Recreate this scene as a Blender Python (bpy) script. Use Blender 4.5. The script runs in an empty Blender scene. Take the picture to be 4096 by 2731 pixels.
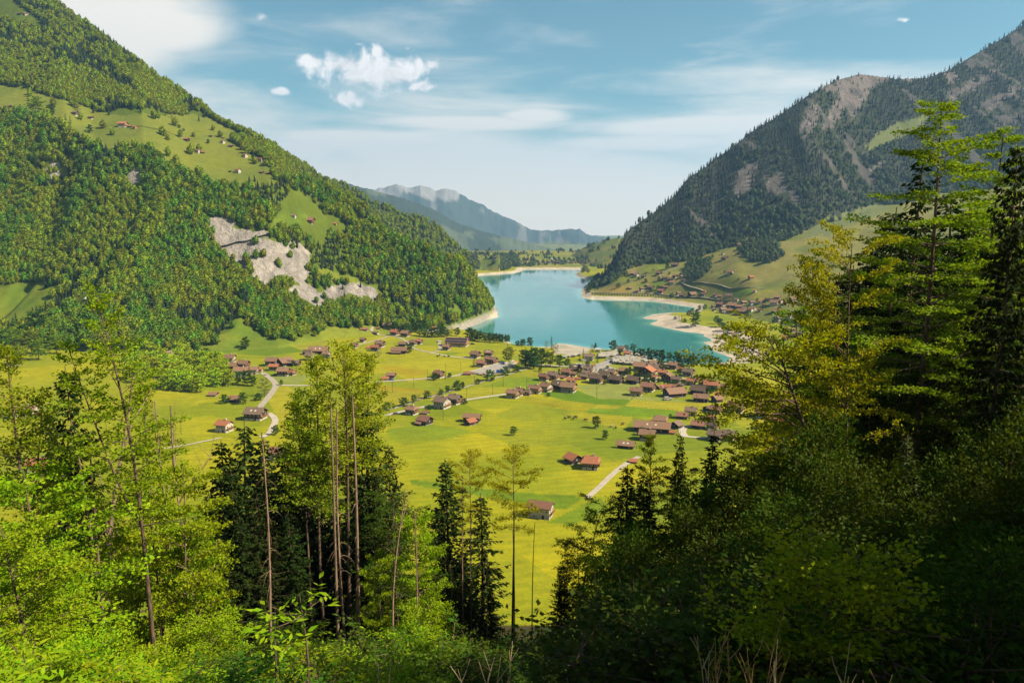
import bpy, math, random
import numpy as np
from mathutils import Vector, Matrix
SC = bpy.context.scene
COL = SC.collection
rad = math.radians
# ------------------------------------------------------------------ camera model
CAMZ = 150.0
FP = 3141.6            # focal length in photograph pixels (4096 wide)
PITCH = rad(8.95)
CP, SP = math.cos(PITCH), math.sin(PITCH)
ZOOMS = {'S': (0, 0, 1.0), 'D': (0, 0, 2352/4096), 'A': (1350, 1250, 2.85125), 'B': (0, 900, 1.668), 'C': (2100, 1250, 2.61333),
         'E': (2250, 900, 2.352), 'F': (0, 0, 1.668), 'G': (1850, 850, 3.92), 'H': (1000, 1250, 4.48), 'I': (2400, 1430, 4.48),
         'J': (1350, 1790, 1.6664), 'K': (600, 750, 2.138), 'L': (1350, 600, 1.668), 'M': (2696, 1100, 1.668), 'N': (2696, 200, 1.508)}
def to_s(zm, x, y):
    ox, oy, s = ZOOMS[zm]
    return ox + np.asarray(x, float)/s, oy + np.asarray(y, float)/s
def azte(sx, sy):
    u = (np.asarray(sx, float)-2048)/FP; v = (np.asarray(sy, float)-1365.5)/FP
    dy = CP - v*SP; dz = -SP - v*CP
    return np.arctan2(u, dy), dz/np.hypot(u, dy)
def project(x, y, z):
    z = z-CAMZ
    d = y*CP - z*SP; up = y*SP + z*CP
    d = np.where(d > 1e-3, d, 1e-3)
    return 2048+FP*x/d, 1365.5-FP*up/d
# ------------------------------------------------------------------ noise
def _hash(ix, iy, seed):
    h = (ix.astype(np.int64)*374761393 + iy.astype(np.int64)*668265263 + seed*974711) & 0x7fffffff
    h = ((h ^ (h >> 13))*1274126177) & 0x7fffffff
    h = h ^ (h >> 16)
    return (h & 0xffff)/65535.0
def vnoise(x, y, seed=0):
    x = np.asarray(x, float); y = np.asarray(y, float)
    ix = np.floor(x); iy = np.floor(y); fx = x-ix; fy = y-iy
    fx = fx*fx*(3-2*fx); fy = fy*fy*(3-2*fy)
    a = _hash(ix, iy, seed); b = _hash(ix+1, iy, seed); c = _hash(ix, iy+1, seed); d = _hash(ix+1, iy+1, seed)
    return (a*(1-fx)+b*fx)*(1-fy)+(c*(1-fx)+d*fx)*fy
def fbm(x, y, seed=0, octv=4):
    s = 0; a = 0.5; n = 0
    for k in range(octv):
        s = s+a*vnoise(x, y, seed+k*17); n += a; a *= .5; x = np.asarray(x)*2.03+7.1; y = np.asarray(y)*2.03+3.7
    return s/n
def sstep(a, b, x):
    t = np.clip((x-a)/(b-a), 0, 1); return t*t*(3-2*t)
def inpoly(px, py, poly):
    px = np.asarray(px); py = np.asarray(py); r = np.zeros(px.shape, bool)
    n = len(poly); j = n-1
    for i in range(n):
        xi, yi = poly[i]; xj, yj = poly[j]
        if yi != yj:
            r ^= ((yi > py) != (yj > py)) & (px < (xj-xi)*(py-yi)/(yj-yi)+xi)
        j = i
    return r
def sdpoly(px, py, poly):
    d = np.full(px.shape, 1e18); n = len(poly)
    for i in range(n):
        ax, ay = poly[i]; bx, by = poly[(i+1) % n]; ex, ey = bx-ax, by-ay
        t = np.clip(((px-ax)*ex+(py-ay)*ey)/(ex*ex+ey*ey+1e-9), 0, 1)
        d = np.minimum(d, (px-ax-t*ex)**2+(py-ay-t*ey)**2)
    d = np.sqrt(d); return np.where(inpoly(px, py, poly), -d, d)
# ------------------------------------------------------------------ mesh helpers
def mesh_np(name, v, faces, fs=4, mat=None, smooth=False, attrs=None, midx=None):
    """v (n,3); faces (m,fs) int array or a list of such arrays"""
    me = bpy.data.meshes.new(name)
    fl = faces if isinstance(faces, list) else [faces]
    fl = [np.asarray(f, np.int32) for f in fl if len(f)]
    v = np.asarray(v, np.float32)
    loops = np.concatenate([f.ravel() for f in fl]); cnt = np.concatenate([np.full(len(f), f.shape[1], np.int32) for f in fl])
    me.vertices.add(len(v)); me.vertices.foreach_set('co', v.ravel())
    me.loops.add(len(loops)); me.loops.foreach_set('vertex_index', loops)
    me.polygons.add(len(cnt)); st = np.concatenate([[0], np.cumsum(cnt)[:-1]]).astype(np.int32)
    me.polygons.foreach_set('loop_start', st); me.polygons.foreach_set('loop_total', cnt)
    if smooth: me.polygons.foreach_set('use_smooth', np.ones(len(cnt), bool))
    for m in (mat if isinstance(mat, (list, tuple)) else [mat]):
        if m: me.materials.append(m)
    if midx is not None: me.polygons.foreach_set('material_index', np.asarray(midx, np.int32))
    for k, a in (attrs or {}).items():
        a = np.asarray(a, np.float32)
        if a.ndim == 2:
            at = me.attributes.new(k, 'FLOAT_COLOR', 'POINT')
            if a.shape[1] == 3: a = np.concatenate([a, np.ones((len(a), 1), np.float32)], 1)
            at.data.foreach_set('color', a.ravel())
        else:
            at = me.attributes.new(k, 'FLOAT', 'POINT'); at.data.foreach_set('value', a)
    me.update(calc_edges=True); me.validate()
    return me
def link(name, me, parent=None, **props):
    o = bpy.data.objects.new(name, me); COL.objects.link(o)
    if parent is not None: o.parent = parent
    for k, v in props.items():
        if v is not None: o[k] = v
    return o
def empty(name, loc, rz=0, **props):
    o = link(name, None, None, **props); o.location = loc; o.rotation_euler = (0, 0, rz); o.empty_display_size = .3
    return o
def copy_tree(o, **props):
    c = o.copy(); COL.objects.link(c)
    for k, v in props.items(): c[k] = v
    for ch in o.children:
        d = ch.copy(); COL.objects.link(d); d.parent = c
        for g in ch.children:
            e = g.copy(); COL.objects.link(e); e.parent = d
    return c
class MB:
    """collects boxes, prisms and tubes"""
    def __init__(s): s.v = []; s.f = []
    def add(s, vs, fs):
        n = len(s.v); s.v += [tuple(p) for p in vs]; s.f += [tuple(i+n for i in f) for f in fs]
    def box(s, x0, x1, y0, y1, z0, z1):
        s.add([(x, y, z) for z in (z0, z1) for y in (y0, y1) for x in (x0, x1)],
              [(0, 2, 3, 1), (4, 5, 7, 6), (0, 1, 5, 4), (1, 3, 7, 5), (3, 2, 6, 7), (2, 0, 4, 6)])
    def tube(s, pts, rs, n=6):
        P = [Vector(p) for p in pts]; rings = []
        for i, p in enumerate(P):
            d = (P[min(i+1, len(P)-1)]-P[max(i-1, 0)]).normalized()
            a = d.orthogonal().normalized(); b = d.cross(a)
            rings.append([p+(a*math.cos(t)+b*math.sin(t))*rs[i] for t in [2*math.pi*k/n for k in range(n)]])
        vs = [q for r in rings for q in r]; fs = []
        for i in range(len(P)-1):
            for k in range(n): fs.append((i*n+k, i*n+(k+1) % n, (i+1)*n+(k+1) % n, (i+1)*n+k))
        fs.append(tuple(range(n))[::-1]); fs.append(tuple((len(P)-1)*n+k for k in range(n)))
        s.add(vs, fs)
    def mesh(s, name, mat, smooth=False):
        me = bpy.data.meshes.new(name); me.from_pydata(s.v, [], s.f)
        if mat: me.materials.append(mat)
        if smooth: me.polygons.foreach_set('use_smooth', [True]*len(me.polygons))
        me.update(); return me
    def build(s, name, mat, parent=None, smooth=False, **props):
        return link(name, s.mesh(name, mat, smooth), parent, **props)
def tubes_np(lines, sides=5):
    """lines: list of (pts (k,3), radii (k)); returns verts, quads - fast path for many branches"""
    V = []; F = []; n0 = 0
    ang = np.arange(sides)*2*np.pi/sides
    for pts, rs in lines:
        pts = np.asarray(pts, float); k = len(pts)
        d = np.gradient(pts, axis=0); d /= np.linalg.norm(d, axis=1, keepdims=True)+1e-9
        ref = np.where(np.abs(d[:, 2:3]) > .9, [[1., 0, 0]], [[0, 0, 1.]])
        a = np.cross(d, ref); a /= np.linalg.norm(a, axis=1, keepdims=True)+1e-9; b = np.cross(d, a)
        ring = pts[:, None]+(a[:, None]*np.cos(ang)[None, :, None]+b[:, None]*np.sin(ang)[None, :, None])*np.asarray(rs)[:, None, None]
        V.append(ring.reshape(-1, 3))
        i = np.arange(k-1)[:, None]*sides; j = np.arange(sides)[None]; j2 = (j+1) % sides
        F.append(np.stack([i+j, i+j2, i+sides+j2, i+sides+j], -1).reshape(-1, 4)+n0); n0 += k*sides
    return np.concatenate(V), np.concatenate(F)
# ------------------------------------------------------------------ materials
MATS = {}
def nt(name):
    m = bpy.data.materials.new(name); m.use_nodes = True; t = m.node_tree; t.nodes.clear()
    o = t.nodes.new('ShaderNodeOutputMaterial'); MATS[name] = m
    return m, t, o
def N(t, kind, **kw):
    n = t.nodes.new(kind)
    for k, v in kw.items():
        if k.startswith('i_'): n.inputs[k[2:].replace('_', ' ')].default_value = v
        else: setattr(n, k, v)
    return n
def L(t, a, b): t.links.new(a, b)
def mixc(t, fac, a, b, blend='MIX'):
    n = t.nodes.new('ShaderNodeMix'); n.data_type = 'RGBA'; n.blend_type = blend; n.clamp_factor = True
    for sock, val in ((n.inputs[0], fac), (n.inputs[6], a), (n.inputs[7], b)):
        if hasattr(val, 'is_output'): t.links.new(val, sock)
        elif isinstance(val, (int, float)): sock.default_value = val
        else: sock.default_value = (*val, 1)
    return n.outputs[2]
def mth(t, op, a, b=None, c=None, clamp=False):
    n = t.nodes.new('ShaderNodeMath'); n.operation = op; n.use_clamp = clamp
    for i, v in enumerate((a, b, c)):
        if v is None: continue
        if hasattr(v, 'is_output'): t.links.new(v, n.inputs[i])
        else: n.inputs[i].default_value = v
    return n.outputs[0]
def ramp(t, fac, lo, hi, a=0.0, b=1.0):
    n = t.nodes.new('ShaderNodeMapRange'); n.interpolation_type = 'SMOOTHSTEP'
    t.links.new(fac, n.inputs[0]); n.inputs[1].default_value = lo; n.inputs[2].default_value = hi; n.inputs[3].default_value = a; n.inputs[4].default_value = b
    return n.outputs[0]
def noise(t, vec, scale, detail=4, rough=.55, dist=0):
    n = N(t, 'ShaderNodeTexNoise'); n.inputs['Scale'].default_value = scale; n.inputs['Detail'].default_value = detail
    n.inputs['Roughness'].default_value = rough; n.inputs['Distortion'].default_value = dist
    if vec is not None: L(t, vec, n.inputs['Vector'])
    return n.outputs['Fac']
ALB = .53      # scales surface colours down under a raised exposure so that shade goes deeper
def solid(name, col, rough=.8, var=.25, scale=3.0, col2=None, spec=.3, bump=0, stretch=None):
    col = tuple(c*ALB for c in col); col2 = tuple(c*ALB for c in col2) if col2 else None
    m, t, o = nt(name)
    p = N(t, 'ShaderNodeBsdfPrincipled'); p.inputs['Roughness'].default_value = rough; p.inputs['Specular IOR Level'].default_value = spec
    g = N(t, 'ShaderNodeTexCoord'); vec = g.outputs['Object']
    if stretch:
        mp = N(t, 'ShaderNodeMapping'); mp.inputs['Scale'].default_value = stretch; L(t, vec, mp.inputs['Vector']); vec = mp.outputs['Vector']
    oi = N(t, 'ShaderNodeObjectInfo')
    nz = noise(t, vec, scale)
    c2 = col2 if col2 else tuple(c*(1-var) for c in col)
    c = mixc(t, ramp(t, nz, .35, .65), col, c2)
    hsv = N(t, 'ShaderNodeHueSaturation'); L(t, c, hsv.inputs['Color'])
    L(t, mth(t, 'MULTIPLY_ADD', oi.outputs['Random'], .3, .85), hsv.inputs['Value'])
    L(t, hsv.outputs[0], p.inputs['Base Color'])
    if bump:
        b = N(t, 'ShaderNodeBump'); b.inputs['Strength'].default_value = bump; L(t, nz, b.inputs['Height']); L(t, b.outputs[0], p.inputs['Normal'])
    L(t, p.outputs[0], o.inputs[0]); return m
def leafmat(name, c1, c2, trans, tcol, rough=.7, spec=.08, rnd=.35, k=.8, isl=.55):
    c1 = tuple(c*k*.86 for c in c1); c2 = tuple(c*k*.86 for c in c2)
    m, t, o = nt(name)
    g = N(t, 'ShaderNodeNewGeometry'); oi = N(t, 'ShaderNodeObjectInfo'); tc = N(t, 'ShaderNodeTexCoord')
    f = mth(t, 'ADD', mth(t, 'MULTIPLY_ADD', g.outputs['Random Per Island'], isl, .275-isl/2), mth(t, 'MULTIPLY', noise(t, tc.outputs['Object'], .35, 2), .6))
    c = mixc(t, ramp(t, f, .3, .85), c1, c2)
    hs = N(t, 'ShaderNodeHueSaturation'); L(t, c, hs.inputs['Color'])
    L(t, mth(t, 'MULTIPLY_ADD', oi.outputs['Random'], .045, .486), hs.inputs['Hue'])
    L(t, mth(t, 'MULTIPLY_ADD', oi.outputs['Random'], rnd, 1-rnd/2), hs.inputs['Value'])
    p = N(t, 'ShaderNodeBsdfPrincipled'); p.inputs['Roughness'].default_value = rough; p.inputs['Specular IOR Level'].default_value = spec
    L(t, hs.outputs[0], p.inputs['Base Color'])
    if trans > 0:
        tr = N(t, 'ShaderNodeBsdfTranslucent'); L(t, mixc(t, 1.0, hs.outputs[0], tcol, 'MULTIPLY'), tr.inputs[0])
        mx = N(t, 'ShaderNodeMixShader'); mx.inputs[0].default_value = trans
        L(t, p.outputs[0], mx.inputs[1]); L(t, tr.outputs[0], mx.inputs[2]); L(t, mx.outputs[0], o.inputs[0])
    else: L(t, p.outputs[0], o.inputs[0])
    return m
# ================================================================== THE LAND: one height function h(azimuth, distance)
def pts(*groups):
    X = []; Y = []
    for zm, lst in groups:
        x, y = to_s(zm, [p[0] for p in lst], [p[1] for p in lst]); X += list(np.atleast_1d(x)); Y += list(np.atleast_1d(y))
    return np.array(X), np.array(Y)
def poly(zm, lst): 
    x, y = to_s(zm, [p[0] for p in lst], [p[1] for p in lst]); return list(zip(x, y))
AZG = np.linspace(rad(-62), rad(62), 6201)
def table(*groups, left=None, right=None):
    x, y = pts(*groups); a, te = azte(x, y); i = np.argsort(a)
    return np.interp(AZG, a[i], te[i]), a.min(), a.max()
def smooth_tab(t, w):
    k = np.hanning(2*w+3)[1:-1]; k /= k.sum(); return np.convolve(np.pad(t, w, mode='edge'), k, 'valid')
def at(tab, az): return np.interp(az, AZG, tab)
# --- lake outline, unprojected onto the water level z = 0
lake_px = []
def lk(zm, lst): lake_px.extend(poly(zm, lst))
lk('L', [(720,1192),(760,1188),(830,1172),(900,1152),(960,1132),(1060,1120),(1075,1112),(1062,1080),(1050,1050),(1040,1005),(1000,930),(960,890),(925,838),(1000,832),(1100,826),(1200,819),(1235,808),(1238,797),(1400,796),(1640,797),(1612,808),(1582,826),(1600,846),(1650,858),(1712,864),(1690,880),(1650,905),(1622,950),(1640,990),(1700,999)])
lk('E', [(300,697),(400,702),(600,708),(800,713),(900,724),(1000,740),(1150,760),(1260,772),(1215,800),(1170,826),(1000,824),(850,840),(745,872),(790,888),(900,892),(880,905),(815,928),(850,942),(1000,975),(1150,1005),(1300,1022),(1335,1027),(1320,1042),(1390,1072),(1400,1092),(1310,1102),(1340,1117),(1385,1132),(1390,1155),(1425,1180)])
lk('C', [(1930,385),(2000,415),(2150,470),(2100,520),(1900,540),(1700,545),(1600,530),(1480,515),(1370,485),(1180,425),(1000,378),(860,388),(740,378),(560,348),(450,330),(335,322),(310,340),(220,365)])
lk('L', [(1420,1310),(1380,1312),(1320,1312),(1250,1308),(1185,1302),(1160,1290),(1145,1278),(1080,1262),(1000,1243),(880,1218),(790,1200)])
_a, _t = azte([p[0] for p in lake_px], [p[1] for p in lake_px])
_r = -CAMZ/_t
LAKE = list(zip(_r*np.sin(_a), _r*np.cos(_a)))
def gpt(zm, x, y, z=0.0):
    a, t = azte(*to_s(zm, x, y)); r = (z-CAMZ)/t; return float(r*np.sin(a)), float(r*np.cos(a))
BEACH = [(*gpt('E', 1000, 880), 130, 30), (*gpt('E', 1450, 1080), 120, 46), (*gpt('C', 420, 400), 60, 26), (*gpt('E', 700, 690), 160, 16), (*gpt('L', 1420, 785), 260, 18), (*gpt('M', 700, 560), 120, 30)]
# --- mountain controls (picture curves give the elevation angle, slopes give the distance)
footA, _, _ = table(('D', [(-500,800),(-150,795),(0,785),(200,805),(400,808),(520,800),(640,795),(760,772),(880,760),(1000,754),(1040,747),(1090,731),(1125,716),(1141,704)]))
crestA, _, crA1 = table(('D', [(-500,150),(-150,200),(0,240),(60,252),(150,275),(215,325),(330,325),(380,362),(440,397),(520,416),(600,418),(660,402),(700,400)]),
                     ('S', [(1250,716),(1330,742),(1398,768),(1446,804),(1488,858),(1542,906),(1590,945),(1632,956),(1686,968),(1734,996),(1770,1020),(1806,1020),(1848,1022),(1872,1056),(1907,1110),(1950,1157),(1973,1199),(1983,1222),(1987,1226)]))
AZ_TIP = float(azte(1988, 1226)[0])
top2, _, _ = table(('D', [(-500,100),(-150,160),(0,195),(100,215),(180,237),(250,262),(330,268),(400,258),(470,264),(520,292),(600,335),(680,378),(735,410),(800,470)]))
top3, _, _ = table(('D', [(-500,-460),(-150,-200),(0,-95),(130,0),(215,60),(300,122),(370,180),(430,215),(470,240),(495,268),(560,297),(620,330),(690,370),(735,402),(790,440),(830,470),(900,560)]))
ridge2, _, _ = table(('D', [(560,290),(640,345),(700,380),(735,404)]), ('L', [(0,203),(60,220),(150,270),(250,330),(350,370),(430,418),(530,430),(600,450),(680,510),(740,570),(800,622),(880,690),(930,740),(990,800),(1050,900)]))
footR, _, _ = table(('D', [(1300,640),(1336,684),(1345,690),(1450,687),(1560,702),(1640,716),(1700,730),(1760,742),(1850,760),(2000,785),(2352,830),(2900,860)]))
forestR, _, _ = table(('D', [(1290,590),(1330,596),(1365,604),(1400,620),(1438,619),(1512,597),(1573,592),(1646,568),(1780,541),(1841,531),(2000,475),(2200,440),(2352,420),(2900,380)]))
ridgeR, _, _ = table(('D', [(1290,600),(1316,583),(1341,568),(1385,553),(1414,544),(1450,515),(1500,480),(1550,440),(1570,412),(1590,392),(1610,384),(1640,357),(1680,332),(1720,297),(1780,262),(1830,227),(1880,195),(1930,172),(1975,160),(2020,166),(2060,171),(2130,169),(2180,150),(2230,120),(2290,85),(2352,45),(2900,-150)]))
AZ_R0 = float(azte(*to_s('D', 1338, 680))[0])
ridgeRL, _, _ = table(('D', [(1050,640),(1180,612),(1230,603),(1262,600),(1292,597),(1316,583),(1341,568),(1385,553),(1420,545),(1500,560)]))
ridgeK, _, _ = table(('G', [(-300,760),(-100,720),(100,700),(200,700),(300,722),(400,705),(480,672),(560,655),(620,650),(700,655),(760,690),(800,740),(850,800),(900,870),(935,925),(960,960)]))
ridge1, _, _ = table(('D', [(700,400),(810,424),(870,440),(930,456),(1000,482),(1050,512),(1100,528),(1150,541),(1200,553),(1250,566),(1290,578),(1310,588),(1350,600)]))
ridge2f, _, _ = table(('D', [(840,440),(875,432),(900,427),(922,424),(935,432),(950,430),(965,424),(985,431),(1000,437),(1020,432),(1040,435),(1058,444),(1075,456),(1110,470),(1130,484),(1160,496),(1190,512),(1220,526),(1260,531),(1300,527),(1330,527),(1350,538),(1390,547),(1420,556),(1500,570)]))
for _nm in ('footA', 'footR', 'forestR'): globals()[_nm] = smooth_tab(globals()[_nm], 12)
TP = 1/1804.
crestA = smooth_tab(crestA, 6)-13*TP; top3 = top3-9*TP; ridgeR = ridgeR-8*TP; ridge2 = ridge2-8*TP; forestR = forestR-2*TP; top2 = smooth_tab(top2, 14); top3 = smooth_tab(top3, 6); ridgeR = smooth_tab(ridgeR, 3); ridge2 = smooth_tab(ridge2, 6)
Z0A = 9.0
ridge2n = ((fbm(AZG*260, AZG*0+3, 501, 4)-.5)*7+np.abs(fbm(AZG*90, AZG*0+9, 503, 2)-.5)*6)*TP
ridge1n = (fbm(AZG*400, AZG*0+5, 505, 4)-.5)*4*TP
r0A = (Z0A-CAMZ)/footA; sA = .74
r1A = np.clip((Z0A-sA*r0A-CAMZ)/(crestA-sA), r0A+1, 2600); z1A = CAMZ+crestA*r1A
sB = .36
te2 = np.maximum(top2, crestA+.004)
r2B = np.clip((z1A-sB*r1A-CAMZ)/(te2-sB), r1A+40, r1A+420); z2B = CAMZ+te2*r2B
te3 = np.maximum(top3, te2+.002); sC = .66
r3B = np.clip((z2B-sC*r2B-CAMZ)/(te3-sC), r2B+20, r2B+1500); z3B = CAMZ+te3*r3B
# right of the shoulder the upper ridge sits behind the front crest at a steady distance
_w = sstep(rad(-17.2), rad(-14.6), AZG)
te3r = top3; r3B = r3B*(1-_w)+1560*_w; z3B = np.where(_w > 0, CAMZ+te3r*r3B, z3B)
z2B = z2B-_w*60
Z0R = 4.0
r0R = np.clip((Z0R-CAMZ)/footR, 700, 3000); sR1 = .2; sR2 = .84
teF = np.maximum(forestR, footR+.004)
r1R = np.clip((Z0R-sR1*r0R-CAMZ)/(teF-sR1), r0R+20, 3400); z1R = CAMZ+teF*r1R
teRr = np.maximum(ridgeR, teF+.002)
r2R = np.clip((z1R-sR2*r1R-CAMZ)/(teRr-sR2), r1R+20, 4500); z2R = CAMZ+teRr*r2R
r0R, r1R, r2R = smooth_tab(r0R, 40), smooth_tab(r1R, 40), smooth_tab(r2R, 40)
z1R = CAMZ+smooth_tab(teF, 10)*r1R; z2R = CAMZ+teRr*r2R
RK, RL_, RM2, RF1, RF2 = 2270.0, 2760.0, 2120.0, 5600.0, 9300.0
NEG = -1e4
def gully(az, r, sc, seed):
    a = az*r/sc + .6*fbm(az*r/90, r/120, seed+5, 2)
    n = fbm(a, r/(sc*4.5), seed, 4)
    return n-.5
def smooth_path(t): return t*t*(3-2*t)
def height(az, r):
    az = np.asarray(az, float); r = np.asarray(r, float); az, r = np.broadcast_arrays(az, r)
    x = r*np.sin(az); y = r*np.cos(az)
    # near hillside under the camera
    tilt = .62-.27*sstep(rad(3), rad(27), az)
    zs = CAMZ-1.75-np.clip(r-1.6, 0, 7.4)*.66-np.maximum(r-9, 0)*tilt + (fbm(x/9, y/9, 3, 3)-.5)*1.6*sstep(2, 12, r)
    # valley floor and lake bed
    far = (r > 480) & (r < 3600) & (np.abs(az) < rad(46))
    sd = np.full(r.shape, 600.0)
    if far.any(): sd[far] = sdpoly(x[far], y[far], LAKE)
    w = np.full(r.shape, 11.0)
    for bx, by, br, bw in BEACH: w = w+bw*np.exp(-((x-bx)**2+(y-by)**2)/(br*br))
    shore = 4.6*sstep(0, 1, sd/w)+np.clip(sd-w, 0, 700)*.006+.25*np.clip(sd, 0, w)/w
    bed = np.maximum(-9, .22*sd)
    zv = np.where(sd > 0, shore, bed)
    und = (fbm(x/120, y/120, 11, 3)-.5)
    zv = zv + und*np.where(sd > 0, np.clip((sd-w)/60, 0, 1), 0)*(1.2+4*sstep(2350, 2700, r))
    zv = zv + sstep(2420, 2800, r)*14*(.35+1.2*fbm(x/170, y/130, 21, 3)) - sstep(3050, 4300, r)*175
    k = 14.0     # smooth blend between slope and floor
    hh = np.clip(.5+.5*(zs-zv)/k, 0, 1)
    zb = np.where(r < 700, zv*(1-hh)+zs*hh+k*hh*(1-hh)*.5, zv)
    lay = np.zeros(r.shape, np.int8); z = zb.copy()
    def take(zz, idx):
        nonlocal z, lay
        m = zz > z; z = np.where(m, zz, z); lay = np.where(m, idx, lay)
    # left mountain, front face (1)
    r0, r1, z1 = at(r0A, az), at(r1A, az), at(z1A, az)
    t = (r-r0)/np.maximum(r1-r0, 1)
    tt = np.clip(t, 0, 1)
    prof = tt + .10*np.sin(np.pi*tt)*0 - .09*tt*(1-tt)*2
    za = Z0A+(z1-Z0A)*prof + gully(az, r, 140, 31)*np.clip(4*tt*(1-tt), 0, 1)*np.clip(r1-r0, 0, 330)*.46
    za = np.where(t < 0, Z0A+(r-r0)*.9, np.where(t > 1, z1-(r-r1)*.45, za))
    za = np.where(az > AZ_TIP, za-(az-AZ_TIP)*9000, za)
    take(za, 1)
    # its upper slopes (2)
    r2, z2, r3, z3 = at(r2B, az), at(z2B, az), at(r3B, az), at(z3B, az)
    tb = np.clip((r-r1)/np.maximum(r2-r1, 1), 0, 1); tc = np.clip((r-r2)/np.maximum(r3-r2, 1), 0, 1)
    zu = np.where(r < r2, z1-.5+(z2-z1+.5)*tb, z2+(z3-z2)*tc) + np.where(r > r2, gully(az, r, 120, 47)*4*tc*(1-tc)*np.clip(r3-r2, 0, 400)*.14, (fbm(x/60, y/60, 8, 3)-.5)*7*4*tb*(1-tb))
    zu = np.where(r < r1, NEG, np.where(r > r3, z3-(r-r3)*.5, zu))
    zu = np.where(az > rad(-9.0), NEG, zu)
    take(zu, 2)
    def ridge(tab, R, sf, sb, idx, a0, a1, seed, amp, gsc, tabn=None):
        zr = CAMZ+at(tab, az)*R
        if tabn is not None: zr = zr+at(tabn, az)*R*np.exp(-np.abs(r-R)/170)
        g = (gully(az, r, gsc, seed) if R < 4000 else fbm(x/(gsc*1.1)+y/(gsc*2.5), y/(gsc*1.1), seed, 5)-.5)*amp*np.clip(np.abs(r-R)/300, 0, 1)
        zz = np.where(r < R, zr-(R-r)*sf+g, zr-(r-R)*sb+g)
        zz = np.where((az < a0) | (az > a1), NEG, zz); take(zz, idx)
    ridge(ridge2, RM2, .62, .6, 3, rad(-24), rad(-2.6), 61, 30, 150)
    # right mountain: meadow terrace and forested face (4)
    q0, q1, q2 = at(r0R, az), at(r1R, az), at(r2R, az); y1, y2 = at(z1R, az), at(z2R, az)
    ta = np.clip((r-q0)/np.maximum(q1-q0, 1), 0, 1); tb = np.clip((r-q1)/np.maximum(q2-q1, 1), 0, 1)
    zr_ = np.where(r < q1, Z0R+(y1-Z0R)*ta+(fbm(x/95, y/95, 71, 3)-.5)*22*4*ta*(1-ta), y1+(y2-y1)*tb+gully(az, r, 170, 77)*4*tb*(1-tb)*np.clip(q2-q1, 0, 900)*.17)
    zr_ = np.where(r < q0, Z0R-(q0-r)*.5, np.where(r > q2, y2-(r-q2)*.6, zr_))
    zr_ = np.where(az < AZ_R0, zr_-(AZ_R0-az)*5200, zr_)
    zr_ = np.where(zr_ > zb, zb-.03+(zr_-zb)*sstep(w*.9, w+85, sd), zr_)
    take(zr_, 4)
    ridge(ridgeRL, RL_, .15, .5, 5, rad(2), rad(13), 83, 10, 120)
    ridge(ridgeK, RK, .34, .4, 6, rad(-8), rad(-.9), 87, 6, 80)
    ridge(ridge1, RF1, .42, .45, 7, rad(-30), rad(9), 91, 260, 500, ridge1n)
    ridge(ridge2f, RF2, .5, .5, 8, rad(-30), rad(14), 95, 520, 700, ridge2n)
    return z, lay, sd, w
def hz(x, y):
    return height(np.arctan2(x, y), np.hypot(x, y))[0]
_RR = np.geomspace(255, 11500, 3600)
def ground(zm, x, y, rmin=262):
    """where the sight line through this point of the photograph meets the land"""
    a, t = azte(*to_s(zm, x, y)); a = float(a); t = float(t)
    z = height(np.full(_RR.shape, a), _RR)[0]; z = np.maximum(z, 0)
    m = (z >= CAMZ+t*_RR) & (_RR >= rmin)
    if not m.any(): i = int(np.argmax((z-CAMZ)/_RR-(_RR < rmin)*9)); r = _RR[i]
    else:
        i = int(np.argmax(m)); i0 = max(i-1, 0); f0 = CAMZ+t*_RR[i0]-z[i0]; f1 = z[i]-CAMZ-t*_RR[i]
        r = _RR[i0]+(_RR[i]-_RR[i0])*max(0, min(1, f0/(f0+f1+1e-9)))
    gx, gy = r*math.sin(a), r*math.cos(a)
    return np.array([gx, gy, float(hz(np.array([gx]), np.array([gy]))[0])])
# --- polar sheet
az_in = np.linspace(rad(-36.5), rad(36.5), 1000)
azs = np.concatenate([np.linspace(rad(-61), rad(-36.6), 70), az_in, np.linspace(rad(36.6), rad(112), 140)])
rs = np.concatenate([[0.0], np.geomspace(1.2, 240, 110), np.geomspace(242, 560, 130), np.geomspace(561, 1750, 520), np.geomspace(1756, 3000, 190), np.geomspace(3040, 13500, 260)])
AZ, RR = np.meshgrid(azs, rs)
Z, LAY, SDm, Wm = [np.empty(AZ.shape) for _ in range(4)]
for i in range(0, len(rs), 40):
    Z[i:i+40], LAY[i:i+40], SDm[i:i+40], Wm[i:i+40] = height(AZ[i:i+40], RR[i:i+40])
X = RR*np.sin(AZ); Y = RR*np.cos(AZ)
PX, PY = project(X, Y, Z)
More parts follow.
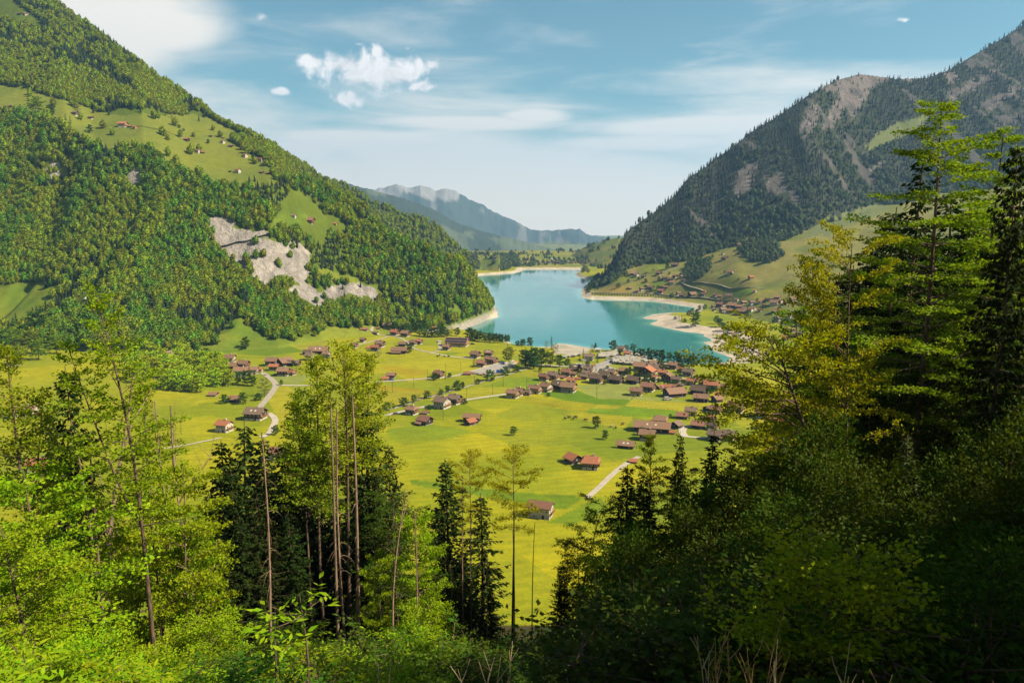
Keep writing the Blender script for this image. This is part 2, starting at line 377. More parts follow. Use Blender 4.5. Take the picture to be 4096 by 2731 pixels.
# ------------------------------------------------------------------ ground cover: albedo by what grows or lies there
def D(lst): return poly('D', lst)
GRASS_A = [D([(-60,655),(60,650),(135,658),(140,690),(112,702),(92,722),(62,748),(-60,765)]), D([(455,800),(520,762),(540,745),(538,705),(550,720),(560,742),(600,766),(640,776),(665,776),(705,768),(735,760),(760,750),(790,748),(880,752),(960,754),(1010,770),(900,830),(500,830)]),
           D([(722,622),(742,613),(790,628),(822,640),(860,662),(800,648),(740,645)]), D([(608,505),(640,494),(712,500),(668,520),(640,540),(625,548),(612,528)]), D([(798,480),(815,488),(850,515),(872,528),(848,524),(812,500)]), D([(893,533),(915,538),(935,548),(912,549)]), D([(1068,690),(1092,684),(1112,690),(1100,706),(1078,700)]), D([(1040,700),(1070,715),(1060,730),(1030,725)])]
ROCK_A = [D([(476,505),(484,497),(500,496),(530,506),(548,522),(575,528),(604,530),(622,543),(590,556),(540,570),(505,570),(478,552)]), D([(520,566),(600,552),(640,558),(690,564),(714,585),(712,630),(698,655),(672,640),(648,628),(628,640),(612,648),(586,640),(556,616),(532,594)]),
          D([(666,668),(690,648),(705,652),(735,668),(780,655),(830,652),(862,656),(880,680),(862,690),(838,682),(800,682),(765,690),(745,694),(720,702),(690,690)]), D([(100,388),(125,375),(145,380),(142,405),(118,420),(104,405)]), D([(290,395),(310,385),(332,398),(325,425),(300,428)])]
SPRUCE_A = [D([(720,560),(790,550),(800,610),(740,630),(715,610)]), D([(190,250),(270,230),(330,262),(335,290),(260,285)]), D([(0,40),(140,60),(300,190),(330,230),(220,180),(100,120),(0,100)]), D([(390,200),(470,260),(500,290),(440,280)]), D([(560,420),(620,405),(760,470),(690,500),(600,470)])]
ROCK_R = [D([(1930,172),(1976,158),(2022,163),(2070,170),(2050,182),(2010,190),(1990,225),(1970,260),(1955,290),(1945,250),(1930,215),(1905,200)]), D([(2060,172),(2130,168),(2110,180),(2075,185)]), D([(2250,240),(2300,215),(2340,190),(2330,215),(2280,250)]), D([(1760,420),(1790,395),(1800,410),(1775,440)]), D([(1880,205),(1925,185),(1980,165),(2030,170),(2000,195),(1975,215),(1960,250),(1940,215)]), D([(1842,270),(1862,238),(1880,240),(1878,270),(1865,300),(1848,325),(1838,300)]), D([(1908,250),(1935,215),(1945,240),(1922,275),(1900,300),(1885,295)]), D([(1690,408),(1715,378),(1742,365),(1748,390),(1728,420),(1718,440),(1695,452),(1682,430)]),
          D([(2170,215),(2230,185),(2290,158),(2310,150),(2262,190),(2215,215),(2185,235)]), D([(1990,395),(2040,360),(2010,392),(1985,405)]), D([(2160,160),(2200,168),(2185,190)])]
MEADOW_R = [D([(1985,330),(2060,285),(2130,262),(2120,300),(2000,345)]), D([(1838,540),(1900,500),(2000,472),(2060,470),(2000,500),(1900,540)])]
FOREST_R = [D([(1692,572),(1735,556),(1780,560),(1800,590),(1770,606),(1720,600)]), D([(1562,628),(1590,598),(1620,605),(1640,612),(1610,640),(1570,644)])]
lay = LAY.astype(int)
n_big = fbm(X/60, Y/60, 5, 4); n_mid = fbm(X/16, Y/16, 6, 4)
COLr = np.zeros(AZ.shape+(3,)); MOW = np.zeros(AZ.shape); ROCKm = np.zeros(AZ.shape)
def setc(mask, c, c2=None, f=None):
    c = np.array(c)
    if c2 is None: COLr[mask] = c
    else: COLr[mask] = c+(np.array(c2)-c)*np.clip(f[mask], 0, 1)[:, None]
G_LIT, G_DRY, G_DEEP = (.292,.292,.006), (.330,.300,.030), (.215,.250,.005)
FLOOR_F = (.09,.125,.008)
base = lay == 0
setc(base, G_LIT, G_DEEP, sstep(.38, .68, n_big))
m = base & (RR > 2350); setc(m, (.26,.235,.035), (.15,.19,.02), sstep(.35, .65, n_big))
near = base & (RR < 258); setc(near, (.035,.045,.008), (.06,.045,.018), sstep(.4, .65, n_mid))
nearb = base & (RR >= 235) & (RR < 300)
FIELDS = [ # (zoom, outline, colour, mowing amount)
 ('D', [(890,985),(990,975),(1085,990),(1010,1010),(900,1005)], (.19,.25,.008), .1),
 ('A', [(430,840),(1100,900),(1240,940),(780,1040),(560,1080)], (.28,.26,.012), .3), ('A', [(400,830),(520,830),(1080,900),(1120,910),(700,900),(430,880)], (.31,.25,.006), 0),
 ('A', [(470,640),(600,600),(960,650),(1040,690),(830,740),(560,650)], (.33,.265,.006), 0), ('A', [(470,540),(730,545),(730,590),(470,590)], (.27,.275,.012), .4),
 ('A', [(1080,465),(1430,455),(1280,495)], (.17,.235,.008), .2), ('A', [(1640,850),(2010,850),(2281,850),(2281,740),(1960,740)], (.18,.24,.006), .2), ('A', [(1000,1000),(1440,870),(1700,850),(2000,855),(1930,920),(1440,1000)], (.27,.275,.01), .5),
 ('A', [(1810,1180),(2000,1080),(2281,1050),(2281,1250),(1900,1210)], (.235,.26,.008), .2), ('A', [(590,1380),(900,1340),(1380,1390),(1100,1450),(650,1420)], (.20,.25,.006), .1),
 ('C', [(0,680),(120,680),(430,590),(460,600),(150,575),(0,610)], (.27,.27,.01), .2), ('C', [(0,680),(140,690),(160,740),(0,800)], (.14,.22,.006), .3), ('C', [(130,840),(560,810),(760,900),(1110,910),(1040,970),(760,960),(420,920)], (.115,.205,.004), .3),
 ('C', [(500,760),(800,745),(1200,750),(1100,860),(1360,890),(1900,940),(1100,912),(760,898),(620,830)], (.245,.275,.05), .2), ('C', [(0,880),(420,925),(740,955),(640,1045),(300,1000),(0,940)], (.26,.25,.004), 0), ('C', [(1110,915),(1900,945),(2050,990),(1600,1025),(1050,975)], (.31,.29,.012), .4),
 ('C', [(760,960),(1010,975),(950,1010),(700,1000)], (.30,.285,.012), .3), ('C', [(700,1000),(950,1010),(1050,975),(1600,1030),(1590,1100),(1100,1080),(640,1045)], (.135,.225,.004), .4), ('C', [(620,1050),(1130,1085),(1060,1200),(760,1170),(430,1060)], (.29,.275,.008), .4),
 ('C', [(830,560),(960,530),(1130,550),(1120,575),(900,572)], (.25,.27,.02), .2), ('J', [(480,215),(900,260),(1120,290),(1640,330),(1520,410),(1060,345),(900,310),(480,240)], (.135,.21,.005), .2), ('J', [(1390,500),(1750,330),(1800,420),(1560,520)], (.15,.22,.006), .3),
 ('B', [(1790,1150),(1850,1075),(1920,1070),(2000,1140),(1900,1300),(1850,1300)], (.30,.29,.012), .5), ('B', [(1850,1060),(1780,1010),(1920,1000),(2100,1000),(2000,1060)], (.22,.255,.05), .2), ('K', [(560,1280),(800,1180),(1160,1290),(1330,1400),(1000,1440),(480,1400)], (.13,.20,.008), .3), ('K', [(1165,1280),(1560,1230),(1560,1330),(1330,1400)], (.27,.27,.02), .2),
 ('E', [(270,630),(500,560),(620,620),(640,640),(470,640)], (.30,.215,.04), 0), ('E', [(380,480),(640,470),(700,500),(560,530),(400,560)], (.22,.235,.02), 0), ('E', [(690,560),(960,520),(1000,560),(900,640),(720,580)], (.16,.215,.015), 0), ('E', [(1585,650),(1640,590),(1830,600),(1790,670),(1680,705)], (.15,.225,.01), .2), ('E', [(760,420),(950,345),(1090,340),(1000,400),(820,445)], (.20,.23,.02), 0), ('E', [(1660,700),(1980,600),(2060,700),(1900,720)], (.29,.265,.04), .2),
]
_u = (X*math.cos(rad(28))+Y*math.sin(rad(28)))+(n_big-.5)*26; _v = (-X*math.sin(rad(28))+Y*math.cos(rad(28)))+(n_big-.5)*14
_iv = np.floor(_v/46); _h1 = _hash(np.floor(_u/130+.37*_iv), _iv, 77); _h2 = _hash(np.floor(_u/130+.37*_iv), _iv, 78)
pm_ = base & (RR > 262) & (RR < 2350)
_tone = np.stack([.76+.44*_h1, .86+.26*_h1, .6+.7*_h2], -1); COLr[pm_] *= _tone[pm_]
for zm, lst, c, mw in FIELDS:
    g = [ground(zm, *p)[:2] for p in lst]
    xs = [p[0] for p in g]; ys = [p[1] for p in g]
    bb = (X > min(xs)-5) & (X < max(xs)+5) & (Y > min(ys)-5) & (Y < max(ys)+5)
    if not bb.any(): continue
    wob = 3.5
    mm = np.zeros(bb.shape, bool); mm[bb] = inpoly(X[bb]+(n_mid[bb]-.5)*wob, Y[bb]+(n_mid[bb]-.5)*wob, g)
    mm &= (lay == 0) | (lay == 4) | (lay == 1)
    COLr[mm] = np.array(c)*(.85+.3*n_mid[mm])[:, None]; MOW[mm] = mw
MOW[base & (MOW == 0)] = .35
# hillsides
def inany(polys):
    r = np.zeros(PX.shape, bool)
    jx = (fbm(X/14, Y/14, 201, 4)-.5)*44; jy = (fbm(X/14, Y/14, 207, 4)-.5)*44
    for p in polys: r |= inpoly(PX+jx, PY+jy, p)
    return r
A = lay == 1
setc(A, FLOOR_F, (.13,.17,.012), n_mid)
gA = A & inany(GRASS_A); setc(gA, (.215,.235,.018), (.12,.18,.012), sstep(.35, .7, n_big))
tcr = (RR-at(r0A, AZ))/np.maximum(at(r1A, AZ)-at(r0A, AZ), 1)
rkA = A & inany(ROCK_A)
ROCKm[rkA] = 1; setc(rkA, (.55,.475,.42), (.36,.315,.28), sstep(.35, .8, n_mid))
U = lay == 2
terr = U & (RR < at(r2B, AZ)+(n_mid-.5)*60)
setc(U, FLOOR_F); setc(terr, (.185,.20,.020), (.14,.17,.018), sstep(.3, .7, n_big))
Mh = lay == 3; setc(Mh, (.07,.09,.025), (.045,.07,.02), n_mid)
Rr = lay == 4
terR = Rr & (RR < at(r1R, AZ)+(n_mid-.5)*50)
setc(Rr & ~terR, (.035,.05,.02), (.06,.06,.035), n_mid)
untouched = terR & (COLr.sum(-1) == 0)
setc(untouched, (.255,.225,.050), (.165,.185,.028), sstep(.35, .65, n_big))
rkR = Rr & inany(ROCK_R); ROCKm[rkR] = 1; setc(rkR, (.27,.22,.205), (.14,.12,.115), sstep(.3, .7, n_mid))
_up = (RR-at(r1R, AZ))/np.maximum(at(r2R, AZ)-at(r1R, AZ), 1); _sg = fbm(X/40+Y/90, Y/210, 425, 3); sc2 = Rr & ~terR & (_up > .10) & (_sg > .68) & (n_mid > .45); ROCKm[sc2] = .8; setc(sc2, (.19,.155,.145), (.10,.09,.085), sstep(.3, .7, n_mid))
mdR = Rr & inany(MEADOW_R); setc(mdR, (.17,.19,.06))
hl = (lay == 5) | (lay == 6); setc(hl, (.22,.205,.035), (.13,.165,.02), sstep(.35, .65, n_big))
f1 = lay == 7; q = fbm(X/190, Y/240, 301, 5); setc(f1, (.045,.065,.05), (.06,.08,.06), n_big)
zz1 = sstep(.60, .66, q+.25*(1-sstep(-120, 190, Z))-.06); COLr[f1] = COLr[f1]*(1-zz1[f1, None])+np.array((.12,.145,.085))*zz1[f1, None]
f2 = lay == 8; q2 = fbm(X/500, Y/500, 311, 5); setc(f2, (.065,.09,.08), (.085,.11,.09), q2)
q3 = fbm(X/110, Y/260, 315, 5)
pk = sstep(.44, .62, sstep(215, 470, Z)*.75+(q3-.5)*1.3)*sstep(rad(.4), rad(-3.2), AZ)
rk2 = np.clip(pk+sstep(.63, .68, q3)*.45, 0, 1); COLr[f2] = COLr[f2]*(1-rk2[f2, None])+np.array((.40,.38,.37))*rk2[f2, None]; ROCKm[f2] = rk2[f2]
# drawdown shore: bare pale silt and gravel below the high-water line
hw = 4.3+(n_mid-.5)*1.0
sand = (SDm < Wm*1.15) & (Z < hw) & (RR > 480) & (RR < 2700) & (lay != 7) & (lay != 8)
cliffy = A & (Z < 9+(n_mid-.5)*5) & (SDm < 60) & (RR > 480)
setc(sand, (.60,.49,.38), (.46,.38,.30), sstep(.35, .7, n_mid)); setc(cliffy, (.50,.44,.36), (.36,.32,.26), n_mid); MOW[sand] = 0; ROCKm[cliffy] = .6
dl = ground('C', 420, 400); dd = np.hypot(X-dl[0], Y-dl[1]); delta = base & (dd < 58) & (SDm < 75) & inpoly(PX, PY, poly('C', [(310,300),(700,340),(660,420),(480,440),(380,480),(300,450)])); setc(delta, (.54,.46,.36), (.38,.33,.26), n_mid); MOW[delta] = 0
MOW[sand] = 0
scar = inpoly(PX+(n_mid-.5)*30, PY+(n_mid-.5)*30, poly('B', [(880,810),(1100,790),(1130,765),(1170,780),(1220,830),(1320,838),(1280,852),(1100,860),(960,830)])) & (RR > 300); setc(scar, (.42,.34,.22), (.30,.24,.14), n_mid); MOW[scar] = 0
# ------------------------------------------------------------------ land materials
def landmat(name, mow=False, rock=False, rough=.95):
    m, t, o = nt(name)
    at_ = N(t, 'ShaderNodeAttribute', attribute_name='cover'); g = N(t, 'ShaderNodeNewGeometry'); pos = g.outputs['Position']
    n1 = noise(t, pos, .11, 5, .6); n2 = noise(t, pos, .6, 4, .6)
    f = mth(t, 'MULTIPLY', mth(t, 'MULTIPLY', mth(t, 'MULTIPLY_ADD', n1, .7, .65), mth(t, 'MULTIPLY_ADD', n2, .8, .6)), ALB)
    c = mixc(t, 1.0, at_.outputs['Color'], N(t, 'ShaderNodeCombineColor').outputs[0], 'MULTIPLY')
    cc = c.node.inputs[7].links[0].from_node
    for k in range(3): L(t, f, cc.inputs[k])
    if mow:
        w2 = N(t, 'ShaderNodeTexWave', wave_type='BANDS', bands_direction='Y'); w2.inputs['Scale'].default_value = .046; w2.inputs['Distortion'].default_value = 14; w2.inputs['Detail'].default_value = 3; w2.inputs['Detail Scale'].default_value = .035
        am = N(t, 'ShaderNodeAttribute', attribute_name='mow')
        mp = N(t, 'ShaderNodeMapping'); mp.inputs['Rotation'].default_value = (0, 0, rad(8)); L(t, pos, mp.inputs['Vector'])
        w1 = N(t, 'ShaderNodeTexWave', wave_type='BANDS', bands_direction='Y'); w1.inputs['Scale'].default_value = .030; w1.inputs['Distortion'].default_value = 7; w1.inputs['Detail'].default_value = 2; w1.inputs['Detail Scale'].default_value = .06
        L(t, mp.outputs[0], w1.inputs['Vector']); mp3 = N(t, 'ShaderNodeMapping'); mp3.inputs['Rotation'].default_value = (0, 0, rad(-17)); L(t, pos, mp3.inputs['Vector']); L(t, mp3.outputs[0], w2.inputs['Vector'])
        s = mth(t, 'MULTIPLY', mth(t, 'ADD', mth(t, 'MULTIPLY', ramp(t, w1.outputs['Fac'], .2, .8), .5), mth(t, 'MULTIPLY', ramp(t, w2.outputs['Fac'], .3, .7), 1.1)), am.outputs['Fac'])
        c = mixc(t, s, c, mixc(t, 1.0, c, (1.40, 1.22, 1.1), 'MULTIPLY'))
        fl = mth(t, 'MULTIPLY', ramp(t, noise(t, pos, .035, 8, .75), .60, .70), .45)
        c = mixc(t, fl, c, (.29, .225, .004))
    p = N(t, 'ShaderNodeBsdfPrincipled'); p.inputs['Roughness'].default_value = rough; p.inputs['Specular IOR Level'].default_value = .12
    L(t, c, p.inputs['Base Color'])
    if rock:
        ar = N(t, 'ShaderNodeAttribute', attribute_name='rock')
        mp = N(t, 'ShaderNodeMapping'); mp.inputs['Scale'].default_value = (1, 1, .35); mp.inputs['Rotation'].default_value = (.3, .5, .2); L(t, pos, mp.inputs['Vector'])
        nn = noise(t, mp.outputs[0], .12, 8, .72, 1.2)
        vo = N(t, 'ShaderNodeTexVoronoi', feature='DISTANCE_TO_EDGE'); vo.inputs['Scale'].default_value = .07; mpv = N(t, 'ShaderNodeMapping'); mpv.inputs['Scale'].default_value = (1, 1, .45); mpv.inputs['Rotation'].default_value = (.2, .7, .1); dv_ = N(t, 'ShaderNodeVectorMath', operation='ADD'); nzc = N(t, 'ShaderNodeTexNoise'); nzc.inputs['Scale'].default_value = .09; nzc.inputs['Detail'].default_value = 4; L(t, pos, nzc.inputs['Vector']); sc_ = N(t, 'ShaderNodeVectorMath', operation='SCALE'); sc_.inputs['Scale'].default_value = 22; L(t, nzc.outputs['Color'], sc_.inputs[0]); L(t, pos, dv_.inputs[0]); L(t, sc_.outputs[0], dv_.inputs[1]); L(t, dv_.outputs[0], mpv.inputs['Vector']); L(t, mpv.outputs[0], vo.inputs['Vector'])
        dk = mth(t, 'MULTIPLY', mth(t, 'MAXIMUM', ramp(t, nn, .56, .38), ramp(t, vo.outputs['Distance'], .07, .0)), ar.outputs['Fac'])
        c2 = mixc(t, mth(t, 'MULTIPLY', dk, .42), c, (.07, .062, .05)); L(t, c2, p.inputs['Base Color'])
        b = N(t, 'ShaderNodeBump'); b.inputs['Distance'].default_value = 6; L(t, nn, b.inputs['Height']); L(t, mth(t, 'MULTIPLY_ADD', ar.outputs['Fac'], .8, .15), b.inputs['Strength']); L(t, b.outputs[0], p.inputs['Normal'])
    L(t, p.outputs[0], o.inputs[0]); return m
M_MEADOW = landmat('meadow_grass', mow=True); M_HILL = landmat('hill_cover', rock=True); M_FAR = landmat('far_mountain_cover', rock=True)
nr, na = AZ.shape
idx = np.arange(nr*na).reshape(nr, na)
Q = np.stack([idx[:-1, :-1], idx[:-1, 1:], idx[1:, 1:], idx[1:, :-1]], -1).reshape(-1, 4)
ql = lay.reshape(-1)[Q].max(1)
V3 = np.stack([X, Y, Z], -1).reshape(-1, 3); C3 = COLr.reshape(-1, 3); MW = MOW.ravel(); RKm = ROCKm.ravel()
def piece(name, layers, mat, label):
    f = Q[np.isin(ql, layers)]; u, inv = np.unique(f, return_inverse=True); f = inv.reshape(f.shape)
    me = mesh_np(name, V3[u], f[:, ::-1], mat=mat, smooth=True, attrs={'cover': C3[u], 'mow': MW[u], 'rock': RKm[u]})
    link(name, me, None, kind='structure', label=label, category=name.replace('_', ' '))
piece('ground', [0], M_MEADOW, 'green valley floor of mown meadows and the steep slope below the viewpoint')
piece('mountain', [1, 2], M_HILL, 'steep forested mountain with pale cliffs on the left of the lake')
piece('hill', [3], M_HILL, 'wooded spur behind the bright left mountainside')
piece('mountain', [4], M_HILL, 'dark forested mountain with meadow terrace right of the lake')
piece('hill', [5], M_HILL, 'grassy low hill behind the far end of the lake')
piece('hill', [6], M_HILL, 'small grassy knoll with a wood on the far shore')
piece('mountain', [7], M_FAR, 'blue wooded ridge beyond the far end of the lake')
piece('mountain', [8], M_FAR, 'hazy rocky mountain range on the horizon')
# ------------------------------------------------------------------ lake
m, t, o = nt('lake_water')
p = N(t, 'ShaderNodeBsdfPrincipled'); p.inputs['Roughness'].default_value = .10; p.inputs['IOR'].default_value = 1.33
g = N(t, 'ShaderNodeNewGeometry'); mp = N(t, 'ShaderNodeMapping'); mp.inputs['Scale'].default_value = (1, .35, 1); L(t, g.outputs['Position'], mp.inputs['Vector'])
nz = noise(t, mp.outputs[0], .006, 4, .6)
sh = N(t, 'ShaderNodeAttribute', attribute_name='shallow')
c = mixc(t, ramp(t, nz, .3, .7), (.022, .125, .132), (.036, .165, .165)); c = mixc(t, sh.outputs['Fac'], c, (.10, .26, .23)); L(t, c, p.inputs['Base Color'])
L(t, ramp(t, noise(t, mp.outputs[0], .012, 5, .65, .8), .35, .7, .06, .15), p.inputs['Roughness'])
n2 = noise(t, mp.outputs[0], .35, 3, .6); b = N(t, 'ShaderNodeBump'); b.inputs['Strength'].default_value = .10; b.inputs['Distance'].default_value = .25; L(t, n2, b.inputs['Height']); L(t, b.outputs[0], p.inputs['Normal'])
L(t, p.outputs[0], o.inputs[0])
lx = np.linspace(-620, 900, 153); ly = np.linspace(640, 2560, 193); LX, LY = np.meshgrid(lx, ly)
lsd = sdpoly(LX.ravel(), LY.ravel(), LAKE)
ii = np.arange(LX.size).reshape(LX.shape); LQ = np.stack([ii[:-1, :-1], ii[:-1, 1:], ii[1:, 1:], ii[1:, :-1]], -1).reshape(-1, 4)
LQ = LQ[(lsd[LQ] < 30).any(1)]
me = mesh_np('lake', np.stack([LX.ravel(), LY.ravel(), np.zeros(LX.size)], -1), LQ, mat=m, smooth=True, attrs={'shallow': sstep(-16, 0, lsd)*.8})
link('lake', me, None, kind='structure', label='turquoise mountain lake between the two mountains', category='lake')
# ================================================================== plants: generators
def leaf_quads(P, D, Nn, ln, wd):
    """P base points, D directions, Nn normals -> kite-shaped leaves"""
    D = D/(np.linalg.norm(D, axis=1, keepdims=True)+1e-9)
    S = np.cross(D, Nn); S /= np.linalg.norm(S, axis=1, keepdims=True)+1e-9
    ln = np.asarray(ln).reshape(-1, 1); wd = np.asarray(wd).reshape(-1, 1)
    U = np.cross(S, D)
    v = np.stack([P, P+D*ln*.45+S*wd*.5+U*wd*.12, P+D*ln, P+D*ln*.45-S*wd*.5+U*wd*.12], 1).reshape(-1, 3)
    return v, np.arange(len(v)).reshape(-1, 4)
def curve_pts(p0, d0, length, n, bend, rng, wob=.08):
    p = np.array(p0, float); d = np.array(d0, float); d /= np.linalg.norm(d); out = [p.copy()]
    for i in range(n):
        d = d+np.array([rng.normal(0, wob), rng.normal(0, wob), bend/n+rng.normal(0, wob*.5)]); d /= np.linalg.norm(d)
        p = p+d*length/n; out.append(p.copy())
    return np.array(out), d
def broadleaf(seed, H=20, cb=.4, R=3.5, limbs=34, subs=7, per=22, leaf=.15, tr=.2, lean=(0, 0), prof='cone', up=.55, layer=.8, fork=None, wig=.25, droop=-.5, bias=None, tier=0, tumble=.85):
    rng = np.random.default_rng(seed)
    hs = np.linspace(0, 1, 14); ph = rng.uniform(0, 6.28, 2)
    tp = np.stack([lean[0]*hs**1.4+wig*np.sin(hs*5+ph[0])*hs, lean[1]*hs**1.4+wig*np.sin(hs*4+ph[1])*hs, hs*H], 1)
    lines = [(tp, tr*(1-hs*.93)+.012)]
    P = []; Dd = []
    def trunk_at(f): return np.array([np.interp(f, hs, tp[:, k]) for k in range(3)])
    axes = [(trunk_at, 1.0, cb)]
    if fork:
        fh, fdx, fdy, fl = fork
        b0 = trunk_at(fh); q = np.linspace(0, 1, 9)
        fp = np.stack([b0[0]+fdx*q**.8, b0[1]+fdy*q, b0[2]+fl*q], 1); lines.append((fp, tr*.6*(1-fh*.5)*(1-q*.9)+.01))
        axes.append((lambda f: np.array([np.interp(f, q, fp[:, k]) for k in range(3)]), fl/(H*(1-cb))*.9, .25))
    for ax, wgt, c0 in axes:
        nL = max(3, int(limbs*wgt))
        for i in range(nL):
            s = (i+rng.uniform(.2, .8))/nL
            if tier: s = (math.floor(s*tier)+.5+rng.normal(0, .24))/tier; s = min(max(s, .02), .99)
            f = c0+(1-c0)*s
            p0 = ax(f); a = i*2.399+rng.normal(0, .4)
            if bias is not None and rng.random() < bias[1]: a = bias[0]+rng.normal(0, .7)
            pr = {'cone': (1-s)**.75*.95+.10, 'round': math.sqrt(max(0, 1-(1.7*s-.75)**2))*.95+.08, 'vase': .35+.75*s-.35*s**4, 'col': .65+.35*math.sin(3.1*s)}[prof]
            ln = R*pr*rng.uniform(.65, 1.15)*(1 if wgt == 1 else .75)
            e = up*(.35+.9*s)+rng.normal(0, .12)
            lp, ld = curve_pts(p0, (math.cos(a)*math.cos(e), math.sin(a)*math.cos(e), math.sin(e)), ln, 6, droop*.6*(1-s*.5)-.15*(e > .5), rng, .07)
            lr = max(.012, tr*.42*(1-f*.7)*min(1, ln/R+.2))
            lines.append((lp, lr*(1-np.linspace(0, .9, 7))))
            ns = max(2, int(subs*(.4+.6*ln/R)))
            for j in range(ns):
                u = .18+.82*(j+rng.uniform(.2, .8))/ns
                q0 = np.array([np.interp(u, np.linspace(0, 1, 7), lp[:, k]) for k in range(3)])
                k0 = min(5, int(u*6)); dl = lp[k0+1]-lp[k0]; dl /= np.linalg.norm(dl)+1e-9
                side = 1 if j % 2 else -1; th = side*rng.uniform(.5, 1.15)
                dv = np.array([dl[0]*math.cos(th)-dl[1]*math.sin(th), dl[0]*math.sin(th)+dl[1]*math.cos(th), dl[2]*.6+rng.normal(0, .22*(1-layer)+.05)])
                sl_ = max(.35, ln*rng.uniform(.3, .5)*(1.1-.55*u))
                sp, _ = curve_pts(q0, dv, sl_, 4, -.12, rng, .08)
                if sl_ > .5: lines.append((sp, max(.008, lr*.3)*(1-np.linspace(0, .85, 5))))
                m = max(4, int(per*2.0*(.35+.65*sl_/(.45*R+.01))))
                tt = rng.uniform(.05, 1.05, m)
                base = np.stack([np.interp(tt, np.linspace(0, 1, 5), sp[:, k]) for k in range(3)], 1)
                base += rng.normal(0, 1, (m, 3))*np.array([.16, .16, .16*(1-layer)+.05])
                P.append(base); dd = np.tile(dv/np.linalg.norm(dv), (m, 1))+rng.normal(0, .6, (m, 3))*np.array([1, 1, .45]); Dd.append(dd)
    P = np.concatenate(P); Dd = np.concatenate(Dd); n = len(P)
    Nn = np.array([0, 0, 1.])+rng.normal(0, .55, (n, 3))*np.array([1, 1, .3])*(tumble/.3)
    lv, lf = leaf_quads(P, Dd, Nn, leaf*.8*rng.uniform(.65, 1.3, n), leaf*.56*rng.uniform(.7, 1.25, n))
    tv, tf = tubes_np(lines[:1]+lines[1:], 6)
    return (tv, tf), (lv, lf)
def spruce(seed, H=22, R=2.4, cb=.08, dens=1.0, tr=.2, ragged=.25, hang=.55):
    rng = np.random.default_rng(seed)
    hs = np.linspace(0, 1, 12); tp = np.stack([.12*np.sin(hs*6), .1*np.cos(hs*5), hs*H], 1); lines = [(tp, tr*(1-hs*.95)+.01)]
    P = []; Dd = []; LN = []; WD = []; h = cb*H
    while h < H*.985:
        s = (h-cb*H)/(H*(1-cb)); nb = 5 if s < .85 else 4; a0 = rng.uniform(0, 6.28)
        for b in range(nb):
            if rng.random() > .93: continue
            a = a0+b*6.283/nb+rng.normal(0, .25); ln = R*((1-s)**.8*.93+.07)*rng.uniform(1-ragged*1.6, 1+ragged)*(.75+.25*math.sin(min(1, s*6)*1.57))
            e = -.1+.55*s+rng.normal(0, .08); k = 7; u = np.linspace(0, 1, k)
            z = h+ln*(math.tan(e)*u-.55*(1-s*.8)*u*u*.9+.22*u**4*(1-s*.6))
            lp = np.stack([np.cos(a)*ln*u, np.sin(a)*ln*u, z], 1); lp[:, :2] += np.array([np.interp(h/H, hs, tp[:, 0]), np.interp(h/H, hs, tp[:, 1])])
            lines.append((lp, max(.012, .035*ln/R)*(1-u*.85)))
            m = max(6, int(ln/.070*dens)); tt = rng.uniform(.12, 1, m)
            base = np.stack([np.interp(tt, u, lp[:, q]) for q in range(3)], 1)
            out = np.array([math.cos(a), math.sin(a), 0]); sd_ = np.array([-math.sin(a), math.cos(a), 0]); sg = rng.choice([-1, 1], m)[:, None]
            dv = out*rng.uniform(.2, .9, (m, 1))+sd_*sg*rng.uniform(.2, .9, (m, 1)); dv[:, 2] = -rng.uniform(.1, 1, m)*hang*1.6
            P.append(base+rng.normal(0, .03, (m, 3))); Dd.append(dv); LN.append(rng.uniform(.28, .62, m)*(.6+.5*ln/R)*(1.15-.4*tt)); WD.append(rng.uniform(.09, .20, m))
        h += rng.uniform(.32, .52)*(1-.35*s)
    P = np.concatenate(P); Dd = np.concatenate(Dd); LN = np.concatenate(LN); WD = np.concatenate(WD)
    lv, lf = leaf_quads(P, Dd, rng.normal(0, 1, (len(P), 3))+np.array([0, 0, .6]), LN, WD)
    return tubes_np(lines, 5), (lv, lf)
def dead_tree(seed, H=18, tr=.16, stubs=26, sl=1.2, lean=(0, 0), fork=None, wig=.2, c0=.25):
    rng = np.random.default_rng(seed); hs = np.linspace(0, 1, 14)
    tp = np.stack([lean[0]*hs+wig*np.sin(hs*5+seed), lean[1]*hs+wig*np.cos(hs*4+seed), hs*H], 1); lines = [(tp, tr*(1-hs*.72)+.015)]
    for i in range(stubs):
        f = c0+(1-c0)*rng.random(); p0 = [np.interp(f, hs, tp[:, k]) for k in range(3)]; a = rng.uniform(0, 6.28); ln = sl*rng.uniform(.25, 1.2)
        lp, _ = curve_pts(p0, (math.cos(a), math.sin(a), rng.uniform(.1, .5)), ln, 6, -1.5, rng, .05); lines.append((lp, max(.012, tr*.13)*(1-np.linspace(0, .8, 7))))
    for fk in (fork or []):
        f, dx, dz, ln = fk; p0 = [np.interp(f, hs, tp[:, k]) for k in range(3)]; lp, d = curve_pts(p0, (dx, .1, dz), ln, 6, .5, rng, .16); lines.append((lp, tr*.45*(1-np.linspace(0, .85, 7))))
        for q in (2, 3, 4): l2, _ = curve_pts(lp[q], (dx*rng.uniform(-1, 1.4), rng.normal(0, .4), .6), ln*.4, 4, .2, rng, .15); lines.append((l2, tr*.16*(1-np.linspace(0, .85, 5))))
    return tubes_np(lines, 7)
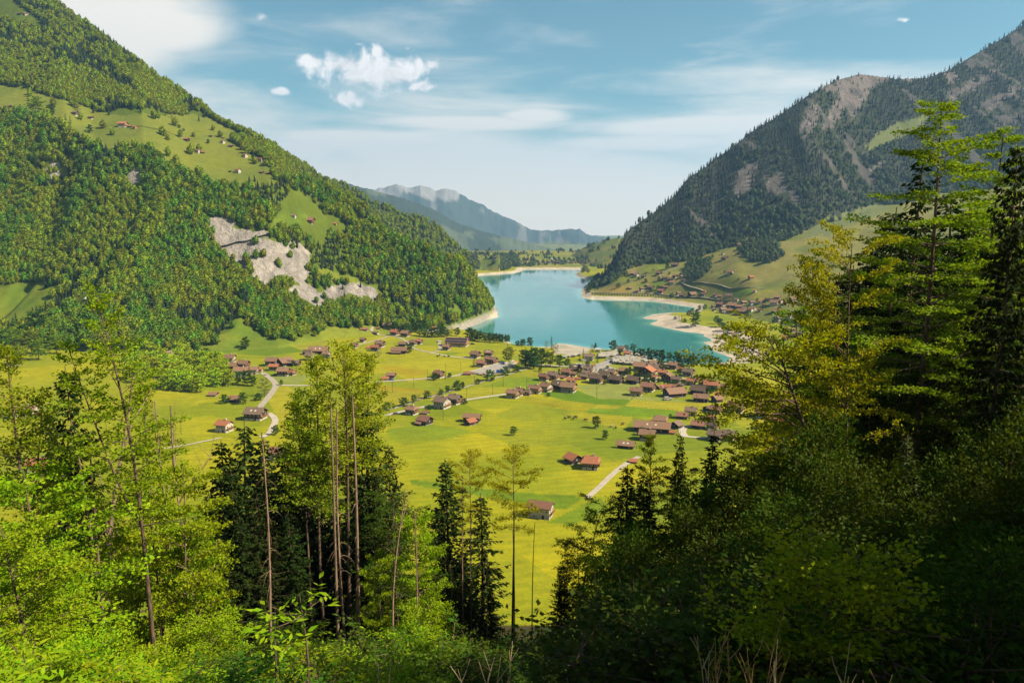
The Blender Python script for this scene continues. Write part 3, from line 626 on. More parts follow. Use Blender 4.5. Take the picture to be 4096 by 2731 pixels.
def bush(seed, R=1.3, H=2.4, n=420, leaflet=(.12, .034), pairs=3, stems=9, simple=False, flat=.25):
    rng = np.random.default_rng(seed); lines = []; P = []; Dd = []; LN = []
    tips = []
    for i in range(stems):
        a = rng.uniform(0, 6.28); sp = rng.uniform(.15, .95)
        lp, _ = curve_pts((rng.normal(0, .12), rng.normal(0, .12), -.25), (math.cos(a)*sp*R/H, math.sin(a)*sp*R/H, 1), H*rng.uniform(.75, 1.05), 7, -.3, rng, .07)
        lines.append((lp, .028*(1-np.linspace(0, .85, 8)))); tips.append(lp)
        for j in range(5):
            q = rng.integers(2, 7); a2 = rng.uniform(0, 6.28); l2, _ = curve_pts(lp[q], (math.cos(a2), math.sin(a2), rng.uniform(.2, .9)), R*rng.uniform(.35, .75), 5, -.25, rng, .1)
            lines.append((l2, .012*(1-np.linspace(0, .8, 6)))); tips.append(l2)
    for k in range(n):
        lp = tips[rng.integers(len(tips))]; u = rng.uniform(.35, 1.0)**.8*(len(lp)-1); i = min(len(lp)-2, int(u)); p = lp[i]+(lp[i+1]-lp[i])*(u-i)+rng.normal(0, .09, 3)
        if p[2] < .1: continue
        a = rng.uniform(0, 6.28); out = np.array([math.cos(a), math.sin(a), rng.normal(flat, .3)]); out /= np.linalg.norm(out)
        if simple:
            P.append(p); Dd.append(out); LN.append(leaflet[0]*rng.uniform(.6, 1.3)); continue
        side = np.array([-out[1], out[0], 0]); rl = leaflet[0]*1.9*rng.uniform(.7, 1.25)
        for q in range(pairs):
            b = p+out*rl*(q+.6)/pairs-np.array([0, 0, .25*rl*((q+.6)/pairs)**2])
            for sg in (-1, 1): P.append(b); Dd.append(out*.55+side*sg+np.array([0, 0, rng.uniform(-.55, .05)])); LN.append(leaflet[0]*rng.uniform(.75, 1.15)*(1-.12*q))
        P.append(p+out*rl); Dd.append(out+np.array([0, 0, -.35])); LN.append(leaflet[0]*1.1)
    P = np.array(P); Dd = np.array(Dd); LN = np.array(LN); n_ = len(P)
    lv, lf = leaf_quads(P, Dd, np.array([0, 0, 1.])+rng.normal(0, .4, (n_, 3)), LN, LN*(leaflet[1]/leaflet[0]))
    return tubes_np(lines, 4), (lv, lf)
# ------------------------------------------------------------------ plant materials
BARK = solid('bark', (.22, .14, .095), rough=.9, col2=(.09, .062, .045), scale=9, bump=.6, stretch=(1, 1, .25), spec=.15)
BARK_PALE = solid('pale_dead_wood', (.40, .26, .17), rough=.85, col2=(.18, .12, .085), scale=8, bump=.4, stretch=(1, 1, .2), spec=.15)
BEECH = leafmat('young_beech_leaves', (.125, .198, .004), (.240, .268, .006), .45, (1.05, 1.0, .3), k=1.0)
GREENL = leafmat('green_leaves', (.060, .140, .010), (.125, .195, .012), .40, (1.1, 1.0, .35), k=.72)
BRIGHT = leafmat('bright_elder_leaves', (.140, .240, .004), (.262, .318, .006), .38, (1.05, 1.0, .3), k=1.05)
NEEDLE = leafmat('spruce_needles', (.014, .032, .003), (.036, .052, .005), .12, (1.2, 1, .4), rough=.8, k=.6, spec=.06)
NEEDLE2 = leafmat('lighter_spruce_needles', (.030, .060, .008), (.060, .085, .010), .15, (1.2, 1, .4), rough=.6)
F_LEAF = leafmat('far_broadleaf_crowns', (.150, .205, .006), (.235, .250, .008), .25, (1.1, 1, .4), rnd=.42, isl=.2, k=.98)
F_LEAF_R = leafmat('far_shade_toned_crowns', (.070, .098, .040), (.115, .135, .060), .10, (1.1, 1, .5), rnd=.6, k=1.05, isl=.25)  # greyer, darker copy of the far crowns with shade put into its colour
F_LEAF2 = leafmat('far_deep_green_crowns', (.050, .105, .006), (.105, .155, .008), .2, (1.1, 1, .4), rnd=.42, k=1.35, isl=.2)
GOLD = leafmat('sunlit_gold_beech_leaves', (.19, .215, .004), (.33, .305, .006), .45, (1.15, 1.0, .3), k=1.0)  # yellower copy of the beech leaves, sunlight on the crowns put into colour
DARKG = leafmat('shade_darkened_leaves', (.050, .115, .006), (.125, .165, .007), .35, (1.15, 1, .3), k=.48)  # darker copy of the green leaves, shade of the right stand put into colour
VBRIGHT = leafmat('fresh_valley_leaves', (.16, .225, .005), (.27, .305, .007), .3, (1.1, 1, .3), k=1.6)
F_NEEDLE = leafmat('far_conifer_crowns', (.014, .026, .010), (.030, .042, .014), 0, (1, 1, 1), rnd=.7)
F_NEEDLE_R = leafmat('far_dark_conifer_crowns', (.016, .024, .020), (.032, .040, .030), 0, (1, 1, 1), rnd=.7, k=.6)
M_GREY = leafmat('grey_green_leaves', (.12, .13, .055), (.19, .18, .09), .3, (1.1, 1, .5))
PURPLE = leafmat('copper_leaves', (.055, .02, .016), (.08, .03, .02), .3, (1, .7, .6))
# ------------------------------------------------------------------ far forest crowns (instanced, nobody could count them)
def ico(sub=2):
    import bmesh
    b = bmesh.new(); bmesh.ops.create_icosphere(b, subdivisions=sub, radius=1); v = np.array([q.co[:] for q in b.verts]); f = np.array([[w.index for w in q.verts] for q in b.faces]); b.free(); return v, f
def far_crown(seed, mat, tall=1.0):
    rng = np.random.default_rng(seed); v, f = ico(2)
    d = 1+.42*(np.array([sum(math.sin(q @ k+p) for k, p in kk) for q in v for kk in [KK[seed % len(KK)]]])/3)
    c = v*d[:, None]*np.array([.27, .27, .38*tall]); c[:, 2] += .60
    c[:, :2] *= (1.12-.45*np.clip(c[:, 2:3]-.45, 0, 1))
    n = 260; i = rng.integers(0, len(v), n); Pb = c[i]*1.0+rng.normal(0, .02, (n, 3)); Dv = v[i]+rng.normal(0, .8, (n, 3))
    lv, lf = leaf_quads(Pb, Dv, rng.normal(0, 1, (n, 3))+v[i], rng.uniform(.11, .22, n), rng.uniform(.08, .15, n))
    tv, tf = tubes_np([(np.array([[0, 0, -.12], [0, 0, .3]]), np.array([.02, .016]))], 4)
    V = np.concatenate([c, lv, tv]); me = mesh_np('far_tree', V, [f, lf+len(c), tf+len(c)+len(lv)], mat=[mat, BARK], smooth=True, midx=[0]*(len(f)+len(lf))+[1]*len(tf)); return me
KK = [[(np.random.default_rng(900+s*7+k).normal(0, 3.2, 3), k*1.7) for k in range(3)] for s in range(5)]
def far_conifer(seed, mat, slim=.16):
    rng = np.random.default_rng(seed); V = []; F = []; n = 0
    for k in range(9):
        z1 = .12+.86*(k/9)**.95; z0 = z1-.085; r = slim*(1-.93*k/9)*rng.uniform(.85, 1.15); m = 9
        V.append((0, 0, min(1, z1+.10))); a0 = rng.uniform(0, 6)
        for q in range(m*2): a = a0+q*math.pi/m; rr = r*(rng.uniform(.85, 1.2) if q % 2 else .55); V.append((math.cos(a)*rr, math.sin(a)*rr, z0-(.02 if q % 2 else -.015)))
        for q in range(m*2): F.append((n, n+1+q, n+1+(q+1) % (m*2)))
        n += m*2+1
    return mesh_np('far_conifer', np.array(V), np.array(F), mat=mat)
def proto(name, me): return bpy.data.objects.new(name, me)
FB = [proto('far_tree_form', far_crown(s, F_LEAF, 1+.15*(s % 2))) for s in (1, 2, 3, 4)]
FB2 = [proto('far_tree_form', far_crown(s, F_LEAF2, 1.1)) for s in (1, 3, 4)]
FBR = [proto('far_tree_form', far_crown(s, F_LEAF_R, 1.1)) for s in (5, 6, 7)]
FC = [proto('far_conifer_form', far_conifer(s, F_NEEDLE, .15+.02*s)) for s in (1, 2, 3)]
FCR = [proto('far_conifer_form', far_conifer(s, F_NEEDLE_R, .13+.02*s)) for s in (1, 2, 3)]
def forest(name, label, P, S, protos, seed):
    rng = np.random.default_rng(seed); n = len(P)
    me = bpy.data.meshes.new(name); me.vertices.add(n); me.vertices.foreach_set('co', np.asarray(P, np.float32).ravel())
    a = me.attributes.new('rot', 'FLOAT_VECTOR', 'POINT'); r = np.zeros((n, 3), np.float32); r[:, 2] = rng.uniform(0, 6.28, n); r[:, :2] = rng.normal(0, .05, (n, 2)); a.data.foreach_set('vector', r.ravel())
    a = me.attributes.new('scl', 'FLOAT_VECTOR', 'POINT'); w = S*rng.uniform(.82, 1.25, n); a.data.foreach_set('vector', np.stack([w, w, S], 1).astype(np.float32).ravel())
    a = me.attributes.new('pick', 'INT', 'POINT'); a.data.foreach_set('value', rng.integers(0, len(protos), n).astype(np.int32)); me.update()
    ng = bpy.data.node_groups.new(name, 'GeometryNodeTree')
    ng.interface.new_socket('Geometry', in_out='INPUT', socket_type='NodeSocketGeometry'); ng.interface.new_socket('Geometry', in_out='OUTPUT', socket_type='NodeSocketGeometry')
    nn = ng.nodes; gi = nn.new('NodeGroupInput'); go = nn.new('NodeGroupOutput'); jn = nn.new('GeometryNodeJoinGeometry'); ip = nn.new('GeometryNodeInstanceOnPoints')
    for pr in protos:
        oi = nn.new('GeometryNodeObjectInfo'); oi.inputs['Object'].default_value = pr; oi.inputs['As Instance'].default_value = True; ng.links.new(oi.outputs['Geometry'], jn.inputs[0])
    def attr(nm, ty): q = nn.new('GeometryNodeInputNamedAttribute'); q.data_type = ty; q.inputs['Name'].default_value = nm; return [s for s in q.outputs if s.name == 'Attribute' and s.enabled][0]
    ip.inputs['Pick Instance'].default_value = True
    ng.links.new(gi.outputs[0], ip.inputs['Points']); ng.links.new(jn.outputs[0], ip.inputs['Instance']); ng.links.new(attr('pick', 'INT'), ip.inputs['Instance Index'])
    ng.links.new(attr('rot', 'FLOAT_VECTOR'), ip.inputs['Rotation']); ng.links.new(attr('scl', 'FLOAT_VECTOR'), ip.inputs['Scale']); ng.links.new(ip.outputs[0], go.inputs[0])
    o = link(name, me, None, kind='stuff', label=label, category='forest'); md = o.modifiers.new('trees', 'NODES'); md.node_group = ng
    return o
rng = np.random.default_rng(77)
def scatter(x0, x1, y0, y1, sp):
    gx, gy = np.meshgrid(np.arange(x0, x1, sp), np.arange(y0, y1, sp)); gx = gx.ravel()+rng.uniform(-.48, .48, gx.size)*sp; gy = gy.ravel()+rng.uniform(-.48, .48, gy.size)*sp
    az = np.arctan2(gx, gy); m = np.abs(az) < rad(37); gx, gy, az = gx[m], gy[m], az[m]; r = np.hypot(gx, gy)
    z, ly, sd, w = height(az, r); px, py = project(gx, gy, z); return gx, gy, z, az, r, ly, sd, w, px, py
def anyp(px, py, polys):
    r = np.zeros(px.shape, bool)
    for p in polys: r |= inpoly(px, py, p)
    return r
HOUSE_CLEAR = []   # filled with the clearings round hillside houses
for q in [('F',2055,1465,45),('F',1960,1452,22),('F',2237,1500,16),('B',600,500,22)]: HOUSE_CLEAR.append((*ground(*q[:3])[:2], q[3]*.5+6))
def clear(gx, gy):
    m = np.ones(gx.shape, bool)
    for cx, cy, cr in HOUSE_CLEAR: m &= np.hypot(gx-cx, gy-cy) > cr
    return m
# left mountain
gx, gy, z, az, r, ly, sd, w, px, py = scatter(-1250, 150, 560, 2150, 5.0)
jit = rng.normal(0, 9, px.shape)
lower = (ly == 1) & (r > at(r0A, az)+3) & (r < at(r1A, az)+18) & (z > 7) & ~anyp(px+jit, py+jit, GRASS_A) & ~((anyp(px+jit, py+jit, ROCK_A) | anyp(px+jit, py+jit-26, ROCK_A)) & (rng.random(px.shape) > .05)) & clear(gx, gy)
nz_ = fbm(gx/55, gy/55, 401, 3)
tb2 = (r-at(r2B, az))
upper = (ly == 2) & (r < at(r3B, az)+14) & ((tb2 > (nz_-.5)*75) | ((rng.random(px.shape) < .012)) | ((az > rad(-16.6)) & (nz_ > .45)) | (inpoly(px, py, D([(525,322),(560,318),(640,360),(690,390),(640,388),(575,350)]))))
topmeadow = inpoly(px, py, D([(-60,-60),(30,0),(70,35),(110,70),(60,60),(0,45),(-60,40)]))
upper &= ~topmeadow
con = (anyp(px, py, SPRUCE_A) & (rng.random(px.shape) < .8)) | (rng.random(px.shape) < np.clip((fbm(gx/70, gy/70, 405, 3)-.53)*3.0, .03, .75))
con = np.where(upper & (tb2 > 150), rng.random(px.shape) < .62, con)
sz = rng.uniform(7.5, 12.5, px.shape)*(.7+.6*nz_)
deep = (fbm(gx/48, gy/48, 409, 4)+rng.normal(0, .12, px.shape)) > .53
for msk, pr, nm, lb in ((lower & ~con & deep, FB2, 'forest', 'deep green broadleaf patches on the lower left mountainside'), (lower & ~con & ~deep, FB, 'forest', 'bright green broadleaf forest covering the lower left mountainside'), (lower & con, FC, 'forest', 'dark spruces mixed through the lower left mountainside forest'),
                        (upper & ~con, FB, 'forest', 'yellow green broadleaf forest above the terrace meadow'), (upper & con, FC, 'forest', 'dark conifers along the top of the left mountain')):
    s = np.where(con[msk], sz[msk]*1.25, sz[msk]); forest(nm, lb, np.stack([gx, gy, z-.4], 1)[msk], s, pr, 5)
# spur behind
gx, gy, z, az, r, ly, sd, w, px, py = scatter(-1000, 0, 1450, 2200, 9)
m = (ly == 3) & (r < RM2+15) & (z > 12) & (fbm(gx/80, gy/80, 411, 3) < .66); con = rng.random(px.shape) < .3
forest('forest', 'hazy green broadleaf wood on the spur behind', np.stack([gx, gy, z-.4], 1)[m & ~con], rng.uniform(10, 15, (m & ~con).sum()), FB, 6)
forest('forest', 'dark conifers scattered over the spur behind', np.stack([gx, gy, z-.4], 1)[m & con], rng.uniform(13, 18, (m & con).sum()), FC, 7)
# right mountain
gx, gy, z, az, r, ly, sd, w, px, py = scatter(60, 2100, 1000, 3300, 7.2)
nz_ = fbm(gx/65, gy/65, 421, 3); up_ = (r-at(r1R, az))/np.maximum(at(r2R, az)-at(r1R, az), 1)
isf = (ly == 4) & (z > 5) & (r < at(r2R, az)+12) & ((up_ > 0) | ((r > at(r1R, az)-(nz_-.35)*130) & (nz_ > .42)))
jit = rng.normal(0, 10, px.shape)
isf &= ~((anyp(px+jit, py+jit, ROCK_R) | anyp(px+jit, py+jit-12, ROCK_R)) & (rng.random(px.shape) > .10)) & ~((fbm(gx/40+gy/90, gy/210, 425, 3) > .69) & (up_ > .12)) & ~(anyp(px, py, MEADOW_R) & (rng.random(px.shape) > .04))
isf |= (ly == 4) & anyp(px, py, FOREST_R)
con = rng.random(px.shape) < np.clip(.18+1.5*up_+(nz_-.5)*1.4, .12, .96)
s = rng.uniform(7, 14, px.shape)*(.75+.5*nz_)
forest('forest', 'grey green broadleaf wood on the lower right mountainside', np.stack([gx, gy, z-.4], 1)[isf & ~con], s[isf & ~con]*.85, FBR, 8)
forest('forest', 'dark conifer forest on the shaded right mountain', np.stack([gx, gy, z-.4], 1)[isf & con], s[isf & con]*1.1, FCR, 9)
# far shore: knoll, flats and low hill
gx, gy, z, az, r, ly, sd, w, px, py = scatter(-420, 620, 1700, 3100, 10)
gpx, gpy = (px-1850)*3.92, (py-850)*3.92
kn = (z > 5) & (sd > w) & (r < 3050)
wood = kn & (anyp(gpx, gpy, [[(540,910),(600,790),(690,720),(760,660),(850,720),(930,900),(800,920)], [(60,720),(240,720),(260,880),(150,900)], [(430,790),(500,780),(500,860),(440,860)]]))
rnd_ = rng.random(px.shape); nz_ = fbm(gx/45, gy/45, 431, 3)
sparse = kn & ~wood & (r > 2250) & ((ly == 0) | (ly == 5) | (ly == 6)) & (((nz_ > .60) & (rnd_ < .55)) | (rnd_ < .012))
edge = kn & (sd < w+14) & (r > 1900) & (rnd_ < .5)
m = wood | sparse | edge; s = np.where(wood, rng.uniform(11, 17, px.shape), rng.uniform(6, 12, px.shape)); s = np.where(edge & ~wood, rng.uniform(3, 6, px.shape), s)
forest('forest', 'small woods and hedges on the far shore of the lake', np.stack([gx, gy, z-.3], 1)[m], s[m], FBR+FCR[:1], 10)
# ================================================================== roads, houses, caravans, cars, valley trees
ASPH = solid('pale_road', (.58, .49, .39), rough=.9, col2=(.47, .40, .32), scale=.3, spec=.2)
GRAV = solid('grey_yard', (.42, .37, .33), rough=.95, col2=(.34, .3, .27), scale=.2, spec=.2)
SILT = solid('pale_channel_stone', (.42, .38, .31), rough=.95, scale=.4)
def densify(P, step=6.0):
    out = [P[0]]
    for a, b in zip(P[:-1], P[1:]):
        n = max(1, int(np.hypot(*(b-a))/step))
        for k in range(1, n+1): out.append(a+(b-a)*k/n)
    return np.array(out)
def smoothline(P):
    P = np.array(P)
    for _ in range(2):
        if len(P) < 3: break
        P = np.concatenate([P[:1], np.stack([P[:-1]*.75+P[1:]*.25, P[:-1]*.25+P[1:]*.75], 1).reshape(-1, 2), P[-1:]])
    return P
def road(name, zm, pts_, wid, mat, label, off=.22):
    P = densify(smoothline([ground(zm, *p)[:2] for p in pts_]), 5)
    d = np.gradient(P, axis=0); d /= np.linalg.norm(d, axis=1, keepdims=True)+1e-9; n = np.stack([-d[:, 1], d[:, 0]], 1)
    rows = [P+n*wid*s for s in (-.5, 0, .5)]
    z = [hz(r[:, 0], r[:, 1]) for r in rows]; zt = np.maximum(np.maximum(z[0], z[1]), z[2])+off
    V = np.concatenate([np.concatenate([r, zt[:, None]], 1) for r in rows]); k = len(P); i = np.arange(k-1)
    F = np.concatenate([np.stack([i, i+1, i+1+k, i+k], 1), np.stack([i+k, i+k+1, i+1+2*k, i+2*k], 1)])
    me = mesh_np(name, V, F[:, ::-1], mat=mat); link(name, me, None, kind='structure', label=label, category=name.replace('_', ' '))
def yard(name, zm, pts_, mat, label, off=.15):
    P = densify(np.array([ground(zm, *p)[:2] for p in pts_+pts_[:1]]), 6)[:-1]
    c = P.mean(0); V = np.concatenate([P, [c]]); z = hz(V[:, 0], V[:, 1])+off; n = len(P)
    F = [(i, (i+1) % n, n) for i in range(n)]
    me = mesh_np(name, np.concatenate([V, z[:, None]], 1), np.array(F), mat=mat); link(name, me, None, kind='structure', label=label, category=name.replace('_', ' '))
road('road', 'B', [(1752,985),(1775,1003),(1815,1030),(1842,1065),(1835,1090),(1790,1150),(1735,1215),(1700,1245)], 5.2, ASPH, 'pale lane winding down past the farms on the left')
road('road', 'B', [(1790,1255),(1828,1278),(1840,1310),(1818,1350),(1800,1392),(1745,1415)], 4.6, ASPH, 'pale lane bending below the grey roofed chalet')
road('road', 'B', [(1838,1068),(1930,1070),(2110,1072)], 4.2, ASPH, 'short side lane across the meadow')
road('path', 'B', [(1060,1495),(1200,1475),(1330,1450),(1480,1418)], 2.2, ASPH, 'thin farm track across the left meadow')
road('path', 'B', [(0,960),(60,945),(150,930)], 3.0, ASPH, 'pale track at the far left meadow')
road('road', 'A', [(430,793),(640,780),(860,765),(1050,750),(1290,735),(1440,700),(1640,640),(1830,575)], 4.4, ASPH, 'lane leading to the gravel car park')
yard('gravel_yard', 'A', [(1440,698),(1640,640),(1835,568),(1940,585),(2050,600),(1980,650),(1900,690),(1690,718),(1530,700)], GRAV, 'grey gravel car park beside the red walled hall')
road('road', 'A', [(545,1175),(680,1140),(780,1120),(970,1078),(1110,1055),(1300,1035),(1440,1000),(1680,965),(1930,930),(2060,905)], 4.2, ASPH, 'narrow road from the chalets to the village')
road('stream', 'A', [(540,1112),(700,1082),(860,1020),(960,980),(1080,958),(1220,915),(1440,855),(1640,795),(1700,778),(1900,720),(2100,662),(2200,630)], 2.6, SILT, 'straight stone lined stream channel across the meadows')
road('road', 'A', [(150,398),(330,345),(480,305),(600,266),(680,275),(760,310),(800,345),(840,395),(900,420),(1050,457),(1130,445),(1172,430),(1165,385),(1160,340)], 3.6, ASPH, 'curved farm lane through the upper meadow')
road('road', 'A', [(1050,457),(1180,480),(1300,503),(1460,520),(1560,530)], 3.2, ASPH, 'farm lane running to the brown chalet')
road('road', 'A', [(600,266),(450,235),(380,212),(405,170)], 3.6, ASPH, 'lane climbing to the forest edge')
road('road', 'C', [(130,548),(330,560),(560,560),(690,590),(760,630),(850,640),(980,655),(1100,665),(1200,690),(1280,685)], 6.5, ASPH, 'village street between the chalets')
yard('parking_lot', 'C', [(690,575),(780,545),(900,500),(980,465),(985,500),(860,560),(830,572),(950,585),(940,610),(800,650),(710,610)], GRAV, 'grey asphalt square at the campsite')
road('road', 'C', [(480,545),(600,548),(700,566),(780,545)], 9, GRAV, 'grey strip of car parking beside the white house')
road('road', 'C', [(780,545),(900,502),(965,470),(985,440)], 8, GRAV, 'campsite road towards the lake')
road('road', 'C', [(1668,1290),(1640,1245),(1660,1205),(1700,1190),(1740,1185)], 5, ASPH, 'short curving drive below the orange roofs')
road('road', 'C', [(1640,1290),(1740,1300),(1860,1310),(1980,1300)], 3.5, ASPH, 'pale drive behind the foreground trees')
road('road', 'J', [(1665,335),(1740,270),(1820,190),(1890,130),(1960,85),(2010,60)], 3.4, ASPH, 'straight pale farm road in the near meadow')
road('road', 'C', [(1280,685),(1300,700),(1420,690),(1640,690),(1800,700)], 4.5, ASPH, 'street through the right part of the village')
road('road', 'E', [(262,625),(300,634),(420,641),(560,642),(740,641),(900,652),(1010,661),(1150,683),(1290,684),(1400,697),(1500,706),(1580,716)], 4.5, ASPH, 'lakeside road under the right hand meadows')
road('road', 'E', [(1110,540),(1160,566),(1230,595),(1325,622)], 3.0, ASPH, 'hillside lane between scattered chalets')
road('road', 'E', [(870,465),(950,452),(1010,425),(1065,405),(1080,390)], 3.0, ASPH, 'lane climbing to the upper farm')
road('path', 'E', [(1160,525),(1300,545),(1480,565),(1700,585),(1900,600)], 2.4, ASPH, 'thin path across the right meadow')
road('road', 'K', [(340,592),(430,560),(520,535),(610,518),(690,502),(770,474),(900,448),(1030,425)], 5, ASPH, 'ledge road cut across the pale cliff', off=1.2)
road('road', 'F', [(880,850),(1000,860),(1150,890),(1240,940)], 2.6, ASPH, 'thin lane on the terrace meadow', off=.6)
# ------------------------------------------------------------------ house materials
ROOFS = {'b': solid('brown_roof_tiles', (.31, .165, .095), rough=.85, scale=1.2, col2=(.21, .115, .07), stretch=(1, 1, 4)), 'o': solid('orange_roof_tiles', (.48, .175, .078), rough=.85, scale=1.2, col2=(.34, .12, .06), stretch=(1, 1, 4)),
         'r': solid('red_brown_roof_tiles', (.31, .135, .082), rough=.85, scale=1.2, col2=(.22, .10, .065), stretch=(1, 1, 4)), 'g': solid('grey_brown_roof_tiles', (.25, .155, .105), rough=.85, scale=1.2, col2=(.17, .11, .08), stretch=(1, 1, 4)), 'd': solid('dark_roof_tiles', (.16, .095, .062), rough=.85, scale=1.2, stretch=(1, 1, 4))}
WOOD = solid('brown_timber_wall', (.10, .042, .020), rough=.85, scale=2, col2=(.055, .026, .014), stretch=(1, 1, 5)); WOODD = solid('dark_timber_wall', (.045, .024, .015), rough=.9, scale=2, col2=(.028, .016, .010), stretch=(4, 4, 1))
WOODR = solid('red_timber_wall', (.17, .045, .024), rough=.85, scale=2, stretch=(1, 1, 5)); TAN = solid('tan_wall', (.42, .26, .10), rough=.85, var=.15); WHITE = solid('white_render_wall', (.58, .51, .41), rough=.9, var=.1)
TRIM = solid('balcony_wood', (.30, .11, .035), rough=.8); GLASSD = solid('window_pane', (.03, .035, .04), rough=.15, var=.1, spec=.6); WFR = solid('window_frame', (.75, .71, .62), rough=.7, var=.05); SOLAR = solid('solar_panel', (.025, .022, .035), rough=.3, spec=.5)
WALLS = {'c': WOOD, 'B': WOODD, 'w': WHITE, 't': TAN, 'R': WOODR, 's': WOOD}
def house(name, zm, x, y, wpx, roof='b', yaw=-28, k=.8, kind='c', label='', cat='house', group=None, hf=1.0, extra='', rmin=262, push=.35):
    g = ground(zm, x, y, rmin); d = math.hypot(g[0], g[1]); dep = g[1]*CP-(g[2]-CAMZ)*SP
    wm = wpx/ZOOMS[zm][2]*dep/FP*1.07
    k = min(1.15, k*1.28); va = math.atan2(g[0], g[1]); ya = rad(yaw)-va*.6
    Lh = wm/(abs(math.cos(ya+va))+k*abs(math.sin(ya+va)))*.93; Gh = k*Lh
    cx, cy = g[0]+math.sin(va)*Gh*push, g[1]+math.cos(va)*Gh*push
    sx, sy = math.cos(ya)*Lh*.5, math.sin(ya)*Lh*.5; tx, ty = -math.sin(ya)*Gh*.5, math.cos(ya)*Gh*.5
    cz = hz(np.array([cx+sx+tx, cx+sx-tx, cx-sx+tx, cx-sx-tx, cx]), np.array([cy+sy+ty, cy+sy-ty, cy-sy+ty, cy-sy-ty, cy])); z0 = float(min(cz[:4].min(), cz[4])); dz = float(cz.max()-z0)
    r = empty(name, (cx, cy, z0), ya, label=label, category=cat, group=group)
    px = wpx/ZOOMS[zm][2]/4.0        # width in the rendered picture
    sm = px < 6
    base = 2.3 if kind in 'cRwt' else .7
    base = base*min(1, wm/9)+min(dz*.35, 1.6)
    wh = {'c': 4.3, 'R': 4.2, 'w': 5.0, 't': 4.2, 'B': 4.0, 's': 2.4}[kind]*min(1.15, max(.5, wm/12))*hf
    pitch = .56; oh = .55+.05*Gh; wh *= .74; base *= .78; H0 = 0; rise = Gh/2*pitch; H0 = base+wh; a, b = Lh/2, Gh/2
    if not sm or kind in 'cRw':
        m = MB(); m.box(-a+.02, a-.02, -b+.02, b-.02, -1.2, base); m.build('plinth', WHITE if kind != 'B' else GRAV, r)
    m = MB(); v = [(-a, -b), (a, -b), (a, b), (-a, b)]; t_ = .12
    m.add([(p[0], p[1], base if not sm or kind in 'cRw' else -1) for p in v]+[(p[0], p[1], H0) for p in v]+[(-a, 0, H0+rise), (a, 0, H0+rise)], [(0, 1, 5, 4), (2, 3, 7, 6), (1, 2, 6, 9, 5), (3, 0, 4, 8, 7), (3, 2, 1, 0)])
    wl = m.build('wall', WALLS[kind], r)
    e = a+oh*1.1; f = b+oh; zf = H0-oh*pitch; zt = H0+rise; th = .32; hip = 'h' in extra
    eh = e-(rise*.9 if hip else 0)
    m = MB()
    m.add([(-e, -f, zf), (e, -f, zf), (eh, 0, zt), (-eh, 0, zt), (-e, -f, zf+th), (e, -f, zf+th), (eh, 0, zt+th), (-eh, 0, zt+th)], [(0, 3, 2, 1), (4, 5, 6, 7), (0, 1, 5, 4), (1, 2, 6, 5), (3, 0, 4, 7)])
    m.add([(-e, f, zf), (e, f, zf), (eh, 0, zt), (-eh, 0, zt), (-e, f, zf+th), (e, f, zf+th), (eh, 0, zt+th), (-eh, 0, zt+th)], [(0, 1, 2, 3), (4, 7, 6, 5), (0, 4, 5, 1), (1, 5, 6, 2), (3, 7, 4, 0)])
    if hip: m.add([(e, -f, zf+th), (e, f, zf+th), (eh, 0, zt+th)], [(0, 1, 2)]); m.add([(-e, -f, zf+th), (-e, f, zf+th), (-eh, 0, zt+th)], [(0, 2, 1)])
    rf = m.build('roof', ROOFS[roof], r)
    if px >= 7 and kind in 'cRwt' and 'n' not in extra:
        m = MB(); cxx = a*.35; m.box(cxx-.4, cxx+.4, -.5, .5, zt-1.0, zt+1.2); m.box(cxx-.5, cxx+.5, -.6, .6, zt+1.2, zt+1.4); m.build('chimney', WHITE if kind == 'w' or px > 11 else GRAV, rf)
    if px >= 6.5:
        # side facing us: both the long front (-y) and the gable (+x when turned that way)
        gs = 1 if math.sin(ya+va) < 0 else -1
        nw = 2 if px < 10 else 3 if px < 16 else 4
        def win(cx_, cz_, face, w_=1.25, h_=1.3):
            m = MB(); q = MB()
            if face == 'f': m.box(cx_-w_/2, cx_+w_/2, -b-.10, -b+.05, cz_, cz_+h_); q.box(cx_-w_/2+.18, cx_+w_/2-.18, -b-.13, -b-.05, cz_+.18, cz_+h_-.18)
            else:
                x0, x1 = (a-.05, a+.10) if gs > 0 else (-a-.10, -a+.05); m.box(x0, x1, cx_-w_/2, cx_+w_/2, cz_, cz_+h_); x0, x1 = (a+.05, a+.13) if gs > 0 else (-a-.13, -a-.05); q.box(x0, x1, cx_-w_/2+.18, cx_+w_/2-.18, cz_+.18, cz_+h_-.18)
            o = m.build('window', WFR, r); q.build('pane', GLASSD, o)
        if kind in 'cRwt':
            for i in range(nw): win(-a+Lh*(i+.5)/nw, base+wh*.35, 'f')
            for i in range(2): win(-b+Gh*(i+.5)/2, base+wh*.35, 'g')
            if px >= 11:
                win(0, base+wh*.95, 'g'); win(-b+Gh*.3, base*.35, 'g'); win(-a+Lh*.3, base*.35, 'f')
            m = MB(); zb_ = base+wh*.22; x0, x1 = (a, a+1.2) if gs > 0 else (-a-1.2, -a)
            m.box(x0, x1, -b*.92, b*.92, zb_-.2, zb_); xr = (x1-.1, x1) if gs > 0 else (x0, x0+.1); m.box(*xr, -b*.92, b*.92, zb_+.003, zb_+.95); m.build('balcony', TRIM, r)
            m = MB(); m.box(a*.3, a*.3+1.1, -b-.09, -b+.04, .05, 2.05); m.build('door', WOODD if kind != 'B' else TRIM, r)
        else:
            m = MB(); m.box(-a*.35, a*.1, -b-.09, -b+.04, max(.1, base*.5), base+wh*.6); m.build('door', TRIM if kind == 's' else WOOD, r)
            if px >= 9: win(a*.55, base+wh*.3, 'f', .9, .9); win(0, base+wh*.5, 'g', .9, .9)
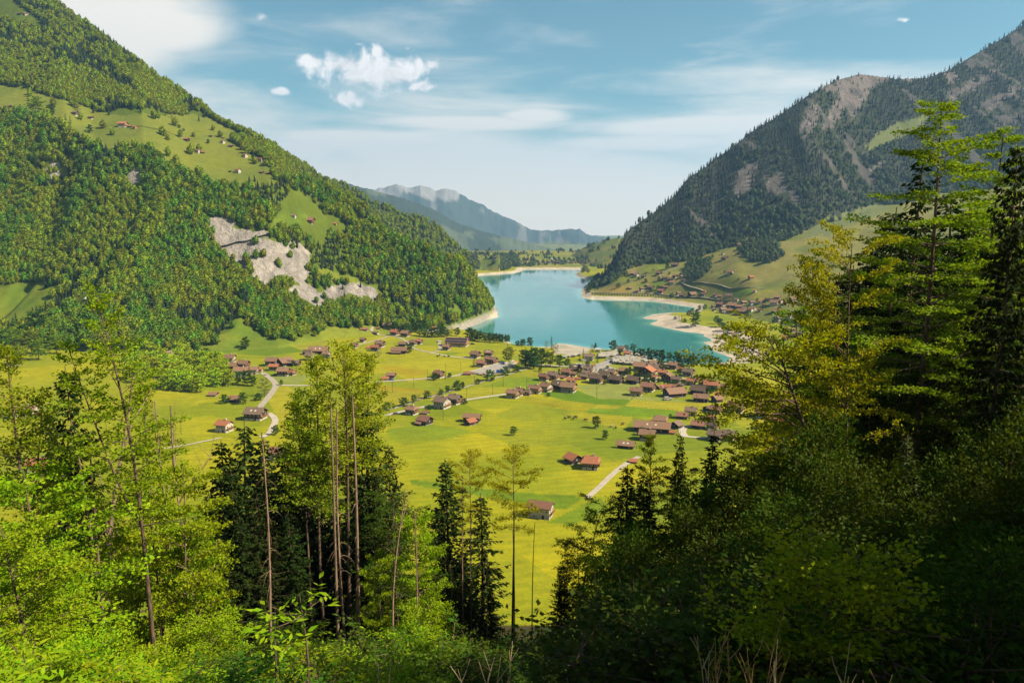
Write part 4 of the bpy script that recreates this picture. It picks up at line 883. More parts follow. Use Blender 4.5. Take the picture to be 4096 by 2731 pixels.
    if 'p' in extra:
        m = MB()
        for s in range(2):
            u0, u1 = .14+.45*s, .48+.45*s; pz = lambda u: zt+th+.08-(zt-zf)*u
            m.add([(-e*.93, -f*u1, pz(u1)), (e*.93, -f*u1, pz(u1)), (e*.93, -f*u0, pz(u0)), (-e*.93, -f*u0, pz(u0))], [(0, 1, 2, 3)])
        m.build('solar_panel', SOLAR, rf)
    if 'k' in extra:
        for s in (-.3, .15):
            m = MB(); pz = lambda u: zt+th+.07-(zt-zf)*u; u0, u1 = .38, .6
            m.add([(e*s, -f*u1, pz(u1)), (e*s+1.2, -f*u1, pz(u1)), (e*s+1.2, -f*u0, pz(u0)), (e*s, -f*u0, pz(u0))], [(0, 1, 2, 3)]); m.build('skylight', WFR, rf)
    if 'l' in extra:    # lean-to
        m = MB(); m.add([(-a, -b-3.2, zf-1.7), (a*.4, -b-3.2, zf-1.7), (a*.4, -b-.02, zf-.1), (-a, -b-.02, zf-.1), (-a, -b-3.2, zf-1.45), (a*.4, -b-3.2, zf-1.45), (a*.4, -b-.02, zf+.15), (-a, -b-.02, zf+.15)], [(0, 3, 2, 1), (4, 5, 6, 7), (0, 1, 5, 4), (1, 2, 6, 5), (3, 0, 4, 7)]); m.build('lean_to_roof', ROOFS['o' if roof == 'o' else 'b'], r)
        m = MB(); m.box(-a+.3, a*.4-.3, -b-2.9, -b-.03, -.6, zf-1.75); m.build('lean_to_wall', WOODD, r)
    HOUSE_CLEAR.append((cx, cy, wm*.6+1.5))
    return r
HS = [
('A',848,1168,150,'b',-30,.75,'c','brown roofed chalet with white base and red brown wall beside a parked car','h'),('A',1000,1280,185,'r',-38,.8,'B','old orange roofed barn standing in front of the brown hut in the meadow','l'),('A',1005,1160,82,'b',-25,.7,'s','small brown hut behind the old orange barn',''),
('A',1195,1098,195,'g',-32,.85,'w','large white chalet with grey roof beside the balcony chalet',''),('A',1340,1048,172,'g',-34,.8,'c','tall chalet with orange balcony behind the large white chalet',''),('A',1535,1252,205,'b',-16,.45,'B','long dark farmhouse with brown roof alone in the meadow',''),('A',1515,1284,135,'o',40,.8,'B','low orange roofed garage with white door in front of the long farmhouse','d'),
('A',2000,978,150,'b',-25,.7,'t','low tan shed with brown roof at the village edge',''),('A',2070,950,128,'b',-32,.85,'c','brown chalet behind the low tan shed',''),('A',2172,945,85,'g',-30,.7,'w','small white outbuilding between brown chalet and yellow house',''),('C',105,848,142,'b',-25,.6,'t','yellow walled house with brown roof at the village edge',''),
('A',612,745,108,'b',-15,.7,'B','dark brown house behind the orange shed by the lane',''),('A',550,767,76,'o',-12,.8,'s','orange roofed shed at the lane in front of the dark house',''),('A',1155,748,128,'r',-32,.8,'c','red brown roofed house with garden shrubs by the lane',''),('A',1487,713,92,'r',-10,.5,'s','low long shed at the gravel car park corner',''),
('A',1637,620,108,'r',-18,.8,'R','red brown chalet at the gravel car park beside a conifer',''),('A',1752,588,150,'b',-38,.5,'R','long red walled hall with sloping roof at the car park',''),('A',1572,522,120,'b',-28,.85,'c','dark brown chalet behind the red brown chalet',''),('A',1722,502,102,'b',-15,.7,'c','brown roofed house with roof windows behind the red hall','k'),
('A',1366,388,275,'b',-14,.5,'t','very long tan barn with solar panels on its roof','p'),('A',1243,430,96,'b',-25,.8,'c','brown chalet in front of the long solar roof barn',''),('A',706,470,182,'b',-8,.5,'B','long brown barn beside a round tree in the upper meadow','l'),('A',745,386,96,'b',-18,.7,'B','small brown barn behind the long brown barn',''),
('A',862,377,86,'b',-28,.85,'c','brown half of the paired chalets on the curved lane',''),('A',930,362,84,'o',-25,.8,'c','orange roofed half of the paired chalets on the curved lane',''),('A',485,398,116,'b',-26,.8,'c','brown chalet with white base left of the curved lane',''),('A',432,440,106,'o',-22,.7,'c','orange roofed chalet below the brown chalet with white base',''),('A',395,402,52,'r',-22,.8,'s','small reddish hut behind the orange roofed chalet',''),('A',355,412,50,'o',-10,.7,'s','low orange roofed shed left of the orange chalet',''),
('A',652,263,106,'o',-28,.8,'R','orange red farmhouse where the curved lane forks',''),('A',776,278,110,'b',-28,.8,'c','brown chalet right of the orange red farmhouse',''),('A',430,252,56,'g',-22,.8,'B','little grey hut under the forest edge',''),('A',463,190,42,'o',-40,.8,'s','tiny orange roof peeping from shrubs at the forest edge',''),('A',575,188,108,'b',-15,.7,'c','dark roofed house behind the hedge at the forest edge',''),('A',740,190,80,'o',-25,.7,'c','orange roofed house in trees at the forest edge',''),('A',1100,198,64,'o',-15,.8,'c','orange roofed house among lakeside trees',''),('A',290,340,72,'g',-28,.85,'c','small chalet half hidden behind the tall foreground beech',''),('A',305,206,82,'r',-5,.5,'s','low reddish shed on the knoll at the forest edge',''),
('H',1860,640,150,'b',-30,.7,'c','brown chalet glimpsed through the tall foreground beech',''),
('B',1425,922,86,'b',-6,.8,'w','white house with brown roof and solar panel in the left hamlet','p'),('B',1535,920,76,'b',-12,.8,'w','brown roofed white house in the middle of the left hamlet',''),('B',1627,957,82,'b',-24,.8,'R','brown roofed house with red wall in the left hamlet',''),('B',1550,972,76,'b',-14,.8,'c','brown roofed house in front row of the left hamlet',''),('B',1612,1012,96,'b',-5,.6,'w','low wide brown roofed building at the lane of the hamlet',''),('B',1690,996,66,'b',-6,.7,'w','low pale house at the lane bend',''),('B',1735,980,42,'o',-18,.7,'t','small orange roofed house at the lane bend',''),
('H',400,960,240,'b',-14,.7,'c','brown roofed chalet with balconies left of the great dark barn',''),('H',620,955,300,'b',38,.9,'B','great dark barn with brown roof on the hillside',''),('H',655,930,145,'o',38,.8,'B','orange roofed annex in front of the great dark barn',''),('H',435,1045,185,'o',-14,.6,'c','dark chalet with two orange eaves in front of the balconied chalet',''),('H',815,960,195,'g',-22,.7,'B','dark grey roofed house right of the great dark barn',''),('H',605,1140,230,'b',-14,.7,'c','brown roofed chalet with white base near the lane junction',''),('H',760,1125,140,'o',-32,.9,'t','bright orange roofed house attached beside the white based chalet',''),('H',1085,860,200,'g',-28,.8,'w','grey roofed white house half behind the foreground beech',''),('H',1235,740,360,'b',-10,.55,'B','long brown hillside barn with roof windows','k'),('H',1370,810,140,'b',-20,.8,'w','white house below the long hillside barn',''),('H',1030,755,160,'d',-20,.7,'B','dark low shed at the left end of the hillside barn',''),
('B',1570,1184,82,'b',-8,.7,'B','dark brown house with garden wall below the bright wood',''),('B',1425,1142,60,'b',-15,.8,'s','little pitched hut at the edge of the bright wood',''),('B',1708,1302,150,'g',-22,.7,'c','dark chalet with grey roof and roof windows at the lane bend','k'),('B',1500,1382,112,'o',-32,.75,'w','orange roofed stone barn in the left meadow',''),('B',175,1290,150,'b',-10,.6,'w','brown roofed farmhouse seen through the far left beeches',''),('S',165,1890,95,'o',-10,.6,'t','orange roofed farm behind the far left trees',''),('S',250,1905,70,'o',-30,.7,'t','small orange shed next to the farm behind the left trees',''),('S',1112,1842,70,'r',-25,.8,'w','red brown roofed house behind the dark spruces',''),('B',600,515,56,'w',-25,.7,'w','white roofed hut on the steep left meadow',''),
('C',221,830,132,'b',-32,.85,'w','white and timber chalet beside the yellow house',''),('C',385,805,230,'d',-32,.55,'B','huge dark barn with four roof windows in the village','k'),('C',455,836,168,'b',-20,.7,'t','brown roofed tan annex in front of the huge dark barn',''),('C',200,714,112,'r',-30,.7,'R','red roofed cottage at the left corner of the village',''),('C',296,706,132,'g',-30,.75,'c','brown chalet behind the white and timber chalet',''),('C',394,692,74,'r',-30,.8,'s','small red roofed hut behind the huge dark barn',''),('C',436,668,118,'r',-25,.8,'R','reddish chalet with gable behind the small red hut',''),('C',484,748,96,'o',-25,.75,'c','orange roofed chalet right of the huge dark barn',''),('C',514,667,58,'b',-28,.8,'c','narrow brown house beside the copper tree',''),('C',658,628,94,'g',-22,.75,'c','grey brown roofed house on the village street',''),('C',525,612,76,'d',-22,.8,'B','dark little barn at the street bend',''),('C',643,668,86,'g',-25,.8,'c','grey roofed house below the village street',''),('C',622,702,82,'g',-22,.8,'c','low grey roofed house in front of the street houses',''),('C',706,672,58,'b',-25,.8,'c','small brown house with white base near the square',''),('C',565,702,52,'o',-20,.8,'s','tiny orange roofed shed among the grey roofs',''),
('C',742,742,142,'d',-22,.7,'c','low wide dark roofed house with garden facing the field',''),('C',836,702,130,'d',-30,.8,'c','dark chalet with gable right of the low wide house',''),('C',912,668,106,'g',-32,.85,'t','tan gabled house on the corner of the square',''),('C',956,742,152,'d',-30,.7,'B','dark house with white corner post facing the field',''),('C',1130,746,150,'d',-30,.7,'B','second dark house with white corner post further right',''),('C',1036,642,122,'b',-20,.7,'B','brown roofed chalet with small dormer by the grass square','h'),('C',1200,612,132,'b',-15,.85,'c','tall dark brown chalet with gable dormer beside the campsite',''),('C',1345,628,132,'g',-30,.8,'c','grey brown roofed chalet with white terrace',''),('C',1360,570,112,'b',-15,.7,'B','brown roofed house behind the grey brown chalet',''),('C',1275,668,172,'o',66,1.0,'c','broad chalet with orange eaves and gable facing the field',''),('C',1476,590,80,'r',-25,.8,'B','reddish brown house behind the broad chalet',''),('C',1552,594,110,'b',-30,.8,'c','brown house near the lakeside trees',''),('C',1625,628,70,'o',-30,.8,'w','little orange roofed house near the lakeside trees',''),('C',1706,668,122,'g',-30,.8,'c','grey brown roofed house on the right edge',''),('C',1484,717,122,'b',68,1.0,'R','dark red chalet with gable facing the field',''),('C',1436,665,92,'o',-22,.7,'R','orange roofed house behind the dark red chalet',''),('C',1346,718,92,'o',-28,.8,'w','pale orange roofed house in the village centre',''),('C',1578,738,96,'g',-22,.8,'c','brown roofed house with awning right of the dark red chalet',''),('C',1733,760,92,'o',-22,.8,'w','white house with bright orange roof',''),
('C',1286,830,142,'r',-20,.8,'c','large chalet with maroon roof and garden conifer',''),('C',1162,872,126,'b',-14,.7,'t','tan house with brown roof at the field corner',''),('C',1410,802,92,'r',38,.9,'s','orange gabled shed behind the large brown barn',''),('C',1490,800,84,'o',-18,.7,'B','bright orange roofed house behind the large brown barn',''),('C',1556,796,80,'r',-18,.7,'B','red brown roofed house joined to the bright orange one',''),('C',1560,884,240,'b',26,.6,'B','large brown barn with open side and white van',''),('C',1630,775,70,'g',-22,.7,'s','small grey roofed shed behind the large brown barn',''),('C',1815,856,172,'d',-24,.75,'B','dark roofed barn right of the large brown barn',''),('C',1840,935,156,'b',-14,.6,'B','brown roofed barn in front of the dark roofed barn',''),('C',1950,814,152,'o',-16,.6,'t','long bright orange roofed house on the right',''),('C',1870,772,116,'b',-12,.7,'c','brown roofed house behind the long orange one',''),('C',2086,808,80,'b',-28,.8,'c','brown house right of the long orange one',''),('C',2026,886,70,'o',-15,.8,'t','small orange roofed house by a pale tree',''),('C',2005,938,118,'b',35,.9,'B','dark gabled barn beside the meadow edge',''),('C',1785,705,75,'g',30,.9,'B','small grey gabled barn behind the white house',''),
('C',1642,1112,110,'r',-8,.75,'B','dark barn with orange red roof beside the grey roofed house',''),('C',1732,1078,112,'g',-16,.8,'c','grey roofed house with white base beside the orange barn',''),('C',1412,1162,138,'b',-12,.8,'B','hip roofed brown house behind the long farm roof','h'),('C',1330,1254,370,'b',-10,.36,'B','very long brown farm roof with pale roof windows','k'),('C',1278,1340,160,'b',-12,.7,'c','brown roofed farmhouse in front of the very long farm roof',''),('C',1582,1212,132,'g',52,.9,'B','grey gabled barn with pale ridge beside the farm',''),('C',1530,1268,80,'o',-12,.6,'s','low orange shed between farm and grey gabled barn',''),('C',1055,1418,180,'b',-14,.55,'B','brown barn with two pale skylights in the meadow','k'),('C',1810,1214,138,'r',-16,.8,'B','barn with weathered orange red roof beside the drive',''),('C',1956,1228,120,'d',-35,.9,'c','dark timber house right of the weathered red roof',''),('C',1905,1030,90,'d',40,.9,'B','dark steep roofed shed at the right edge of the meadow',''),('C',1990,1058,110,'r',-20,.8,'c','red roofed house at the right edge of the meadow',''),('C',1950,1128,98,'o',-52,.9,'B','orange roofed gabled barn near the red roofed house',''),('C',1862,1118,66,'d',40,.8,'s','little dark shed beside the orange gabled barn',''),('C',1986,1342,158,'g',-25,.85,'c','grey dark chalet behind the foreground spruce',''),
('J',1570,108,118,'o',-52,.9,'B','tall orange roofed barn with white base in the near meadow',''),('J',1686,146,112,'o',-8,.85,'c','orange hip roofed chalet with small dormer in the near meadow','h'),('J',1354,470,168,'r',-18,.5,'w','lone barn with red brown roof in the near meadow','n'),('J',1975,102,46,'o',-12,.8,'s','small orange roofed shed beside the straight farm road',''),
('C',1005,410,80,'g',-20,.8,'w','grey roofed house at the lakeside behind the campsite',''),('C',1070,456,74,'o',-25,.8,'R','terracotta roofed house at the lakeside behind the campsite',''),('C',672,504,96,'g',-12,.7,'w','white house with grey brown roof beside two conifers',''),('C',762,412,50,'w',-10,.6,'w','low white hut at the campsite beach',''),
('M',640,960,180,'r',-15,.7,'c','red roofed house behind the leaning beech',''),('M',690,1040,160,'o',-15,.7,'c','orange roofed house behind the leaning beech',''),('M',410,920,110,'r',-20,.8,'c','red brown house hidden in the beech leaves',''),('M',1020,770,70,'o',-20,.8,'t','orange roofed house glimpsed through the beech',''),('M',360,1105,90,'g',-20,.8,'c','grey roofed house behind the yellow beech',''),('M',385,800,70,'g',-15,.8,'B','grey barn behind the yellow beech',''),
]
ROOFS['w'] = solid('pale_metal_roof', (.60, .56, .50), rough=.6, var=.1)
for s in HS: house({'B': 'barn', 's': 'shed'}.get(s[7], 'house'), s[0], s[1], s[2], s[3], s[4], s[5], s[6], s[7], s[8], cat={'B': 'barn', 's': 'shed'}.get(s[7], 'house'), extra=s[9], group='farm buildings and chalets in the valley')
# hillside and far villages: labels from colour, place and rank
def batch(rows, area, group, rmin=700, hf=1.0):
    RN = {'b': 'brown roofed', 'o': 'orange roofed', 'g': 'grey roofed', 'r': 'reddish roofed', 'd': 'dark roofed', 'w': 'white roofed'}
    ORD = ['leftmost', 'second', 'third', 'fourth', 'fifth', 'sixth', 'seventh', 'eighth', 'ninth', 'tenth', 'eleventh', 'twelfth', 'thirteenth', 'fourteenth', 'fifteenth', 'sixteenth', 'seventeenth', 'eighteenth', 'nineteenth', 'twentieth']
    cnt = {}; tot = {}
    for q in rows: tot[q[4]+q[5]] = tot.get(q[4]+q[5], 0)+1
    for q in sorted(rows, key=lambda q: q[1]):
        kk = q[4]+q[5]; i = cnt.get(kk, 0); cnt[kk] = i+1
        kd = {'B': 'dark barn', 'w': 'white house', 'c': 'timber chalet', 's': 'shed', 't': 'tan house', 'R': 'red walled house'}[q[5]]
        if tot[kk] == 1: lb = f'only {RN[q[4]]} {kd} {area}'
        else: lb = f'{RN[q[4]]} {kd} {area}, {ORD[i] if i else "leftmost"} such from the left' if i else f'leftmost {RN[q[4]]} {kd} {area}'
        house('house', q[0], q[1], q[2], q[3], q[4], random.Random(int(q[1])).choice([-15, -28, -40, 25]), .8, q[5], lb, cat='house', group=group, rmin=rmin, hf=hf)
EH = [(672,470,70,'b','B'),(695,490,50,'g','w'),(760,500,45,'d','c'),(785,460,24,'d','c'),(905,472,60,'r','c'),(1055,397,66,'d','c'),(968,516,46,'d','c'),(1058,500,50,'b','c'),(1122,500,40,'b','c'),(1024,518,46,'d','B'),(1030,555,48,'r','w'),(1138,540,44,'d','c'),(795,578,35,'b','B'),(746,618,48,'b','c'),(832,607,62,'b','c'),(811,638,34,'d','c'),(630,605,40,'b','B'),(703,639,38,'b','c'),(928,645,74,'r','R'),(943,587,30,'r','B'),(972,602,46,'b','c'),(1090,658,44,'r','R'),(1125,683,54,'d','c'),(1226,665,96,'b','B'),(1338,637,34,'o','t'),(1325,668,45,'d','c'),(1435,678,44,'r','c'),(1476,687,44,'r','R'),(1566,681,64,'d','w'),(1580,463,58,'r','w'),(1773,512,54,'o','t'),(1811,635,38,'o','w'),(1508,280,30,'g','w'),(1525,328,64,'d','c'),(1360,307,28,'o','t'),(987,278,20,'o','t'),(1628,196,40,'o','t'),(1660,196,34,'r','w'),(855,425,14,'d','s')]
batch([('E',)+q for q in EH], 'on the right lakeside meadows', 'chalets scattered on the right lakeside meadows')
EV = [(1485,772,80,'r','c'),(1420,782,40,'d','c'),(1534,785,40,'w','w'),(1600,778,90,'b','c'),(1660,780,60,'b','B'),(1425,812,35,'d','c'),(1510,828,70,'b','w'),(1570,832,62,'b','c'),(1640,718,44,'b','w'),(1702,748,56,'b','c'),(1715,805,50,'b','c'),(1782,752,58,'g','w'),(1860,740,44,'o','w'),(1895,762,28,'r','c'),(1690,838,84,'b','c'),(1800,805,48,'r','w'),(1860,815,40,'r','c'),(1770,820,54,'r','w'),(1990,760,76,'b','w'),(1925,718,44,'d','c'),(2015,705,56,'b','c'),(2050,738,50,'b','w'),(2100,752,50,'b','c'),(2170,728,78,'b','w'),(2020,830,100,'b','B'),(2130,860,68,'g','c'),(2225,862,50,'g','c'),(2272,872,52,'g','B'),(2040,905,70,'g','w'),(2130,888,58,'g','w'),(2190,926,80,'g','c'),(2265,955,88,'b','w'),(2285,980,56,'b','c'),(2110,1012,50,'g','w'),(2170,1008,48,'b','w'),(2225,1042,68,'g','c'),(2110,1045,58,'g','c'),(2190,1075,60,'b','w'),(2090,1085,58,'o','t'),(1620,1060,58,'g','w'),(1700,1010,96,'g','w'),(2150,830,50,'g','c'),(2070,870,46,'g','w'),(2240,910,50,'g','w')]
batch([('E',)+q for q in EV], 'in the lakeside village on the right', 'houses of the lakeside village on the right')
FH = [(60,722,38,'g','B'),(503,772,44,'g','c'),(606,798,30,'d','c'),(822,850,62,'o','t'),(866,852,26,'b','B'),(900,862,30,'o','t'),(1245,942,40,'o','B'),(1320,1022,34,'r','w'),(1350,1024,26,'r','B'),(1403,915,22,'g','B'),(1488,959,30,'g','w'),(1540,982,30,'g','B'),(1637,1052,35,'b','w'),(1710,1066,26,'g','B'),(1745,1080,36,'o','w'),(1535,1150,16,'d','B'),(1588,1157,40,'r','w'),(1746,1158,30,'g','B'),(1790,1164,28,'o','B'),(1812,1168,24,'r','B'),(135,100,30,'g','B'),(175,104,24,'g','w'),(1490,926,16,'g','B')]
batch([('F',)+q for q in FH], 'on the left terrace meadow', 'alpine huts on the left terrace meadow', rmin=1000)
house('guesthouse', 'F', 2055, 1468, 92, 'r', -18, .6, 'R', 'large brown guesthouse with two gables in the cliff top clearing', rmin=900, hf=1.3)
house('shed', 'F', 1960, 1452, 34, 'g', -18, .7, 'w', 'grey roofed shed left of the cliff top guesthouse', cat='shed', rmin=900)
house('house', 'F', 2237, 1502, 26, 'o', -18, .7, 't', 'orange roofed hut in the forest right of the guesthouse', rmin=900)
GH = [(160,668,26,'o','w'),(305,700,18,'r','w'),(365,708,26,'r','w'),(520,725,50,'d','c'),(935,790,34,'d','c'),(1370,796,60,'b','c'),(1505,805,66,'d','c'),(1400,750,40,'w','w'),(1525,764,50,'d','c'),(1690,800,44,'r','c'),(1735,800,40,'d','c'),(1780,796,40,'r','c'),(1830,788,36,'o','t'),(1870,805,50,'d','c'),(1905,784,36,'o','t'),(1960,800,36,'b','c'),(2080,800,26,'d','c'),(1740,632,44,'r','c'),(1865,602,26,'r','w'),(450,706,26,'d','c'),(1130,750,24,'d','c')]
batch([('G',)+q for q in GH], 'beyond the far end of the lake', 'far houses beyond the end of the lake', rmin=1900)
# ------------------------------------------------------------------ caravans and vehicles
PAINT = {k: solid(k+'_paint', c, rough=.4, var=.06, spec=.5) for k, c in dict(white=(.60, .55, .47), cream=(.48, .40, .29), blue=(.03, .09, .30), grey=(.20, .20, .21), dark=(.04, .04, .05), orange=(.55, .25, .06), red=(.40, .05, .03), yellow=(.6, .42, .05)).items()}
TYRE = solid('tyre_rubber', (.02, .02, .02), rough=.9)
def extrude_profile(m, prof, y0, y1):
    n = len(prof); m.add([(x, y0, z) for x, z in prof]+[(x, y1, z) for x, z in prof], [tuple(range(n)), tuple(range(2*n-1, n-1, -1))]+[(i, i+n, (i+1) % n+n, (i+1) % n) for i in range(n)])
def wheels(r, xs, y, rr=.33):
    for x in xs:
        for s in (-1, 1):
            m = MB(); m.tube([(x, s*y-.1, rr), (x, s*y+.1, rr)], [rr, rr], 10); m.build('wheel', TYRE, r)
def make_vehicle(kind, col, label, group=None):
    r = empty(kind, (0, 0, 0), 0, label=label, category=kind.replace('_', ' '), group=group); m = MB(); g = MB()
    if kind == 'caravan':
        extrude_profile(m, [(-2.7, .45), (2.5, .45), (2.75, 1.2), (2.45, 2.5), (2.1, 2.72), (-2.4, 2.72), (-2.75, 2.3)], -1.15, 1.15); m.build('body', PAINT[col], r)
        g.box(-1.6, 1.4, -1.19, -1.14, 1.35, 2.05); g.build('window', GLASSD, r); a = MB(); a.add([(-2.4, -1.16, 2.5), (2.2, -1.16, 2.5), (2.2, -3.6, 2.1), (-2.4, -3.6, 2.1), (-2.4, -1.16, 2.6), (2.2, -1.16, 2.6), (2.2, -3.6, 2.2), (-2.4, -3.6, 2.2)], [(0, 3, 2, 1), (4, 5, 6, 7), (2, 3, 7, 6), (0, 4, 7, 3), (1, 2, 6, 5)]); a.build('awning', PAINT['cream'], r); wheels(r, (0,), 1.1)
    elif kind == 'car':
        extrude_profile(m, [(-2.1, .3), (2.1, .3), (2.15, .75), (1.3, .92), (-2.1, .95)], -.86, .86); extrude_profile(m, [(-1.95, .93), (1.2, .9), (.55, 1.42), (-1.5, 1.45)], -.76, .76); m.build('body', PAINT[col], r)
        extrude_profile(g, [(-1.7, .98), (.95, .96), (.5, 1.36), (-1.45, 1.38)], -.79, .79); g.build('window', GLASSD, r); wheels(r, (-1.3, 1.3), .84)
    else:
        extrude_profile(m, [(-2.6, .5), (1.3, .5), (1.3, 2.6), (-2.6, 2.6)], -1.1, 1.1); extrude_profile(m, [(1.35, .45), (2.8, .45), (2.8, 1.2), (2.5, 2.1), (1.35, 2.15)], -1.0, 1.0); m.build('body', PAINT[col], r)
        g.box(2.45, 2.84, -.85, .85, 1.25, 1.85); g.build('windscreen', GLASSD, r); wheels(r, (-1.7, 2.0), .95, .42)
    return r
VP = {}
def vehicle(kind, col, zm, x, y, yaw, label, group, sc=1.0):
    if (kind, col) not in VP: o = VP[(kind, col)] = make_vehicle(kind, col, label, group)
    else: o = copy_tree(VP[(kind, col)], label=label, group=group)
    g = ground(zm, x, y); o.location = (g[0], g[1], g[2]+.16); o.rotation_euler = (0, 0, rad(yaw)); o.scale = (sc,)*3
ci = 0; rq = random.Random(4)
for row, (x0, y0, x1, y1, n) in enumerate([(930,532,1120,548,7),(945,515,1180,530,8),(975,500,1240,513,9),(1010,486,1300,500,9),(1060,474,1130,478,3),(1180,545,1250,552,3),(1260,525,1340,535,3),(1460,565,1500,570,2)]):
    for i in range(n):
        f = i/max(1, n-1); x = x0+(x1-x0)*f+rq.uniform(-6, 6); y = y0+(y1-y0)*f+rq.uniform(-2, 2)
        vehicle('caravan', rq.choice(['white', 'cream', 'cream', 'white']), 'C', x, y, rq.choice([8, 10, 14, 98]), 'pale caravan with awning in the packed rows of the lakeside campsite', 'caravans of the lakeside campsite', 1.15)
for row, (x0, y0, x1, y1, n) in enumerate([(770,478,930,462,6),(780,460,960,445,6),(790,445,930,432,5)]):
    for i in range(n):
        f = i/max(1, n-1); vehicle('caravan', rq.choice(['white', 'cream', 'cream']), 'C', x0+(x1-x0)*f+rq.uniform(-6, 6), y0+(y1-y0)*f+rq.uniform(-2, 2), rq.choice([8, 30, 98]), 'pale caravan in the smaller campsite between white house and lakeside', 'caravans in the smaller campsite section', 1.1)
for i in range(9): vehicle('caravan', rq.choice(['cream', 'white']), 'C', 412+i*19+rq.uniform(-5, 5), 474-(i*3)+rq.uniform(-6, 6), rq.choice([10, 60]), 'brownish caravan on the gravel delta left of the white house', 'caravans on the gravel delta', 1.0)
for i, c in enumerate(['yellow', 'yellow', 'white', 'white', 'white', 'white']): vehicle('car', c, 'C', 512+i*14.5, 546+i*1.2, 75, ('yellow van' if c == 'yellow' else 'white car')+' in the row of cars beside the white house', ('yellow' if c == 'yellow' else 'white')+' cars parked in a row beside the white house', 1.25)
for x, y, c, lb in [(622,553,'white','white car alone at the right end of the parked row'),(697,560,'white','white car at the edge of the asphalt square'),(715,560,'orange','orange van at the edge of the asphalt square'),(892,497,'blue','blue car near the campsite gate'),(912,520,'dark','dark car at the corner of the grass square'),(868,502,'white','white car at the campsite gate'),(612,508,'white','white car beside the tall conifer')]: vehicle('car', c, 'C', x, y, 20, lb, None, 1.25)
vehicle('car', 'white', 'C', 1490, 912, 15, 'white van parked in front of the large brown barn', None, 1.7)
vehicle('truck', 'blue', 'A', 1848, 690, 10, 'blue truck on the gravel car park', None, 1.15); vehicle('truck', 'blue', 'A', 1885, 590, 15, 'small blue truck at the far side of the car park', None, .8)
vehicle('truck', 'white', 'A', 1928, 592, 25, 'white truck at the far side of the car park', None, .9); vehicle('truck', 'white', 'A', 1978, 612, 5, 'large white truck beside the market tents', None, 1.1); vehicle('truck', 'orange', 'A', 1658, 716, 100, 'yellow orange truck among the vehicles by the low shed', None, .85); vehicle('truck', 'white', 'A', 1618, 708, 100, 'white van with cab among the vehicles by the low shed', None, .85)
vehicle('car', 'white', 'A', 1568, 700, 10, 'white car beside the low shed', None, 1.3); vehicle('car', 'grey', 'A', 670, 1162, 8, 'silver car on the lane beside the hedge', None, 1.1); vehicle('car', 'blue', 'A', 612, 772, 5, 'blue car beside the orange shed', None, 1.1); vehicle('car', 'white', 'A', 1460, 516, 5, 'white car near the dark brown chalet', None, 1.1); vehicle('car', 'dark', 'A', 1540, 365, 5, 'dark car right of the solar roof barn', None, 1.2); vehicle('car', 'white', 'A', 1160, 338, 60, 'white car at the end of the barn drive', None, 1.5); vehicle('car', 'white', 'H', 290, 1120, 80, 'white car on the lane in the left hamlet', None, 1.1); vehicle('car', 'dark', 'H', 465, 1125, 5, 'dark car beside the white based chalet', None, 1.1)
def tent(x, y, col, label):
    g = ground('A', x, y); r = empty('market_tent', (g[0], g[1], g[2]), .2, label=label, category='tent', group='market tents at the gravel car park')
    m = MB(); m.add([(-2.8, -2.8, 2.2), (2.8, -2.8, 2.2), (2.8, 2.8, 2.2), (-2.8, 2.8, 2.2), (0, 0, 4)], [(0, 1, 4), (1, 2, 4), (2, 3, 4), (3, 0, 4), (3, 2, 1, 0)]); m.build('canopy', PAINT[col], r)
    for sx in (-1, 1):
        for sy in (-1, 1): m = MB(); m.box(sx*2.6-.06, sx*2.6+.06, sy*2.6-.06, sy*2.6+.06, 0, 2.19); m.build('leg', PAINT['grey'], r)
tent(2000, 582, 'white', 'white pyramid market tent at the car park'); tent(2030, 590, 'orange', 'orange market tent beside the white one'); tent(2015, 606, 'cream', 'cream market tent in front of the orange one')
# ------------------------------------------------------------------ cows
COW = solid('brown_cow_hide', (.10, .055, .03), rough=.9); COWL = solid('pale_cow_hide', (.40, .30, .2), rough=.9)
def make_cow(mat):
    b = bpy.data.meshes.new('cow'); import bmesh
    m = MB(); m.tube([(-.95, 0, 1.0), (-.7, 0, 1.05), (-.2, 0, .98), (.4, 0, 1.0), (.75, 0, 1.12), (1.05, 0, 1.2), (1.3, 0, 1.0), (1.45, 0, .78)], [.18, .36, .42, .40, .33, .2, .17, .1], 10)
    for x in (-.65, .5):
        for s in (-1, 1): m.tube([(x, s*.2, .8), (x+.04, s*.2, .42), (x, s*.2, 0)], [.15, .08, .07], 6)
    m.tube([(-.98, 0, 1.15), (-1.08, 0, .6)], [.04, .03], 5); m.tube([(1.12, -.1, 1.28), (1.16, -.28, 1.42)], [.04, .02], 5); m.tube([(1.12, .1, 1.28), (1.16, .28, 1.42)], [.04, .02], 5)
    return m.mesh('cow', mat, True)
CWM = {0: make_cow(COW), 1: make_cow(COWL)}
